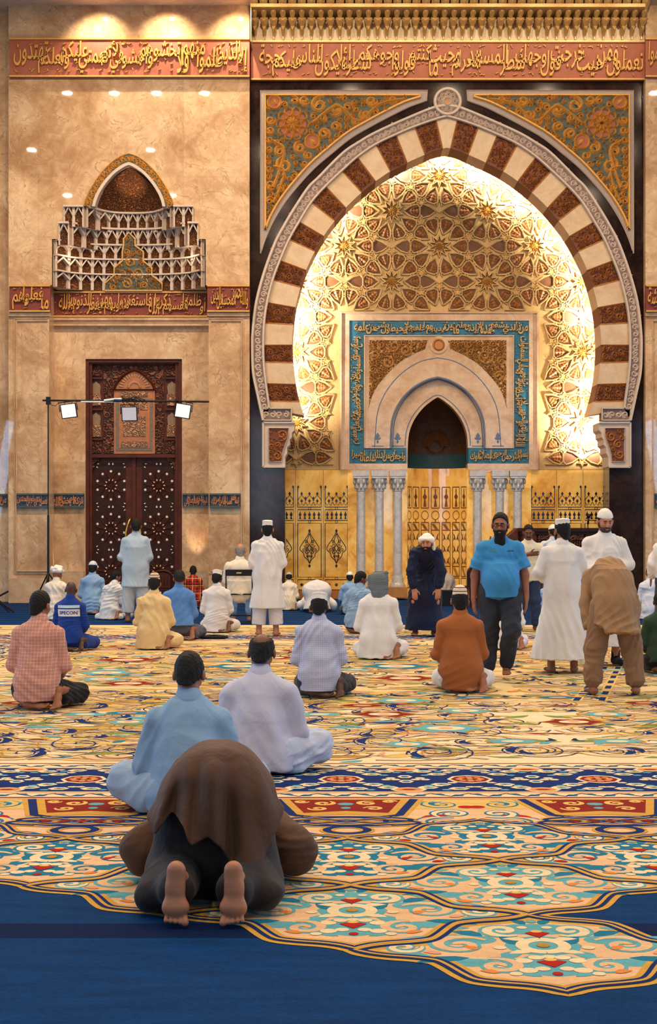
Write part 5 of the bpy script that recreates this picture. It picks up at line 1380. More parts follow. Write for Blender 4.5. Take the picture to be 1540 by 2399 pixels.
# ---------------------------------------------------------------- cloth and skin
def cloth(name, c, rough=.85, check=None, bs=240.0, var=.05):
    if name in MATS: return MATS[name]
    m, nt, b = _new(name); v = coords(nt); n = noise(nt, v, 3.0, 3)
    lo = tuple(x * (1 - var) for x in c[:3]) + (1,); hi = tuple(min(1, x * (1 + var)) for x in c[:3]) + (1,)
    col = ramp(nt, n, [(.3, lo), (.7, hi)])
    if check:
        fx, w, c2 = check[:3]
        sep = nt.nodes.new('ShaderNodeSeparateXYZ'); nt.links.new(v, sep.inputs[0])
        fac = None
        for ax in (0, 2):
            q = math_(nt, 'LESS_THAN', math_(nt, 'FRACT', math_(nt, 'MULTIPLY', sep.outputs[ax], fx)), w)
            fac = q if fac is None else math_(nt, 'MULTIPLY', math_(nt, 'ADD', fac, q), .5)
        col = mix(nt, fac, col, c2)
        if len(check) > 3:
            q = math_(nt, 'LESS_THAN', math_(nt, 'FRACT', math_(nt, 'MULTIPLY', sep.outputs[2], fx * .5)), .07); q2 = math_(nt, 'LESS_THAN', math_(nt, 'FRACT', math_(nt, 'MULTIPLY', sep.outputs[0], fx * .5)), .07)
            col = mix(nt, math_(nt, 'MAXIMUM', q, q2), col, check[3])
    nt.links.new(col, b.inputs['Base Color']); b.inputs['Roughness'].default_value = rough; b.inputs['Specular IOR Level'].default_value = .2
    b.inputs['Sheen Weight'].default_value = .08
    n2 = noise(nt, coords(nt, (1, 1, .55)), 8.0, 3, .5, .55); bump(nt, b, n2, .6, .03)
    MATS[name] = m; return m
def stripes(name, c1, c2, per, duty, axis=2, c3=None):
    if name in MATS: return MATS[name]
    m, nt, b = _new(name); v = coords(nt); sep = nt.nodes.new('ShaderNodeSeparateXYZ'); nt.links.new(v, sep.inputs[0])
    q = math_(nt, 'LESS_THAN', math_(nt, 'FRACT', math_(nt, 'MULTIPLY', sep.outputs[axis], 1 / per)), duty)
    nt.links.new(mix(nt, q, c1, c2), b.inputs['Base Color']); b.inputs['Roughness'].default_value = .9
    MATS[name] = m; return m
def skin_m(k):
    tones = [hexc(176, 116, 84), hexc(140, 86, 58), hexc(104, 62, 42), hexc(70, 42, 30), hexc(196, 138, 104)]
    nm = 'skin_tone_%d' % k
    if nm in MATS: return MATS[nm]
    m = plain(nm, tones[k], .5, 0, .1, 14, .08, 90, .4); b = m.node_tree.nodes['Principled BSDF']
    b.inputs['Subsurface Weight'].default_value = .0
    return m
HAIR = plain('black_hair', hexc(13, 11, 10), .6, 0, .3, 40, .8, 160, .25)
HAIRG = plain('grey_hair', hexc(126, 118, 112), .6, 0, .3, 40, .6, 160)
EYE = plain('eye_white', hexc(168, 150, 138), .2, 0, .02); IRIS = plain('eye_dark', hexc(22, 14, 10), .2)
# ---------------------------------------------------------------- anatomy
def headM(yaw=0, pitch=0, roll=0): return rot_z(yaw) @ rot_x(pitch) @ rot_y(roll)
def add_head(B, J, fine=True):
    R = J['R']; c = J['hed']; L = lambda *p: c + R @ np.array(p)
    B.ell(L(0, -.012, .022), (.076, .097, .098), R, .02); B.ell(L(0, .03, -.035), (.060, .066, .086), R, .03); B.ell(L(0, .052, -.092), (.040, .036, .028), R, .03)
    for s in (-1, 1): B.ell(L(s * .086, -.004, -.012), (.012, .023, .034), R, .012); B.ell(L(s * .038, .058, -.025), (.028, .03, .026), R, .02)
    if fine:
        B.ell(L(0, .083, .028), (.052, .016, .014), R, .015)
        for s in (-1, 1): B.sub(L(s * .031, .101, .006), (.017, .014, .011), R, .012)
        B.cap(L(0, .092, .012), L(0, .113, -.030), .009, .015, .012); B.ell(L(0, .102, -.036), (.021, .013, .010), R, .008)
        B.ell(L(0, .092, -.063), (.024, .012, .007), R, .008); B.ell(L(0, .090, -.074), (.020, .012, .008), R, .008)
    B.cap(L(0, -.02, -.06), J['nec'], .056, .062, .03)
def add_hand(B, wr, d, n, side, curl=.35, ln=1.0):
    d, n = unit(d), unit(n); s = unit(np.cross(d, n)) * side
    B.cap(wr, wr + d * .03, .028, .032, .02, (n, 1.4)); B.cap(wr + d * .04, wr + d * .085, .038, .042, .02, (n, 2.4))
    for i, (o, L) in enumerate(((.031, .072), (.011, .082), (-.010, .076), (-.030, .060))):
        p = wr + d * .098 + s * o; q = p
        dd = unit(d + s * o * 1.2)
        for j, fr in enumerate((.45, .32, .23)):
            a = curl * (.5 + j * .8); e = unit(dd * math.cos(a) - n * math.sin(a)); q2 = q + e * L * fr * ln
            B.cap(q, q2, .0098 - .001 * j, .0092 - .001 * j, .006); q = q2
    p = wr + d * .035 + s * .032; e = unit(d * .65 + s * .62 - n * .25); q = p + e * .045; B.cap(p, q, .013, .0115, .012); B.cap(q, q + unit(d * .9 + s * .25 - n * .2) * .036, .011, .009, .006)
def add_foot(B, heel, ball, up, side, toe=None, toes=True):
    """heel -> ball of the foot; up = instep direction; side = +1 right foot (big toe towards -x side)"""
    heel, ball = np.asarray(heel, float), np.asarray(ball, float); d = unit(ball - heel); up = unit(up - d * (np.asarray(up) @ d)); s = np.cross(d, up)
    B.ell(heel + d * .005, (.033, .036, .034), None, .02); B.cap(heel, heel + (ball - heel) * .55, .033, .030, .03, (up, 1.15)); B.cap(heel + (ball - heel) * .5, ball, .034, .038, .03, (up, 1.6))
    B.cap(ball - s * .022, ball + s * .022, .026, .026, .02, (up, 1.5))
    td = unit(toe if toe is not None else d)
    if toes:
        for i in range(5):
            o = (-.034 + .0165 * i) * side; r = .0145 if i == 0 else .0105 - .0006 * i; L = .042 - .005 * abs(i - .7)
            p = ball + s * o + td * .022; B.cap(p, p + td * L - up * .004, r * .95, r, .008)
def mirror(J):
    for k in list(J):
        if k.endswith('R_') : pass
    return J
def pose(kind, **kw):
    J = {}
    if kind == 'kneel':
        J = dict(pel=V3(0, 0, .24), wai=V3(0, .02, .42), che=V3(0, .03, .62), nec=V3(0, .055, .79), hed=V3(0, .10, .905))
        for s, k in ((-1, 'L'), (1, 'R')):
            J['sh' + k] = V3(s * .168, .04, .648); J['el' + k] = V3(s * .232, .05, .375); J['wr' + k] = V3(s * .14, .27, .28); J['hd' + k] = V3(-s * .3, .9, -.3)
            J['hi' + k] = V3(s * .10, .02, .2); J['kn' + k] = V3(s * .17, .42, .10); J['an' + k] = V3(s * .12, -.06, .07)
    elif kind == 'cross':
        J = dict(pel=V3(0, 0, .14), wai=V3(0, .03, .31), che=V3(0, .06, .49), nec=V3(0, .10, .655), hed=V3(0, .165, .775))
        for s, k in ((-1, 'L'), (1, 'R')):
            J['sh' + k] = V3(s * .172, .07, .512); J['el' + k] = V3(s * .250, .08, .255); J['wr' + k] = V3(s * .14, .32, .20); J['hd' + k] = V3(-s * .3, .9, -.2)
            J['hi' + k] = V3(s * .10, .02, .12); J['kn' + k] = V3(s * .36, .22, .15); J['an' + k] = V3(-s * .08, .38, .07)
    elif kind == 'stand':
        J = dict(pel=V3(0, 0, .96), wai=V3(0, .0, 1.12), che=V3(0, .0, 1.31), nec=V3(0, .005, 1.48), hed=V3(0, .035, 1.615))
        for s, k in ((-1, 'L'), (1, 'R')):
            J['sh' + k] = V3(s * .170, 0, 1.36); J['el' + k] = V3(s * .25, .0, 1.12); J['wr' + k] = V3(s * .25, .10, .87); J['hd' + k] = V3(0, .15, -1)
            J['hi' + k] = V3(s * .095, 0, .92); J['kn' + k] = V3(s * .12, .02, .50); J['an' + k] = V3(s * .13, -.02, .085)
    elif kind == 'chair':
        J = dict(pel=V3(0, 0, .54), wai=V3(0, .0, .70), che=V3(0, .02, .90), nec=V3(0, .05, 1.07), hed=V3(0, .10, 1.195))
        for s, k in ((-1, 'L'), (1, 'R')):
            J['sh' + k] = V3(s * .170, .03, .93); J['el' + k] = V3(s * .235, .08, .71); J['wr' + k] = V3(s * .14, .32, .66); J['hd' + k] = V3(0, .9, -.3)
            J['hi' + k] = V3(s * .10, .02, .52); J['kn' + k] = V3(s * .14, .46, .50); J['an' + k] = V3(s * .14, .42, .085)
    J['R'] = headM(kw.pop('yaw', 0), kw.pop('pitch', -.25), kw.pop('roll', 0))
    for k, v in kw.items(): J[k] = np.asarray(v, float) if k != 'R' else v
    return J
Y_ = V3(0, 1, 0); Z_ = V3(0, 0, 1)
def body(J, fine=False, hands=False, feet='stand', belly=0, bare=.78):
    B = Field()
    t = unit(J['che'] - J['pel']); fw = unit(np.cross(t, V3(1, 0, 0))) * -1 if abs(t[0]) < .95 else Y_
    B.cap(J['pel'], J['wai'], .14, .125, .04, (fw, 1.3)); B.cap(J['wai'], J['che'], .13, .155, .05, (fw, 1.45)); B.cap(J['che'], J['nec'], .12, .06, .05, (fw, 1.3)); B.cap(J['shL'], J['shR'], .062, .062, .05)
    if belly: B.ell(J['wai'] + fw * .07, (.17, .15, .17), None, .06)
    add_head(B, J, fine)
    for k, s in (('L', -1), ('R', 1)):
        B.cap(J['sh' + k], J['el' + k], .056 * bare, .043 * bare, .03); B.cap(J['el' + k], J['wr' + k], .044 * bare, .029 * min(1, bare + .15), .025)
        d = J['hd' + k]
        if hands: add_hand(B, J['wr' + k], d, J.get('hn' + k, V3(s * 1.0, 0, 0)), J.get('ts' + k, 1 if k == 'R' else -1), .35)
        else: B.cap(J['wr' + k], J['wr' + k] + unit(d) * .14, .034, .022, .02, (V3(1, 0, 0), 1.8))
        B.cap(J['hi' + k], J['kn' + k], .088, .058, .04); B.cap(J['kn' + k], J['an' + k], .06, .042, .03)
        if feet == 'stand' or (feet == 'custom' and 'he' + k not in J):
            a = J['an' + k]; yw = J.get('fy' + k, s * .18); fd = V3(math.sin(yw), math.cos(yw), 0)
            hz = a + V3(0, 0, -.045) - fd * .035; B.cap(a, hz, .038, .034, .02)
            add_foot(B, V3(hz[0], hz[1], a[2] - .047), a + fd * .12 + V3(0, 0, -.056), Z_, s)
        elif feet == 'custom' and 'he' + k in J:
            B.cap(J['an' + k], J['he' + k], .038, .034, .02); add_foot(B, J['he' + k], J['ba' + k], J['up' + k], J.get('fs' + k, s), J.get('to' + k))
        elif feet != 'none':
            a = J['an' + k]; B.cap(a, a + V3(0, -.12, -.02), .036, .03, .02)
    return B
def shirt(J, ease=.022, sleeve=1.0, seat=None, k_=.05, wide=0.0, sl_r=(.064, .060, .046), collar=True, short=False, belly=0):
    """a garment over torso and arms; sleeve = share of the forearm it covers"""
    G = Field()
    t = unit(J['che'] - J['pel']); fw = unit(np.cross(t, V3(1, 0, 0))) * -1
    G.cap(J['pel'], J['wai'], .165 + wide + ease * .3, .15 + wide * .6 + ease * .3, .06, (fw, 1.3)); G.cap(J['wai'], J['che'], .152 + wide * .5, .165 + ease * .3, .05, (fw, 1.4))
    G.cap(J['che'], J['nec'], .145, .056, .06, (fw, 1.3)); G.cap(J['shL'], J['shR'], .066, .066, .06)
    for k in 'LR': G.cap(J['nec'] - V3(0, 0, .03), J['sh' + k], (.036), .052, .05)
    if belly: G.ell(J['wai'] + fw * .075, (.19, .17, .20), None, .06)
    for k in 'LR':
        sh = J['sh' + k]
        if short:
            G.cap(sh, sh * .5 + J['el' + k] * .5, sl_r[0] - .004, sl_r[0] + .004, .03); G.cap(sh * .55 + J['el' + k] * .45, sh * .25 + J['el' + k] * .75, sl_r[0] + .002, sl_r[0] + .010, .02, None, True)
        else:
            w = J['el' + k] + (J['wr' + k] - J['el' + k]) * sleeve
            G.cap(sh, J['el' + k], sl_r[0], sl_r[1], .022); G.cap(J['el' + k], J['el' + k] * .35 + w * .65, sl_r[1], sl_r[2] + .006, .02); G.cap(J['el' + k] * .5 + w * .5, w, sl_r[2] + .008, sl_r[2], .015, None, True)
    G.collar = None
    if collar:
        nd = unit(J['hed'] + J['R'] @ V3(0, -.02, -.06) - J['nec']); K = Field(); G.collar = K
        K.cap(J['nec'] - nd * .075, J['nec'] - nd * .02, .085, .079, .01); K.cap(J['nec'] - nd * .035, J['nec'] + nd * .030, .081, .068, .01, None, True); K.ell(J['nec'] + nd * .045, (.062, .062, .03), None, .006)
    return G
def hairpart(J, kind, mat, parent, h, grow_=.010):
    R = J['R']; c = J['hed']; L = lambda *p: c + R @ np.array(p); n = lambda *p: R @ np.array(p)
    H = Field()
    H.ell(L(0, -.014, .026), (.076 + grow_, .097 + grow_, .098 + grow_), R, .02); H.cap(L(0, -.050, -.03), L(0, -.045, -.085), .064, .058, .03)
    H.cut(L(0, -.085, -.112), n(0, .786, -.618)) if kind != 'short' else H.cut(L(0, -.085, -.098), n(0, .70, -.72))
    if kind == 'bald': H.sub(L(0, -.02, .12), (.095, .15, .105), R, .01)
    if kind == 'bald2': H.sub(L(0, -.062, .092), (.064, .088, .085), R, .012)
    if kind == 'undercap': H.cut(L(0, 0, .05), n(0, .05, 1))
    return grow(H, 'hair', mat, parent, h, (7, .0035, 46))
def capart(J, kind, mat, parent, h, name='prayer_cap'):
    R = J['R']; c = J['hed']; L = lambda *p: c + R @ np.array(p); n = lambda *p: R @ np.array(p); H = Field()
    if kind == 'kufi':
        H.cap(L(0, -.016, .045), L(0, -.026, .125), .092, .086, .01, (n(1, 0, 0), 1.14), True); H.ell(L(0, -.026, .118), (.074, .086, .02), R, .02)
    elif kind == 'round':
        H.ell(L(0, -.018, .036), (.088, .107, .106), R, .01); H.cut(L(0, -.02, .038), n(0, .1, -1))
    elif kind == 'tall':
        H.cap(L(0, -.018, .040), L(0, -.028, .115), .094, .076, .01, (n(1, 0, 0), 1.14), True); H.ell(L(0, -.028, .11), (.062, .072, .05), R, .02)
    return grow(H, name, mat, parent, h, (5, .0015, 30))
def collar_mesh(*a): pass
def person(label, px, py, J, rz=0.0, scale=1.0, dy=0.0, group=None):
    X, Yw = gp(px, py); Yw += dy
    X = (px - CX) / F * Yw
    t = thing('person', label, 'person', (X, Yw, 0), rz, group); t.scale = (scale,) * 3
    return t, max(.0062, min(.016, .85 * Yw / F * 1.55))
def eyes(J, par):
    R = J['R']; c = J['hed']; L = lambda *p: c + R @ np.array(p)
    for s in (-1, 1):
        B = Field(); B.ell(L(s * .031, .0855, .005), (.0125, .010, .0050), R, .004); o = grow(B, 'eye', EYE, par, .0035)
        B = Field(); B.ell(L(s * .031, .0955, .004), (.0068, .004, .0048), R, .003); grow(B, 'iris', IRIS, o, .002)
    B = Field()
    for s in (-1, 1): B.cap(L(s * .016, .099, .027), L(s * .047, .088, .025), .0058, .0045, .004)
    grow(B, 'eyebrows', HAIR, par, .004)
def beard(J, par, kind='short', mat=None):
    R = J['R']; c = J['hed']; L = lambda *p: c + R @ np.array(p); n = lambda *p: R @ np.array(p); B = Field()
    B.ell(L(0, .040, -.070), (.066, .062, .058), R, .02); B.cut(L(0, .09, -.053), n(0, .35, 1)); 
    for s in (-1, 1): B.cap(L(s * .070, .012, -.01), L(s * .062, .02, -.06), .010, .014, .01)
    B.sub(L(0, .112, -.066), (.026, .03, .013), R, .006)
    if kind == 'long':
        B.ell(L(0, .065, -.16), (.058, .036, .10), R, .03); B.ell(L(0, .06, -.22), (.040, .028, .09), R, .03)
    B.cap(L(-.026, .103, -.052), L(.026, .103, -.052), .0085, .0085, .006)
    grow(B, 'beard', mat or HAIR, par, .006, (3, .003, 40))
# ================================================================== THE PEOPLE
C = lambda n, r, g, b, **k: cloth(n, hexc(r, g, b), **k)
WHITE = C('white_cotton', 214, 210, 206); WHITE2 = C('warm_white_cotton', 218, 206, 186); CREAMC = C('cream_kurta', 216, 186, 132); LBLUE = C('light_blue_cotton', 128, 160, 192); SKY = C('sky_blue_cotton', 146, 170, 194)
LAV = C('pale_lavender_cotton', 188, 188, 206); RBLUE = C('blue_shirt_cotton', 80, 126, 184); COVER = C('royal_blue_coverall', 18, 52, 128); NAVYC = C('navy_thobe', 10, 18, 50, rough=.55); TEE = C('azure_tee', 58, 136, 192)
DKT = C('charcoal_trousers', 44, 48, 58); BLK = C('black_cloth', 24, 24, 28); KHAKI = C('khaki_kameez', 150, 116, 82); BRN = C('dark_brown_kurta', 82, 54, 38, rough=.7); BRND = C('very_dark_brown_trousers', 40, 32, 30, rough=.7); RUST = C('rust_brown_kurta', 152, 88, 44)
GBLUE = C('grey_blue_kurta', 160, 178, 192); JEAN = C('dark_denim', 42, 58, 88); GREEN_ = C('dark_green_cloth', 40, 62, 48); GREYT = C('grey_trousers', 84, 86, 94)
PINKC = C('pink_check_shirt', 186, 128, 112, check=(34, .14, hexc(222, 186, 168))); LAVC = C('lavender_check_shirt', 156, 162, 192, check=(52, .5, hexc(186, 190, 210))); PLAID = C('red_plaid_shirt', 172, 40, 28, check=(11, .45, hexc(44, 16, 18), hexc(214, 170, 90)))
CAPW = plain('white_cap_cloth', hexc(220, 216, 208), .9, 0, .06, 20, .4, 90)
def hood(J, m, par, h, kind, name='headscarf'):
    R = J['R']; c = J['hed']; L = lambda *p: c + R @ np.array(p); n = lambda *p: R @ np.array(p); H = Field()
    if kind == 'turban':       # pale folded turban
        H.ell(L(0, -.02, .06), (.10, .12, .085), R, .02)
        for k in range(6):
            a = k * 1.05; H.cap(L(.10 * math.cos(a), .115 * math.sin(a) - .02, .05 + .02 * math.sin(k * 2)), L(.10 * math.cos(a + 1.2), .115 * math.sin(a + 1.2) - .02, .085 - .02 * math.cos(k)), .034, .03, .02)
        H.cap(L(.04, .03, .13), L(-.05, -.03, .14), .045, .04, .03); H.cut(L(0, -.02, .012), n(0, .1, -1))
    elif kind == 'wrap':       # smooth white wrap with a tail over the shoulder
        H.ell(L(0, -.014, .035), (.094, .112, .108), R, .02); H.cap(L(-.09, .02, .045), L(.09, .02, .045), .03, .03, .03)
        for k in range(8):
            a = PI * 2 * k / 8; H.cap(L(.088 * math.cos(a), .104 * math.sin(a) - .01, .05), L(.088 * math.cos(a + .8), .104 * math.sin(a + .8) - .01, .065), .022, .022, .02)
        H.cut(L(0, .06, .026), n(0, .55, -.84)); 
        H.cap(L(-.07, -.07, .0), L(-.095, -.05, -.09), .036, .026, .02, (n(0, 1, 0), 1.5)); H.cap(L(.02, -.10, .01), L(-.05, -.09, -.06), .034, .03, .03)
    elif kind == 'keffiyeh':
        H.ell(L(0, -.014, .03), (.10, .118, .108), R, .02); H.cap(L(0, -.05, -.02), L(.0, -.07, -.17), .10, .085, .04, (n(0, 1, 0), 1.35))
        for k in range(5): H.cap(L(-.10, -.05, .06 - .03 * k), L(.10, -.06, .10 - .045 * k), .028, .024, .02)
        H.cap(L(-.10, .0, .06), L(-.135, -.02, .02), .03, .014, .02); H.cap(L(.08, -.04, -.08), L(.07, -.04, -.22), .04, .024, .02)
    return grow(H, name, m, par, h, (9, .004, 24))
def finish(t, J, h, skin, hair='short', cap=None, fine=False, hands=False, feet='hidden', belly=0, capm=None, hairm=None, capn='prayer_cap', bare=False):
    bh = max(.007, h * (.8 if fine else 1.25))
    grow(body(J, fine, hands, feet, belly), 'body', skin_m(skin), t, bh if not hands else min(bh, .0075))
    if hair: hairpart(J, hair, hairm or HAIR, t, h * .8)
    if cap in ('kufi', 'round', 'tall'): capart(J, cap, capm or CAPW, t, h * .8, capn)
    elif cap: hood(J, capm or CAPW, t, h * .8, cap, capn)
    if fine: eyes(J, t)
def kneeler(label, px, base, top, sm, tm, skin, hair='short', cap=None, yaw=0, pitch=-.3, roll=0, rz=0, wide=0.0, robe=0.0, seed=1, foot=1, capm=None, hem=.05, arms=None, hairm=None, capn='prayer_cap', lean=(0, 0), fat=1.0, h=None, sn='shirt'):
    J = pose('kneel', yaw=yaw, pitch=pitch, roll=roll)
    H0 = 1.015 + (.02 if cap else 0)
    Yg = F * HC / (base - HOR); sc = (base - top) * Yg / F / H0
    if lean != (0, 0):
        for k in J:
            if k != 'R' and J[k][2] > .3: w = (J[k][2] - .2) / .7; J[k] = J[k] + V3(lean[0] * w, lean[1] * w, 0)
    if arms:
        for k, v in arms.items(): J[k] = V3(*v)
    s = foot
    J['heR'] = V3(s * .205, -.07, .165); J['baR'] = V3(s * .215, -.175, .045); J['upR'] = V3(0, .8, .6); J['toR'] = V3(-.10 * s, -.75, -.30); J['anR'] = V3(s * .215, .01, .155)
    kk = 'R' if s > 0 else 'L'; J['kn' + kk] = V3(s * .29, .34, .10); J['fsR'] = s
    J['heL'] = V3(-s * .05, -.13, .05); J['baL'] = V3(s * .07, -.16, .04); J['upL'] = V3(0, .3, -.9); J['anL'] = V3(-s * .10, -.07, .06)
    t, hh = person(label, px, base, J, rz, sc, .16 * sc); h = h or hh
    finish(t, J, h, skin, hair, cap, feet='custom', capm=capm, hairm=hairm, capn=capn)
    G = shirt(J, wide=wide)
    G.cap(V3(-.055, -.02, .22), V3(.055, -.02, .22), .145 + wide, .145 + wide, .06, (Y_, 1.1)); G.cap(V3(0, -.02, .36), V3(0, -.03, hem - .03), .135 + wide, .182 + wide + robe * .4, .10, (Y_, 1.15))
    if robe:
        G.cap(V3(-.15 - robe, -.02, .05), V3(.12 + robe, -.02, .05), .085, .085, .07); G.cap(V3(-.13, .1, .14), V3(-.19 - robe, .36, .10), .11, .09, .06); G.cap(V3(.13, .1, .14), V3(.19 + robe, .36, .10), .11, .09, .06)
    G.cut(V3(0, 0, max(.012, hem if not robe else .012)), V3(0, 0, -1))
    grow(G, sn, sm, t, h, (seed, .010, 9))
    T = Field()
    for q in (-1, 1):
        k = 'L' if q < 0 else 'R'
        T.cap(V3(q * .10, 0, .17), J['kn' + k], .115, .088, .04); T.cap(J['kn' + k], V3(J['kn' + k][0] * .75, .06, .09), .082, .066, .04)
    T.cap(V3(-.1, 0, .17), V3(.1, 0, .17), .13, .13, .04); T.cut(V3(0, 0, .012), V3(0, 0, -1))
    grow(T, 'trousers', tm, t, h, (seed + 3, .007, 13)); return t, J
def crosser(label, px, base, top, sm, tm, skin, hair='short', cap=None, yaw=0, pitch=-.45, wide=.0, seed=1, rz=0, sn='shirt', hairm=None):
    J = pose('cross', yaw=yaw, pitch=pitch); Yg = F * HC / (base - HOR); sc = (base - top) * Yg / F / .89
    t, h = person(label, px, base, J, rz, sc, .17 * sc)
    finish(t, J, h, skin, hair, cap, hairm=hairm)
    G = shirt(J, wide=wide, sl_r=(.082, .070, .052)); G.cap(V3(0, 0, .32), V3(0, -.02, .04), .14 + wide, .195 + wide, .10, (Y_, 1.2)); G.cap(V3(-.12, 0, .1), V3(.12, 0, .1), .13, .13, .06)
    G.cut(V3(0, 0, .03), V3(0, 0, -1)); grow(G, sn, sm, t, h, (seed, .012, 8))
    T = Field()
    for q, k in ((-1, 'L'), (1, 'R')):
        T.cap(V3(q * .12, .0, .13), J['kn' + k], .135, .105, .05); T.cap(J['kn' + k], V3(q * .03, .36, .09), .10, .075, .05); T.cap(J['kn' + k] + V3(0, 0, 0), V3(q * .24, .02, .06), .09, .07, .06)
    T.cut(V3(0, 0, .012), V3(0, 0, -1)); grow(T, 'trousers', tm, t, h, (seed + 5, .010, 10)); return t, J
def skirt_folds(seed, amp=.014, fr=17): return (seed, amp, fr, [unit((1, .2, .05)), unit((.7, -.7, .05)), unit((.6, .8, .1))])
def stander(label, px, base, top, sm, skin, hair='short', cap=None, yaw=0, pitch=-.1, rz=0, hem=.55, tm=None, tz=.25, J=None, flare=.24, seed=1, capm=None, folded=True, H0=1.735, sn='robe', fine=False, hands=False, wide=0, capn='prayer_cap'):
    J = J or pose('stand', yaw=yaw, pitch=pitch)
    if folded:
        for q, k in ((-1, 'L'), (1, 'R')): J['el' + k] = V3(q * .232, -.005, 1.10); J['wr' + k] = V3(q * .06, .20, 1.10); J['hd' + k] = V3(-q, .1, 0)
    Yg = F * HC / (base - HOR); sc = (base - top) * Yg / F / H0
    t, h = person(label, px, base, J, rz, sc, .06 * sc if abs(rz) < 1 else -.06 * sc)
    finish(t, J, h, skin, hair, cap, feet='stand', fine=fine, hands=hands, capm=capm, capn=capn)
    G = shirt(J, wide=wide, sl_r=(.070, .066, .050)); G.cap(V3(0, 0, 1.26), V3(0, 0, .95), .155 + wide, .17 + wide, .08, (Y_, 1.3)); G.cap(V3(0, 0, 1.22), V3(0, 0, hem), .13 + wide, flare, .12, (Y_, 1.22), True)
    grow(G, sn, sm, t, h, skirt_folds(seed))
    if tm is not None:
        T = Field()
        for q, k in ((-1, 'L'), (1, 'R')): T.cap(J['hi' + k], V3(J['an' + k][0], J['an' + k][1] + .01, tz), .12, .105, .03, None, True)
        grow(T, 'trousers', tm, t, h, skirt_folds(seed + 2, .008, 24))
    return t, J
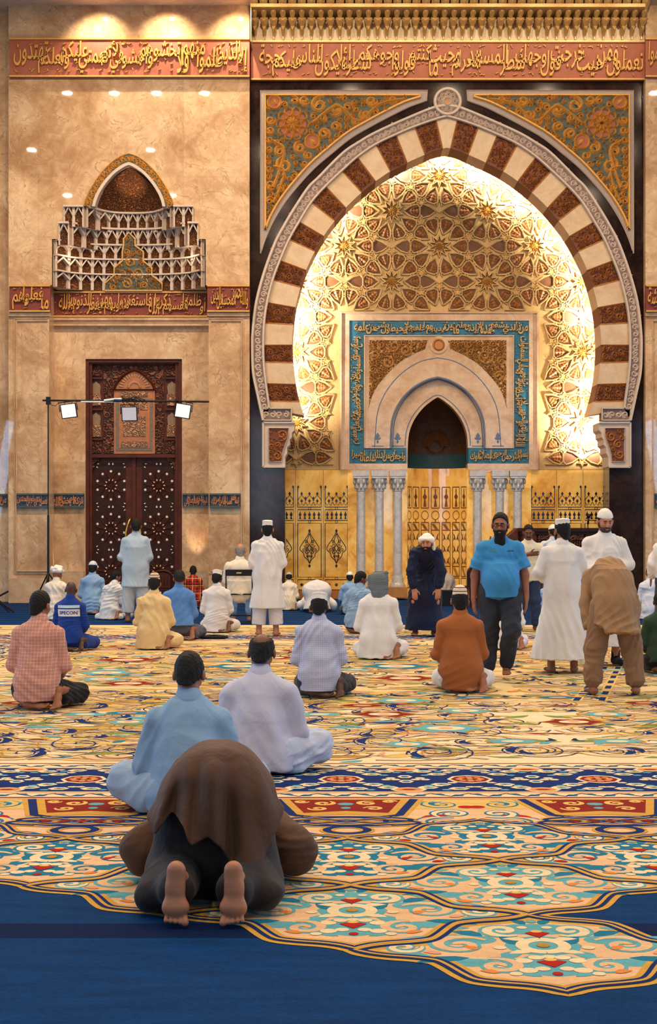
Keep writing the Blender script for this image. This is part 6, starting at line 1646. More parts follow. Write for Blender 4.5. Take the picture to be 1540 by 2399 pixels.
# ---- nearest: man in dark brown, forehead to the carpet, bare soles towards the viewer
def prostrate_near():
    X, Yw = gp(478, 2172); t = thing('person', 'man in dark brown kurta bowing to the carpet with bare soles towards the viewer', 'person', (X, Yw, 0))
    J = dict(pel=V3(0, .50, .47), wai=V3(0, .66, .42), che=V3(0, .86, .30), nec=V3(0, 1.02, .20), hed=V3(0, 1.12, .12), R=headM(0, -1.9))
    for q, k in ((-1, 'L'), (1, 'R')):
        J['sh' + k] = V3(q * .18, .95, .26); J['el' + k] = V3(q * .345, .78, .10); J['wr' + k] = V3(q * .24, 1.0, .05); J['hd' + k] = V3(0, 1, -.1); J['hn' + k] = V3(0, 0, 1)
        J['hi' + k] = V3(q * .10, .52, .42); J['kn' + k] = V3(q * .15, .52, .07); J['an' + k] = V3(q * .116, .105, .16)
        J['he' + k] = V3(q * .112, .035, .215); J['ba' + k] = V3(q * .118, .015, .062); J['up' + k] = V3(0, 1, 0); J['to' + k] = V3(0, .06, -.8)
    J['heL'] += V3(-.0, 0, 0)
    B = body(J, False, True, 'none')
    for q, k in ((-1, 'L'), (1, 'R')):
        x0 = q * .116
        B.cap(J['an' + k] + V3(0, .03, 0), V3(x0, .07, .20), .036, .034, .03)
        B.cap(V3(x0, .040, .222), V3(x0 + q * .004, .036, .15), .0365, .034, .03, (Y_, 1.1)); B.cap(V3(x0 + q * .004, .036, .15), V3(x0 + q * .002, .026, .075), .034, .046, .03, (Y_, 1.55))
        B.cap(V3(x0 - .022, .026, .072), V3(x0 + .024, .026, .070), .030, .028, .03, (Y_, 1.2))
        for i in range(5):
            o = -q * (.036 - .0178 * i); r = .0155 if i == 0 else .0112 - .0005 * i
            p = V3(x0 + o, .016, .036 + .002 * i); B.cap(p, p + V3(o * .10, -.012, -.019), r * .85, r, .0015)
    B.cut(V3(0, 0, .002), V3(0, 0, -1))
    grow(B, 'body', skin_m(0), t, .0042)
    hairpart(J, 'short', HAIR, t, .01)
    T = Field()         # wide dark trousers
    for q in (-1, 1):
        T.cap(V3(q * .10, .53, .40), V3(q * .16, .50, .10), .145, .13, .06); T.cap(V3(q * .17, .50, .10), V3(q * .125, .12, .12), .125, .078, .05); T.cap(V3(q * .22, .32, .08), V3(q * .24, .22, .07), .085, .07, .06)
    T.cap(V3(-.1, .54, .42), V3(.1, .54, .42), .14, .14, .05); T.cap(V3(0, .55, .1), V3(0, .5, .35), .16, .14, .05); T.cut(V3(0, 0, .006), V3(0, 0, -1))
    grow(T, 'trousers', BRND, t, .008, (4, .012, 12, [unit((.5, .2, .8)), unit((-.6, .2, .7)), unit((1, 0, .3))]))
    G = Field()         # kurta: humped back, sleeves
    G.cap(V3(-.07, .54, .46), V3(.07, .54, .46), .15, .15, .08); G.cap(V3(0, .54, .45), V3(0, .70, .42), .19, .20, .06, (V3(0, .3, 1), 1.15)); G.cap(V3(0, .70, .44), V3(0, .95, .28), .20, .17, .06, (V3(0, .6, .8), 1.2)); G.cap(J['shL'], J['shR'], .09, .09, .05)
    for q, k in ((-1, 'L'), (1, 'R')): G.cap(J['sh' + k], J['el' + k] + V3(0, 0, .035), .095, .098, .05); G.cap(J['el' + k] + V3(0, 0, .035), J['wr' + k] + V3(0, 0, .03), .098, .066, .04)
    G.cut(V3(0, 0, .008), V3(0, 0, -1))
    grow(G, 'kurta', BRN, t, .008, (2, .010, 10))
    # hanging tail of the kurta: a draped sheet with thickness
    nu, nv = 57, 30; mb = MB(); v0 = []
    tips = [(-1, .40), (-.86, .34), (-.62, .44), (-.40, .40), (-.30, .32), (-.05, .36), (.12, .31), (.30, .20), (.44, .11), (.52, .10), (.70, .24), (.90, .36), (1, .42)]
    for j in range(nv):
        for i in range(nu):
            u = -1 + 2 * i / (nu - 1); v = j / (nv - 1)
            hz = np.interp(u, [a for a, _ in tips], [b for _, b in tips]) + .01
            top = .668 - .17 * abs(u) ** 2.4
            th = min(1, v / .35)
            z = top - (top - hz) * max(0, (v - .18) / .82) ** 1.05 if v > .18 else top
            x = u * (.235 + .06 * min(1, v * 1.2)) + .015
            yb = .285 - .02 * v - .055 * v * v + .20 * abs(u) ** 2.4
            y = (.62 - (.62 - yb) * math.sin(min(1, v / .42) * PI / 2)) if v < .42 else yb
            z -= .0 if v > .18 else 0
            zz = z - (.05 * (1 - math.cos(min(1, v / .42) * PI / 2)) if True else 0)
            fold = .045 * (v + .1) * math.sin(u * 8 + 1.2 + 2.2 * v) + .028 * (v + .1) * math.sin(u * 15 + 2.0 - 1.5 * v) - .045 * v * math.exp(-((u + .28) / .10) ** 2)
            v0.append((x, y - fold, zz))
    mb.v = v0
    for j in range(nv - 1):
        for i in range(nu - 1): a = j * nu + i; mb.f.append((a, a + nu, a + nu + 1, a + 1)); mb.m.append(0)
    o = mb.build('kurta_tail', BRN, t, True); md = o.modifiers.new('s', 'SOLIDIFY'); md.thickness = .008; md.offset = 0
    ss = o.modifiers.new('ss', 'SUBSURF'); ss.levels = 1; ss.render_levels = 1
prostrate_near()
crosser('man in light blue shirt sitting cross-legged just ahead of the man bowing in brown', 441, 1918, 1545, LBLUE, SKY, 1, 'short', seed=11, yaw=-.15, wide=.03, rz=.06)
crosser('balding man in pale lavender shirt and trousers sitting cross-legged right of the light blue shirt', 606, 1820, 1497, LAV, C('pale_blue_trousers', 186, 194, 214), 2, 'bald2', seed=14, pitch=-.5, wide=.02, rz=-.08)
kneeler('man in pink checked shirt and black shorts kneeling at the left edge', 88, 1664, 1392, PINKC, BLK, 1, 'full', yaw=-.35, pitch=-.3, seed=21, hem=.075, rz=-.05, wide=.01)
t_spec, J_spec = kneeler('man in blue coverall with SPECON lettered patch kneeling behind the pink checked shirt', 163, 1526, 1366, COVER, COVER, 3, None, seed=22, pitch=-.2, hem=.12, sn='coverall', rz=-.06, wide=.0)
kneeler('man with bulky white turban sitting by the wall at the left', 128, 1452, 1330, WHITE2, WHITE2, 1, None, 'turban', yaw=-.6, pitch=-.2, robe=.05, seed=23, capn='turban', rz=-.2, lean=(.02, 0))
kneeler('man in blue shirt and patterned white skullcap kneeling in front of the door\'s left edge', 216, 1440, 1316, LBLUE, GREYT, 1, 'undercap', 'round', seed=24, capm=stripes('net_cap', hexc(214, 218, 224), hexc(120, 150, 180), .03, .3, 0))
kneeler('man wrapped in white leaning on his arm left of the standing grey-blue kurta', 258, 1452, 1340, WHITE, WHITE, 1, 'short', yaw=-.9, pitch=-.3, robe=.10, seed=25, lean=(.10, 0), rz=-.25, sn='robe')
kneeler('man in cream kurta and brown striped cap kneeling before the standing grey-blue kurta', 360, 1522, 1347, CREAMC, CREAMC, 1, 'undercap', 'tall', seed=26, robe=.01, capm=stripes('brown_stripe_cap', hexc(214, 196, 164), hexc(124, 82, 54), .034, .42), sn='kurta', wide=.02)
kneeler('man in bright blue shirt and grey trousers kneeling right of the cream kurta', 419, 1500, 1340, RBLUE, GREYT, 1, 'short', yaw=.1, pitch=-.55, seed=27, hem=.22, wide=.015)
kneeler('small figure in red plaid shirt sitting beyond the bright blue shirt near the wall', 452, 1425, 1328, PLAID, BLK, 2, 'short', seed=28, pitch=-.3)
kneeler('man in white kurta and white round cap kneeling left of the folding chair', 508, 1482, 1338, WHITE, WHITE, 2, 'undercap', 'kufi', yaw=-.25, pitch=-.35, seed=29, robe=.03, sn='kurta')
kneeler('man in lavender checked shirt and embroidered white cap kneeling on the cream field', 748, 1636, 1394, LAVC, DKT, 3, 'undercap', 'kufi', pitch=-.35, yaw=-.1, seed=30, hem=.07, wide=.01)
kneeler('man in white kurta with black and white headscarf kneeling left of the navy robe', 887, 1545, 1340, WHITE, WHITE, 1, None, 'keffiyeh', seed=31, robe=.02, pitch=-.2, capm=stripes('keffiyeh_weave', hexc(40, 52, 62), hexc(150, 160, 164), .016, .35, 2), capn='headscarf', sn='kurta', wide=.015)
kneeler('man in light blue shirt and jeans sitting sideways between checked shirt and black-white headscarf', 836, 1484, 1342, LBLUE, JEAN, 2, 'short', yaw=-.7, pitch=-.3, seed=32, rz=-.5, lean=(.03, 0), hem=.10)
kneeler('man in white net cap half hidden behind the light blue shirt and jeans', 820, 1440, 1341, LBLUE, GREYT, 1, 'undercap', 'round', seed=33)
kneeler('man in cream robe and grey cap kneeling right of the standing white thobe', 677, 1430, 1342, WHITE2, WHITE2, 2, 'undercap', 'round', seed=34, pitch=-.5, robe=.04, sn='robe', capm=plain('grey_cap_cloth', hexc(170, 166, 158), .9), lean=(0, .08))
kneeler('man in rust brown kurta and maroon striped cap kneeling left of the bearded walker', 1080, 1624, 1380, RUST, WHITE, 1, 'undercap', 'tall', seed=35, capm=stripes('maroon_stripe_cap', hexc(216, 196, 176), hexc(104, 24, 26), .037, .26), hem=.035, sn='kurta', wide=.015, pitch=-.2)
kneeler('man in white robe kneeling behind the legs of the bearded walker', 1186, 1522, 1362, WHITE, WHITE, 1, 'short', seed=36, robe=.04, sn='robe')
kneeler('man in pale blue shirt sitting behind the white thobe turned away', 1290, 1452, 1350, C('pale_blue_shirt', 150, 172, 206), BLK, 1, 'short', seed=37, rz=.3)
kneeler('man in white and blue robe sitting by the marble at the right edge', 1527, 1452, 1330, C('white_blue_robe', 196, 200, 214), C('blue_cotton', 110, 140, 196), 1, 'short', seed=38, robe=.05, sn='robe')
kneeler('man in dark green and black clothes kneeling at the right edge, half out of frame', 1552, 1580, 1392, GREEN_, BLK, 2, 'short', seed=39, hem=.15)
# SPECON patch on the coverall
def patch():
    # patch sits on the back between the shoulder blades: sample the coverall surface
    cov = [o for o in t_spec.children if o.name.startswith('coverall')][0]
    co = np.array([v.co[:] for v in cov.data.vertices])
    def yb(x, z):
        d = (co[:, 0] - x) ** 2 + (co[:, 2] - z) ** 2 + np.where(co[:, 1] > .05, 9, 0); i = np.argsort(d)[:6]; return co[i, 1].mean()
    def sheet(name, x0, x1, z0, z1, m, o_, n=14, k=6, par=None):
        mb = MB()
        for j in range(k):
            for i in range(n):
                x = x0 + (x1 - x0) * i / (n - 1); z = z0 + (z1 - z0) * j / (k - 1); mb.v.append((x, yb(x, z) - o_, z))
        for j in range(k - 1):
            for i in range(n - 1): a = j * n + i; mb.f.append((a, a + 1, a + n + 1, a + n)); mb.m.append(0)
        return mb.build(name, m, par or t_spec, True)
    sheet('reflective_stripe', -.165, .165, .640, .682, C('silver_stripe', 168, 196, 214), .008)
    p = sheet('name_patch', -.165, .165, .515, .622, C('patch_white', 214, 206, 200), .008)
    v, f = text_mesh('SPECON', .02, 0, .02); w = v[:, 0].max() - v[:, 0].min()
    sx = .27 / w; mb = MB(); hgt = v[:, 1].max()
    for a, b, c in v:
        x = -.135 + (a - v[:, 0].min()) * sx; z = .545 + b / hgt * .050; mb.v.append((x, yb(x, z) - .0115 - (c + .02) * .03, z))
    mb.f = [tuple(q) for q in f]; mb.m = [0] * len(f); mb.build('lettering', C('patch_blue', 28, 76, 160), p)
    mb = MB(); mb.v = [(.136, yb(.14, .6) - .012, .598), (.150, yb(.14, .6) - .012, .585), (.146, yb(.14, .6) - .012, .612)]; mb.f = [(0, 1, 2)]; mb.m = [0]; mb.build('orange_tick', C('patch_orange', 226, 110, 40), p)
patch()
# ---- standing worshippers seen from behind
stander('man in grey-blue kurta standing with folded arms before the wooden door', 318, 1458, 1216, GBLUE, 1, 'short', yaw=.15, pitch=-.2, hem=.60, tm=C('pale_grey_trousers', 176, 182, 186), tz=.16, seed=41, sn='kurta', flare=.25, wide=.015)
stander('man in long white thobe and white cap standing before the dark marble', 627, 1490, 1221, WHITE, 0, 'undercap', 'kufi', hem=.42, tm=WHITE, tz=.17, seed=42, flare=.275, wide=.01, pitch=-.05)
Jw = pose('stand', yaw=.45, pitch=-.1); Jw['elL'] = V3(-.275, -.01, 1.14); Jw['wrL'] = V3(-.17, .22, 1.05); Jw['elR'] = V3(.25, .05, 1.13); Jw['wrR'] = V3(.10, .25, 1.10)
tw, _ = stander('man in full length white thobe and flat white cap standing turned away at the right', 1318, 1576, 1213, WHITE, 1, 'full', 'kufi', hem=.16, J=Jw, seed=43, flare=.36, folded=False, H0=1.76)
beard(Jw, tw)
# ---- facing the viewer
Jf = pose('stand', yaw=.12, pitch=-.28); Jf['elL'] = V3(-.27, .03, 1.13); Jf['wrL'] = V3(-.06, .2, 1.08); Jf['elR'] = V3(.27, .03, 1.13); Jf['wrR'] = V3(.06, .22, 1.05)
tf, _ = stander('bearded man in white thobe and white cap standing facing the viewer, looking down', 1417, 1556, 1193, WHITE, 0, 'undercap', 'round', rz=PI, hem=.22, J=Jf, seed=44, flare=.33, folded=False, H0=1.75, fine=True, wide=.015)
beard(Jf, tf, mat=plain('dark_stubble', hexc(52, 40, 34), .7, 0, .2, 40, .3, 150))
for q in (-1, 1):
    S = Field(); S.cap(V3(q * .13, -.05, .05), V3(q * .15, .15, .04), .05, .047, .02, (Z_, 1.2)); S.cap(V3(q * .13, -.03, .05), V3(q * .13, -.02, .16), .05, .05, .02); S.cut(V3(0, 0, .001), V3(0, 0, -1)); grow(S, 'black_sock', BLK, tf, .012)
# bearded man in the azure tee, walking
def walker():
    J = pose('stand', yaw=-.22, pitch=-.12)
    J['shL'], J['shR'] = V3(-.180, -.01, 1.365), V3(.180, -.01, 1.365)
    J.update(elL=V3(-.262, .0, 1.09), wrL=V3(-.268, .06, .85), hdL=V3(.05, .2, -1), elR=V3(.262, -.04, 1.08), wrR=V3(.280, .02, .84), hdR=V3(-.05, .12, -1), hnL=V3(-1, .2, 0), hnR=V3(1, .2, 0), tsL=-1, tsR=1,
             hiL=V3(-.10, 0, .93), knL=V3(-.10, .16, .52), anL=V3(-.075, -.05, .12), hiR=V3(.10, 0, .93), knR=V3(.115, .03, .5), anR=V3(.125, -.01, .085), fyL=.1, fyR=.25)
    sc = (1588 - 1204) * (F * HC / (1588 - HOR)) / F / 1.73
    t, h = person('bearded man in azure T-shirt and charcoal trousers walking towards the viewer', 1172, 1588, J, PI, sc, -.06)
    grow(body(J, True, True, 'stand', 1, 1.0), 'body', skin_m(1), t, .0072); hairpart(J, 'full', HAIR, t, .007); eyes(J, t); beard(J, t, 'long')
    G = shirt(J, wide=.015, short=True, belly=1, sl_r=(.074, .07, .05), collar=False); G.cap(V3(0, .03, 1.2), V3(0, .03, .86), .165, .190, .08, (Y_, 1.1), True); G.ell(V3(0, .10, 1.05), (.17, .15, .16), None, .08)
    nd = V3(0, .1, 1); G.sub(J['nec'] + V3(0, .03, .045), (.075, .075, .05), None, .01)
    g = grow(G, 'tee_shirt', TEE, t, h, (51, .007, 9))
    co = np.array([v.co[:] for v in g.data.vertices])
    def yf(x, z): d = (co[:, 0] - x) ** 2 + (co[:, 2] - z) ** 2 + np.where(co[:, 1] < .02, 9, 0); return co[np.argsort(d)[:5], 1].mean()
    for x0, w_, m_ in ((.05, .07, plain('tee_print_green', hexc(92, 150, 110), .8)), (-.13, .07, plain('tee_print_navy', hexc(34, 58, 120), .8))):
        mb = MB()
        for k in range(6):
            xa = x0 + w_ * k / 6
            for zz in (1.335, ): mb.face([(xa, yf(xa, zz) + .006, zz), (xa + w_ / 9, yf(xa, zz) + .006, zz), (xa + w_ / 9, yf(xa, zz) + .006, zz + .014), (xa, yf(xa, zz) + .006, zz + .014)])
        mb.build('chest_print', m_, g)
    T = Field(); T.cap(V3(-.05, 0, .92), V3(.05, 0, .92), .128, .128, .05, (Y_, 1.1))
    for k in 'LR': T.cap(J['hi' + k], J['kn' + k], .125, .10, .04); T.cap(J['kn' + k], J['an' + k] + V3(0, 0, .05), .10, .075, .04)
    grow(T, 'trousers', DKT, t, h, (52, .010, 12))
    # spectacles
    R = J['R']; L = lambda *p: tuple(J['hed'] + R @ np.array(p)); m = MB()
    for s in (-1, 1):
        m.tube([L(s * .034 + .024 * math.cos(a), .108, .004 + .017 * math.sin(a)) for a in np.linspace(0, 2 * PI, 17)], .0022, 6); m.tube([L(s * .058, .106, .008), L(s * .076, .06, .008), L(s * .08, .0, .004)], .0022, 6)
    m.tube([L(-.010, .110, .006), L(.010, .110, .006)], .0022, 6); m.build('spectacles', BLACKM, t)
BLACKM = M_BLACK
walker()
def cream_man():
    J = pose('stand', yaw=-.1, pitch=-.3)
    J.update(elL=V3(-.29, .04, 1.12), wrL=V3(-.27, .12, .88), hdL=V3(0, .2, -1), elR=V3(.27, .06, 1.14), wrR=V3(.02, .24, 1.26), hdR=V3(-1, .05, .1), hnR=V3(0, -1, 0))
    sc = (1476 - 1231) * (F * HC / (1476 - HOR)) / F / 1.73
    t, h = person('man in cream short-sleeved shirt with hand on chest standing behind the bearded walker', 1238, 1476, J, PI, sc, -.06)
    grow(body(J, True, True, 'stand', 0, 1.0), 'body', skin_m(2), t, .0085); hairpart(J, 'full', HAIR, t, .009); eyes(J, t)
    mo = Field(); R = J['R']; L = lambda *p: J['hed'] + R @ np.array(p); mo.cap(L(-.028, .103, -.052), L(.028, .103, -.052), .010, .010, .006); grow(mo, 'moustache', HAIR, t, .006)
    G = shirt(J, short=True, sl_r=(.084, .07, .05)); G.cap(V3(0, 0, 1.12), V3(0, 0, .82), .18, .185, .06, (Y_, 1.25), True); grow(G, 'shirt', C('ivory_shirt', 214, 204, 176), t, h, (54, .008, 12))
    T = Field(); T.cap(V3(-.06, 0, .93), V3(.06, 0, .93), .135, .135, .05, (Y_, 1.15))
    for k in 'LR': T.cap(J['hi' + k], J['kn' + k], .105, .085, .04); T.cap(J['kn' + k], J['an' + k] + V3(0, 0, .04), .085, .075, .04)
    grow(T, 'trousers', JEAN, t, h, (55, .008, 14))
cream_man()
Jc = pose('stand', yaw=.3)
tc, _ = stander('white-capped man mostly hidden left of the white thobe turned away', 1297, 1446, 1231, C('pale_shirt', 190, 194, 204), 1, 'short', 'round', hem=.8, J=Jc, seed=46, tm=DKT, tz=.1, sn='shirt', flare=.2)
# man in navy robe bowing, facing the viewer, hands on knees
def navy_man():
    J = dict(pel=V3(-.02, -.14, .92), wai=V3(-.02, .0, 1.06), che=V3(0, .16, 1.18), nec=V3(.0, .30, 1.27), hed=V3(.0, .385, 1.345), R=headM(.15, -.05))
    J['R'] = headM(-.25, -.12)
    for q, k in ((-1, 'L'), (1, 'R')):
        J['sh' + k] = V3(q * .160, .22, 1.20); J['el' + k] = V3(q * .215, .28, .94); J['wr' + k] = V3(q * .175, .30, .70); J['hd' + k] = V3(-q * .1, .12, -1); J['hn' + k] = V3(0, 1, .1); J['ts' + k] = q * -1
        J['hi' + k] = V3(q * .10, -.12, .88); J['kn' + k] = V3(q * .14, .10, .50); J['an' + k] = V3(q * .14, -.04, .085)
    sc = (1488 - 1252) * (F * HC / (1488 - HOR)) / F / 1.465
    t, h = person('smiling man in navy robe and white head wrap bowing with hands on knees', 996, 1488, J, PI, sc, -.1)
    grow(body(J, True, True, 'stand'), 'body', skin_m(0), t, .0078); hood(J, CAPW, t, .008, 'wrap', 'head_wrap'); eyes(J, t); beard(J, t)
    G = Field()
    G.cap(J['pel'], J['wai'], .18, .165, .06, (V3(0, .5, .8), 1.1)); G.cap(J['wai'], J['che'], .165, .17, .06, (V3(0, .8, -.6), 1.25)); G.cap(J['che'], J['nec'], .13, .072, .05); G.cap(J['shL'], J['shR'], .07, .07, .05)
    for k in 'LR': G.cap(J['sh' + k], J['el' + k], .074, .068, .03); G.cap(J['el' + k], J['wr' + k] * .85 + J['el' + k] * .15, .068, .058, .03); G.cap(J['el' + k] * .5 + J['wr' + k] * .5, J['wr' + k] * .92 + J['el' + k] * .08, .066, .06, .02, None, True)
    G.cap(V3(-.02, -.12, .95), V3(0, .0, .55), .20, .23, .06, (Y_, 1.0)); G.cap(V3(0, .0, .62), V3(0, -.01, .09), .22, .285, .06, (Y_, 1.25), True); G.sub(J['nec'] + V3(0, .05, .05), (.06, .06, .05), None, .01)
    grow(G, 'robe', NAVYC, t, h, skirt_folds(61, .012, 16))
navy_man()
# man in khaki bowing low, seen from behind
def khaki_man():
    J = dict(pel=V3(0, 0, .93), wai=V3(0, .10, 1.09), che=V3(0, .27, 1.20), nec=V3(0, .44, 1.17), hed=V3(0, .54, 1.08), R=headM(0, -1.5))
    for q, k in ((-1, 'L'), (1, 'R')):
        J['sh' + k] = V3(q * .168, .34, 1.16); J['el' + k] = V3(q * .235, .26, .90); J['wr' + k] = V3(q * .225, .14, .64); J['hd' + k] = V3(-q * .1, -.05, -1)
        J['hi' + k] = V3(q * .10, .02, .88); J['kn' + k] = V3(q * .18, .05, .48); J['an' + k] = V3(q * .215, .0, .085)
    sc = (1628 - 1305) * (F * HC / (1628 - HOR)) / F / 1.375
    t, h = person('man in khaki kameez and trousers bowing low with his back to the viewer', 1440, 1628, J, 0, sc, .06)
    grow(body(J, False, True, 'stand'), 'body', skin_m(1), t, .0085); hairpart(J, 'short', HAIR, t, h)
    G = Field()
    G.cap(J['pel'] + V3(0, 0, .02), J['wai'], .19, .19, .06, (V3(0, .8, -.5), 1.15)); G.cap(J['wai'], J['che'], .19, .19, .06, (V3(0, .4, .9), 1.25)); G.cap(J['che'], J['nec'], .165, .10, .05); G.cap(J['shL'], J['shR'], .085, .085, .06)
    for k in 'LR': G.cap(J['sh' + k], J['el' + k], .082, .072, .03); G.cap(J['el' + k], J['wr' + k], .072, .058, .03)
    G.cap(V3(0, .06, 1.22), V3(0, -.05, .60), .13, .25, .12, (Y_, 1.3), True); G.sub(V3(-.20, -.06, .60), (.10, .3, .10), None, .02); G.sub(V3(0, -.06, .585), (.10, .3, .03), None, .02)
    grow(G, 'kameez', KHAKI, t, h, (71, .014, 17, [unit((1, .1, .25)), unit((1, 0, -.3)), unit((.8, .5, .1))]))
    T = Field()
    for q, k in ((-1, 'L'), (1, 'R')): T.cap(J['hi' + k], J['kn' + k] + V3(q * .0, 0, 0), .135, .105, .05); T.cap(J['kn' + k], J['an' + k] + V3(0, 0, .06), .105, .086, .04); T.cap(J['kn' + k] * .4 + J['an' + k] * .6, J['an' + k] + V3(0, 0, .04), .09, .09, .02, None, True)
    grow(T, 'trousers', C('khaki_trousers', 132, 100, 72), t, h, skirt_folds(73, .010, 20))
khaki_man()
# far prostrating figures
def far_bow(label, px, base, top, wpx, m, seed, rz=0, sn='robe'):
    Yg = F * HC / (base - HOR); sc = (base - top) * Yg / F / .66
    J = dict(pel=V3(0, .10, .46), wai=V3(0, .26, .42), che=V3(0, .46, .30), nec=V3(0, .62, .20), hed=V3(0, .72, .12), R=headM(0, -1.9))
    for q, k in ((-1, 'L'), (1, 'R')):
        J['sh' + k] = V3(q * .18, .55, .26); J['el' + k] = V3(q * .32, .40, .10); J['wr' + k] = V3(q * .24, .62, .05); J['hd' + k] = V3(0, 1, -.1)
        J['hi' + k] = V3(q * .10, .12, .42); J['kn' + k] = V3(q * .15, .14, .07); J['an' + k] = V3(q * .12, -.24, .08); J['he' + k] = V3(q * .12, -.3, .12); J['ba' + k] = V3(q * .12, -.31, .03); J['up' + k] = V3(0, 1, 0)
    t, h = person(label, px, base, J, rz, sc, .2)
    B = body(J, False, False, 'custom'); B.cut(V3(0, 0, .002), V3(0, 0, -1)); grow(B, 'body', skin_m(1), t, .016)
    G = Field(); w = wpx / 2 * Yg / F / sc
    G.cap(V3(-w * .4, .08, .44), V3(w * .4, .08, .44), .18, .18, .08); G.cap(V3(0, .1, .46), V3(0, .5, .3), .20, .18, .06); G.cap(V3(0, .06, .42), V3(0, .02, .06), .17 + w * .1, w * .92, .10, (Y_, 1.15), True)
    for q, k in ((-1, 'L'), (1, 'R')): G.cap(J['sh' + k], J['el' + k] + V3(0, 0, .03), .09, .09, .05); G.cap(J['el' + k] + V3(0, 0, .03), J['wr' + k], .09, .06, .04)
    G.cut(V3(0, 0, .012), V3(0, 0, -1)); grow(G, sn, m, t, h, skirt_folds(seed, .012, 13))
far_bow('man in white robe bowing to the carpet beyond the embroidered white cap', 743, 1436, 1360, 70, WHITE, 81)
far_bow('worshipper in beige robe bowing to the carpet behind the navy robe', 1036, 1410, 1340, 62, C('beige_robe', 176, 160, 142), 82)
# man on the folding chair
def chair_man():
    J = pose('chair', pitch=-.25, yaw=.1); base = 1462; Yg = F * HC / (base - HOR); sc = (base - 1275) * Yg / F / 1.31
    t, h = person('bald grey-haired man in cream shirt sitting on the black folding chair', 562, base, J, 0, sc, .2)
    finish(t, J, h, 0, 'bald', None, feet='stand', hairm=HAIRG)
    G = shirt(J, wide=.03, sl_r=(.085, .072, .05)); G.cap(V3(0, 0, .70), V3(0, 0, .50), .19, .20, .06, (Y_, 1.2), True); grow(G, 'shirt', WHITE2, t, h, (91, .010, 12))
    T = Field()
    for k in 'LR': T.cap(J['hi' + k], J['kn' + k], .10, .08, .04); T.cap(J['kn' + k], J['an' + k] + V3(0, 0, .08), .085, .07, .04)
    grow(T, 'trousers', SKY, t, h, (92, .008, 13))
    X, Yw = t.location.x, t.location.y
    ch = thing('folding_chair', 'black folding chair with handle slot in its backrest under the bald man', 'chair', (X, Yw, 0)); ch.scale = (sc,) * 3
    m = MB(); n = 11       # curved back with a slot
    for z0, z1, xs in ((.79, .83, None), (.85, .895, None), (.83, .85, 1)):
        for i in range(n - 1):
            a, b = -1 + 2 * i / (n - 1), -1 + 2 * (i + 1) / (n - 1)
            if xs and abs((a + b) / 2) < .25: continue
            ya, yb = -.20 - .03 * (1 - a * a), -.20 - .03 * (1 - b * b)
            m.face([(a * .21, ya, z0), (b * .21, yb, z0), (b * .21, yb, z1), (a * .21, ya, z1)]); m.face([(a * .21, ya + .02, z1), (b * .21, yb + .02, z1), (b * .21, yb + .02, z0), (a * .21, ya + .02, z0)])
            m.face([(a * .21, ya, z1), (b * .21, yb, z1), (b * .21, yb + .02, z1), (a * .21, ya + .02, z1)])
    m.build('backrest', M_BLACK, ch)
    m = MB(); m.box(-.20, .20, -.17, .24, .475, .495); m.build('seat', M_BLACK, ch)
    for q in (-1, 1):
        m = MB(); m.tube([(q * .215, -.19, .89), (q * .215, -.17, .60), (q * .215, .10, .25), (q * .215, .24, .01)], .011, 8); m.build('front_leg', M_BLACK, ch)
        m = MB(); m.tube([(q * .20, .16, .49), (q * .20, -.02, .25), (q * .20, -.20, .01)], .011, 8); m.build('rear_leg', M_BLACK, ch)
    m = MB(); m.tube([(-.2, -.2, .02), (.2, -.2, .02)], .011, 8); m.tube([(-.215, .16, .12), (.215, .16, .12)], .009, 8); m.build('cross_bar', M_BLACK, ch)
chair_man()
# arm of a standing man cut by the right edge
Je = pose('stand'); Je['elL'] = V3(-.27, .0, 1.13); Je['wrL'] = V3(-.24, .16, .93); Je['hdL'] = V3(0, .3, -1)
stander('man in white shirt at the right edge, only his sleeve and hand inside the frame', 1570, 1500, 1224, WHITE, 1, 'short', hem=.8, J=Je, seed=47, tm=DKT, tz=.1, folded=False, sn='shirt', flare=.2)
print('people done', round(time.time() - T0, 1), 's')
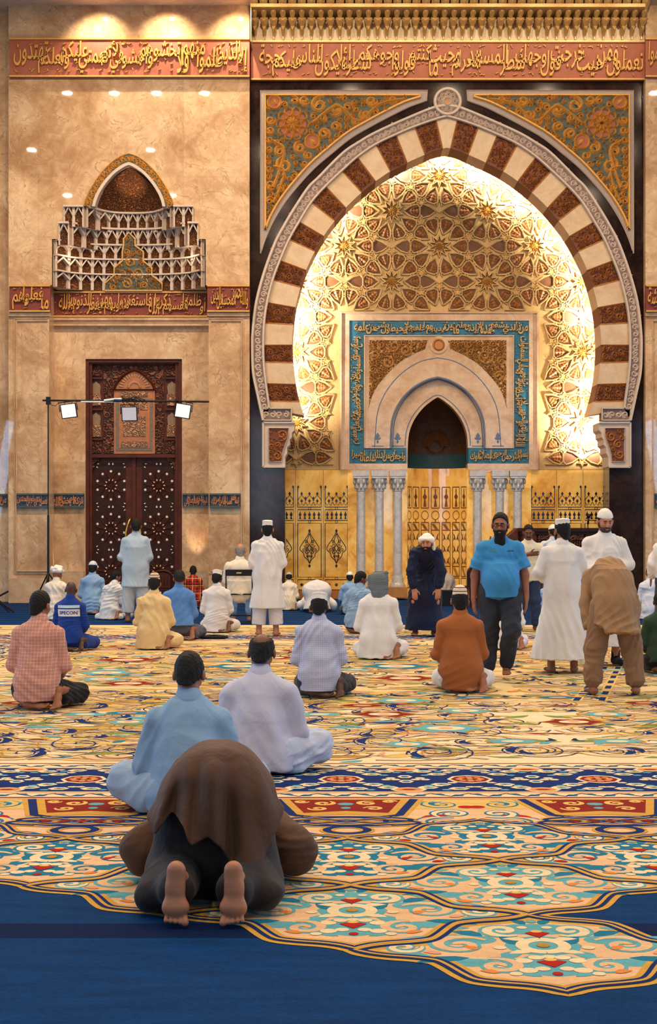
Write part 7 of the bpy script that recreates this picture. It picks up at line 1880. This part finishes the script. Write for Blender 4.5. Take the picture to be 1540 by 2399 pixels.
# ================================================================== EQUIPMENT
def light_stand():
    Yp = 29.0; sc = Yp / F; x = wx(113, Yp)
    t = thing('light_stand', 'black tripod stand with a long horizontal boom left of the wooden door', 'stand', (x, Yp, 0))
    z = lambda py: wz(py, Yp); X = lambda px: wx(px, Yp) - x
    m = MB(); m.tube([(0, 0, .35), (0, 0, 1.9)], .022, 10); m.tube([(0, 0, 1.9), (0, 0, z(930))], .014, 10); m.build('pole', M_BLACK, t)
    for a in (.4, 2.5, 4.6):
        m = MB(); m.tube([(0, 0, .75), (.5 * math.cos(a), .5 * math.sin(a), .015)], .014, 8); m.build('leg', M_BLACK, t)
    m = MB(); m.tube([(X(100), 0, z(938)), (X(490), 0, z(941))], .02, 10); b = m.build('boom', M_BLACK, t)
    m = MB(); m.tube([(X(190), -.02, z(941.5)), (X(266), -.02, z(942))], .016, 8); m.build('silver_sleeve', plain('bright_steel', hexc(225, 225, 228), .25, .6), b)
    m = MB(); m.box(-.04, .04, -.04, .04, z(948), z(930)); m.build('clamp', M_BLACK, t)
    rnd = random.Random(3); m = MB()
    for k in range(7):
        x0 = X(255 + 9 * k); m.tube([(x0, -.02, z(941)), (x0 + .1, -.05, z(934 - rnd.random() * 4)), (x0 + .25, -.03, z(937)), (x0 + .3, -.02, z(942 + rnd.random() * 5))], .010, 6)
    for px in (118, 150, 300, 420): m.tube([(X(px), -.02, z(941)), (X(px + 4), -.03, z(950)), (X(px + 14), -.03, z(951)), (X(px + 20), -.02, z(942))], .007, 6)
    m.build('cable_bundle', M_BLACK, b)
    m = MB(); m.tube([(X(245), -.05, z(939)), (X(268), -.06, z(936)), (X(286), -.05, z(935))], .022, 8); m.build('white_plug', M_PEARL, b)
    m = MB(); m.tube([(X(268), -.06, z(937)), (X(284), -.07, z(938))], .024, 8); m.build('blue_connector', plain('blue_plastic', hexc(30, 70, 150), .4), b)
    for px, py, tilt, lab in ((162, 963, -.13, 'small square light panel hanging from the boom near its tripod pole'), (304, 970, -.02, 'small square light panel hanging from the middle of the boom, dimmer than the others'), (429, 963, .16, 'small square light panel hanging at the free end of the boom')):
        p = thing('studio_light', lab, 'studio light', (wx(px, Yp), Yp - .03, wz(py, Yp)), 0, 'light panels on the boom'); p.rotation_euler = (.12, tilt, 0)
        w = 18.5 * sc; m = MB(); m.box(-w, w, -.02, .03, -w * .92, w * .92); m.build('housing', M_BLACK, p)
        m = MB(); m.box(-w * .88, w * .88, -.026, -.02, -w * .80, w * .82); m.build('diffuser', plain('diffuser_%d' % px, hexc(190, 190, 200) if px == 304 else hexc(238, 232, 226), .5, 0, .03, 5, 0, 1, .3, 0, .12 if px == 304 else .5), p)
        m = MB(); m.tube([(-w * 1.12, 0, 0), (-w * 1.12, 0, w * 1.15), (w * 1.12, 0, w * 1.15), (w * 1.12, 0, 0)], .012, 6); m.tube([(0, 0, w * 1.15), (0, 0.03, w * 1.35)], .014, 6); m.build('yoke', M_BLACK, p)
light_stand()
def wooden_stand():
    Yp = 32.6; x0, x1 = wx(1222, Yp), wx(1408, Yp)
    t = thing('wooden_stand', 'dark carved wooden platform front behind the men at the right', 'platform', ((x0 + x1) / 2, Yp, 0)); w = (x1 - x0) / 2; zt = wz(1237, Yp)
    m = MB(); m.box(-w, w, .06, .9, 0, zt - .08); m.build('body', M_WOOD, t)
    m = MB(); m.box(-w - .06, w + .06, -.06, .96, zt - .08, zt); m.box(-w - .03, w + .03, -.02, .9, zt - .14, zt - .08); m.build('cornice', M_WOODD, t)
    for k in range(5):
        a = -w + 2 * w * k / 5; b = a + 2 * w / 5
        m = MB(); m.box(a + .02, a + .08, 0, .07, 0, zt - .14); m.box(b - .08, b - .02, 0, .07, 0, zt - .14); m.box(a + .08, b - .08, 0, .07, zt - .26, zt - .14); m.box(a + .08, b - .08, 0, .07, 0, .15)
        for q in range(3): xx = a + .12 + q * .06; m.box(xx, xx + .03, .03, .07, .15, zt - .26)
        m.build('panel', M_CARVEW if k % 2 else M_WOOD, t)
    m = MB(); m.prism([(-w - .38, zt - .28), (-w - .06, zt), (-w - .06, zt - .28)], .1, .8); m.box(-w - .36, -w - .06, .12, .78, 0, zt - .28); m.build('sloped_wing', M_WOOD, t)
wooden_stand()
def mic_stand(label, px, Yp, ztop, aim, boom=None):
    t = thing('microphone_stand', label, 'microphone', (wx(px, Yp), Yp, 0), 0)
    m = MB(); m.tube([(0, 0, .02), (0, 0, ztop)], .012, 8); m.build('pole', M_BLACK, t)
    m = MB(); m.lathe([(.0, .03), (.14, .025), (.15, 0)], 0, 0, 18); m.build('base', M_BLACK, t)
    if boom: m = MB(); m.tube([(0, 0, ztop), boom], .010, 8); m.build('boom_arm', M_BRASS, t)
    p = Vector(boom or (0, 0, ztop)); d = Vector(aim); m = MB(); m.tube([p, p + d * .16], .022, 10); m.tube([p + d * .16, p + d * .21, p + d * .25], [.034, .038, .02], 10); m.build('microphone', M_BLACK, t, True)
mic_stand('tall microphone stand in front of the dark wooden platform', 1378, 32.0, wz(1228, 32.0), (.1, -.1, .9))
mic_stand('microphone on a long boom arm left of the bearded walker', 1150, 31.2, wz(1256, 31.2), (-.6, 0, -.15), (wx(1098, 31.2) - wx(1150, 31.2), 0, wz(1259, 31.2) - wz(1256, 31.2)))
def arm_chair(label, px, base, top, wpx, rz):
    Yp = F * HC / (base - HOR); t = thing('wooden_chair', label, 'chair', (wx(px, Yp), Yp, 0), rz); w = wpx / 2 * Yp / F; H = (base - top) * Yp / F
    bk = MB(); n = 13; pts = [(-w, .45), (-w, H * .86)] + [(-w * math.cos(a) , H * .86 + H * .14 * math.sin(a)) for a in np.linspace(.05, PI - .05, n)] + [(w, H * .86), (w, .45)]
    bk.prism([(a, b) for a, b in pts], -.22, -.18, cap_back=True); b = bk.build('backrest', M_WOOD, t)
    r = MB()
    for k in range(6): xx = -w * .8 + k * w * .32; r.box(xx - .012, xx + .012, -.235, -.22, .5, H * .86)
    r.ridge([(a * .95, b_) for a, b_ in pts], .05, -.22, .03); r.build('back_slats', M_WOODD, b)
    s = MB(); s.box(-w, w, -.2, .26, .40, .45); s.build('seat', M_WOOD, t)
    for a, c in ((-1, -.18), (1, -.18), (-1, .22), (1, .22)): l = MB(); l.tube([(a * w * .88, c, .41), (a * w * .95, c, .0)], [.03, .022], 8); l.build('leg', M_WOOD, t)
arm_chair('brown wooden chair with slatted round back against the door', 384, 1428, 1337, 46, .0)
arm_chair('reddish brown wooden chair left of the bearded walker', 1100, 1424, 1328, 30, .3)
def case():
    Yp = 30.6; t = thing('equipment_case', 'black box with a small white label behind the navy robe', 'case', (wx(1046, Yp), Yp, 0)); w = 30 * Yp / F
    m = MB(); m.box(-w, w, 0, .35, .0, wz(1383, Yp)); m.build('body', M_BLACK, t); m = MB(); m.box(w * .35, w * .55, -.006, 0, .10, .16); m.build('label', M_PEARL, t)
case()
def tripod():
    Yp = 28.0; t = thing('camera_tripod', 'dark folded tripod legs lying at the left edge on the blue carpet', 'tripod', (wx(2, Yp), Yp, 0))
    for dx, dz in ((.25, .0), (.16, .0), (-.35, .02)): m = MB(); m.tube([(-.12, 0, .30), (dx, .1 * dx, .02 + dz)], .02, 8); m.build('leg', M_BLACK, t)
    m = MB(); m.tube([(-.12, 0, .28), (.14, .02, .42)], .018, 8); m.build('handle', M_BLACK, t)
tripod()
def pouch():
    X, Yp = gp(502, 1495); t = tag(MB_pouch(), 'flat black pouch lying on the carpet right of the grey trousers', 'pouch'); t.location = (X, Yp, 0)
def MB_pouch():
    m = MB(); pr = [(.20, .0), (.21, .012), (.20, .03), (.15, .045), (.0, .05)]
    m.lathe(pr, 0, 0, 20, 0, 0, 2 * PI, 1, .6); m.tube([(-.1, -.06, .045), (.0, -.09, .05), (.1, -.06, .045)], .008, 6); return m.build('pouch', BLK, None, True)
pouch()
print('scene built', round(time.time() - T0, 1), 's', len(bpy.data.objects))
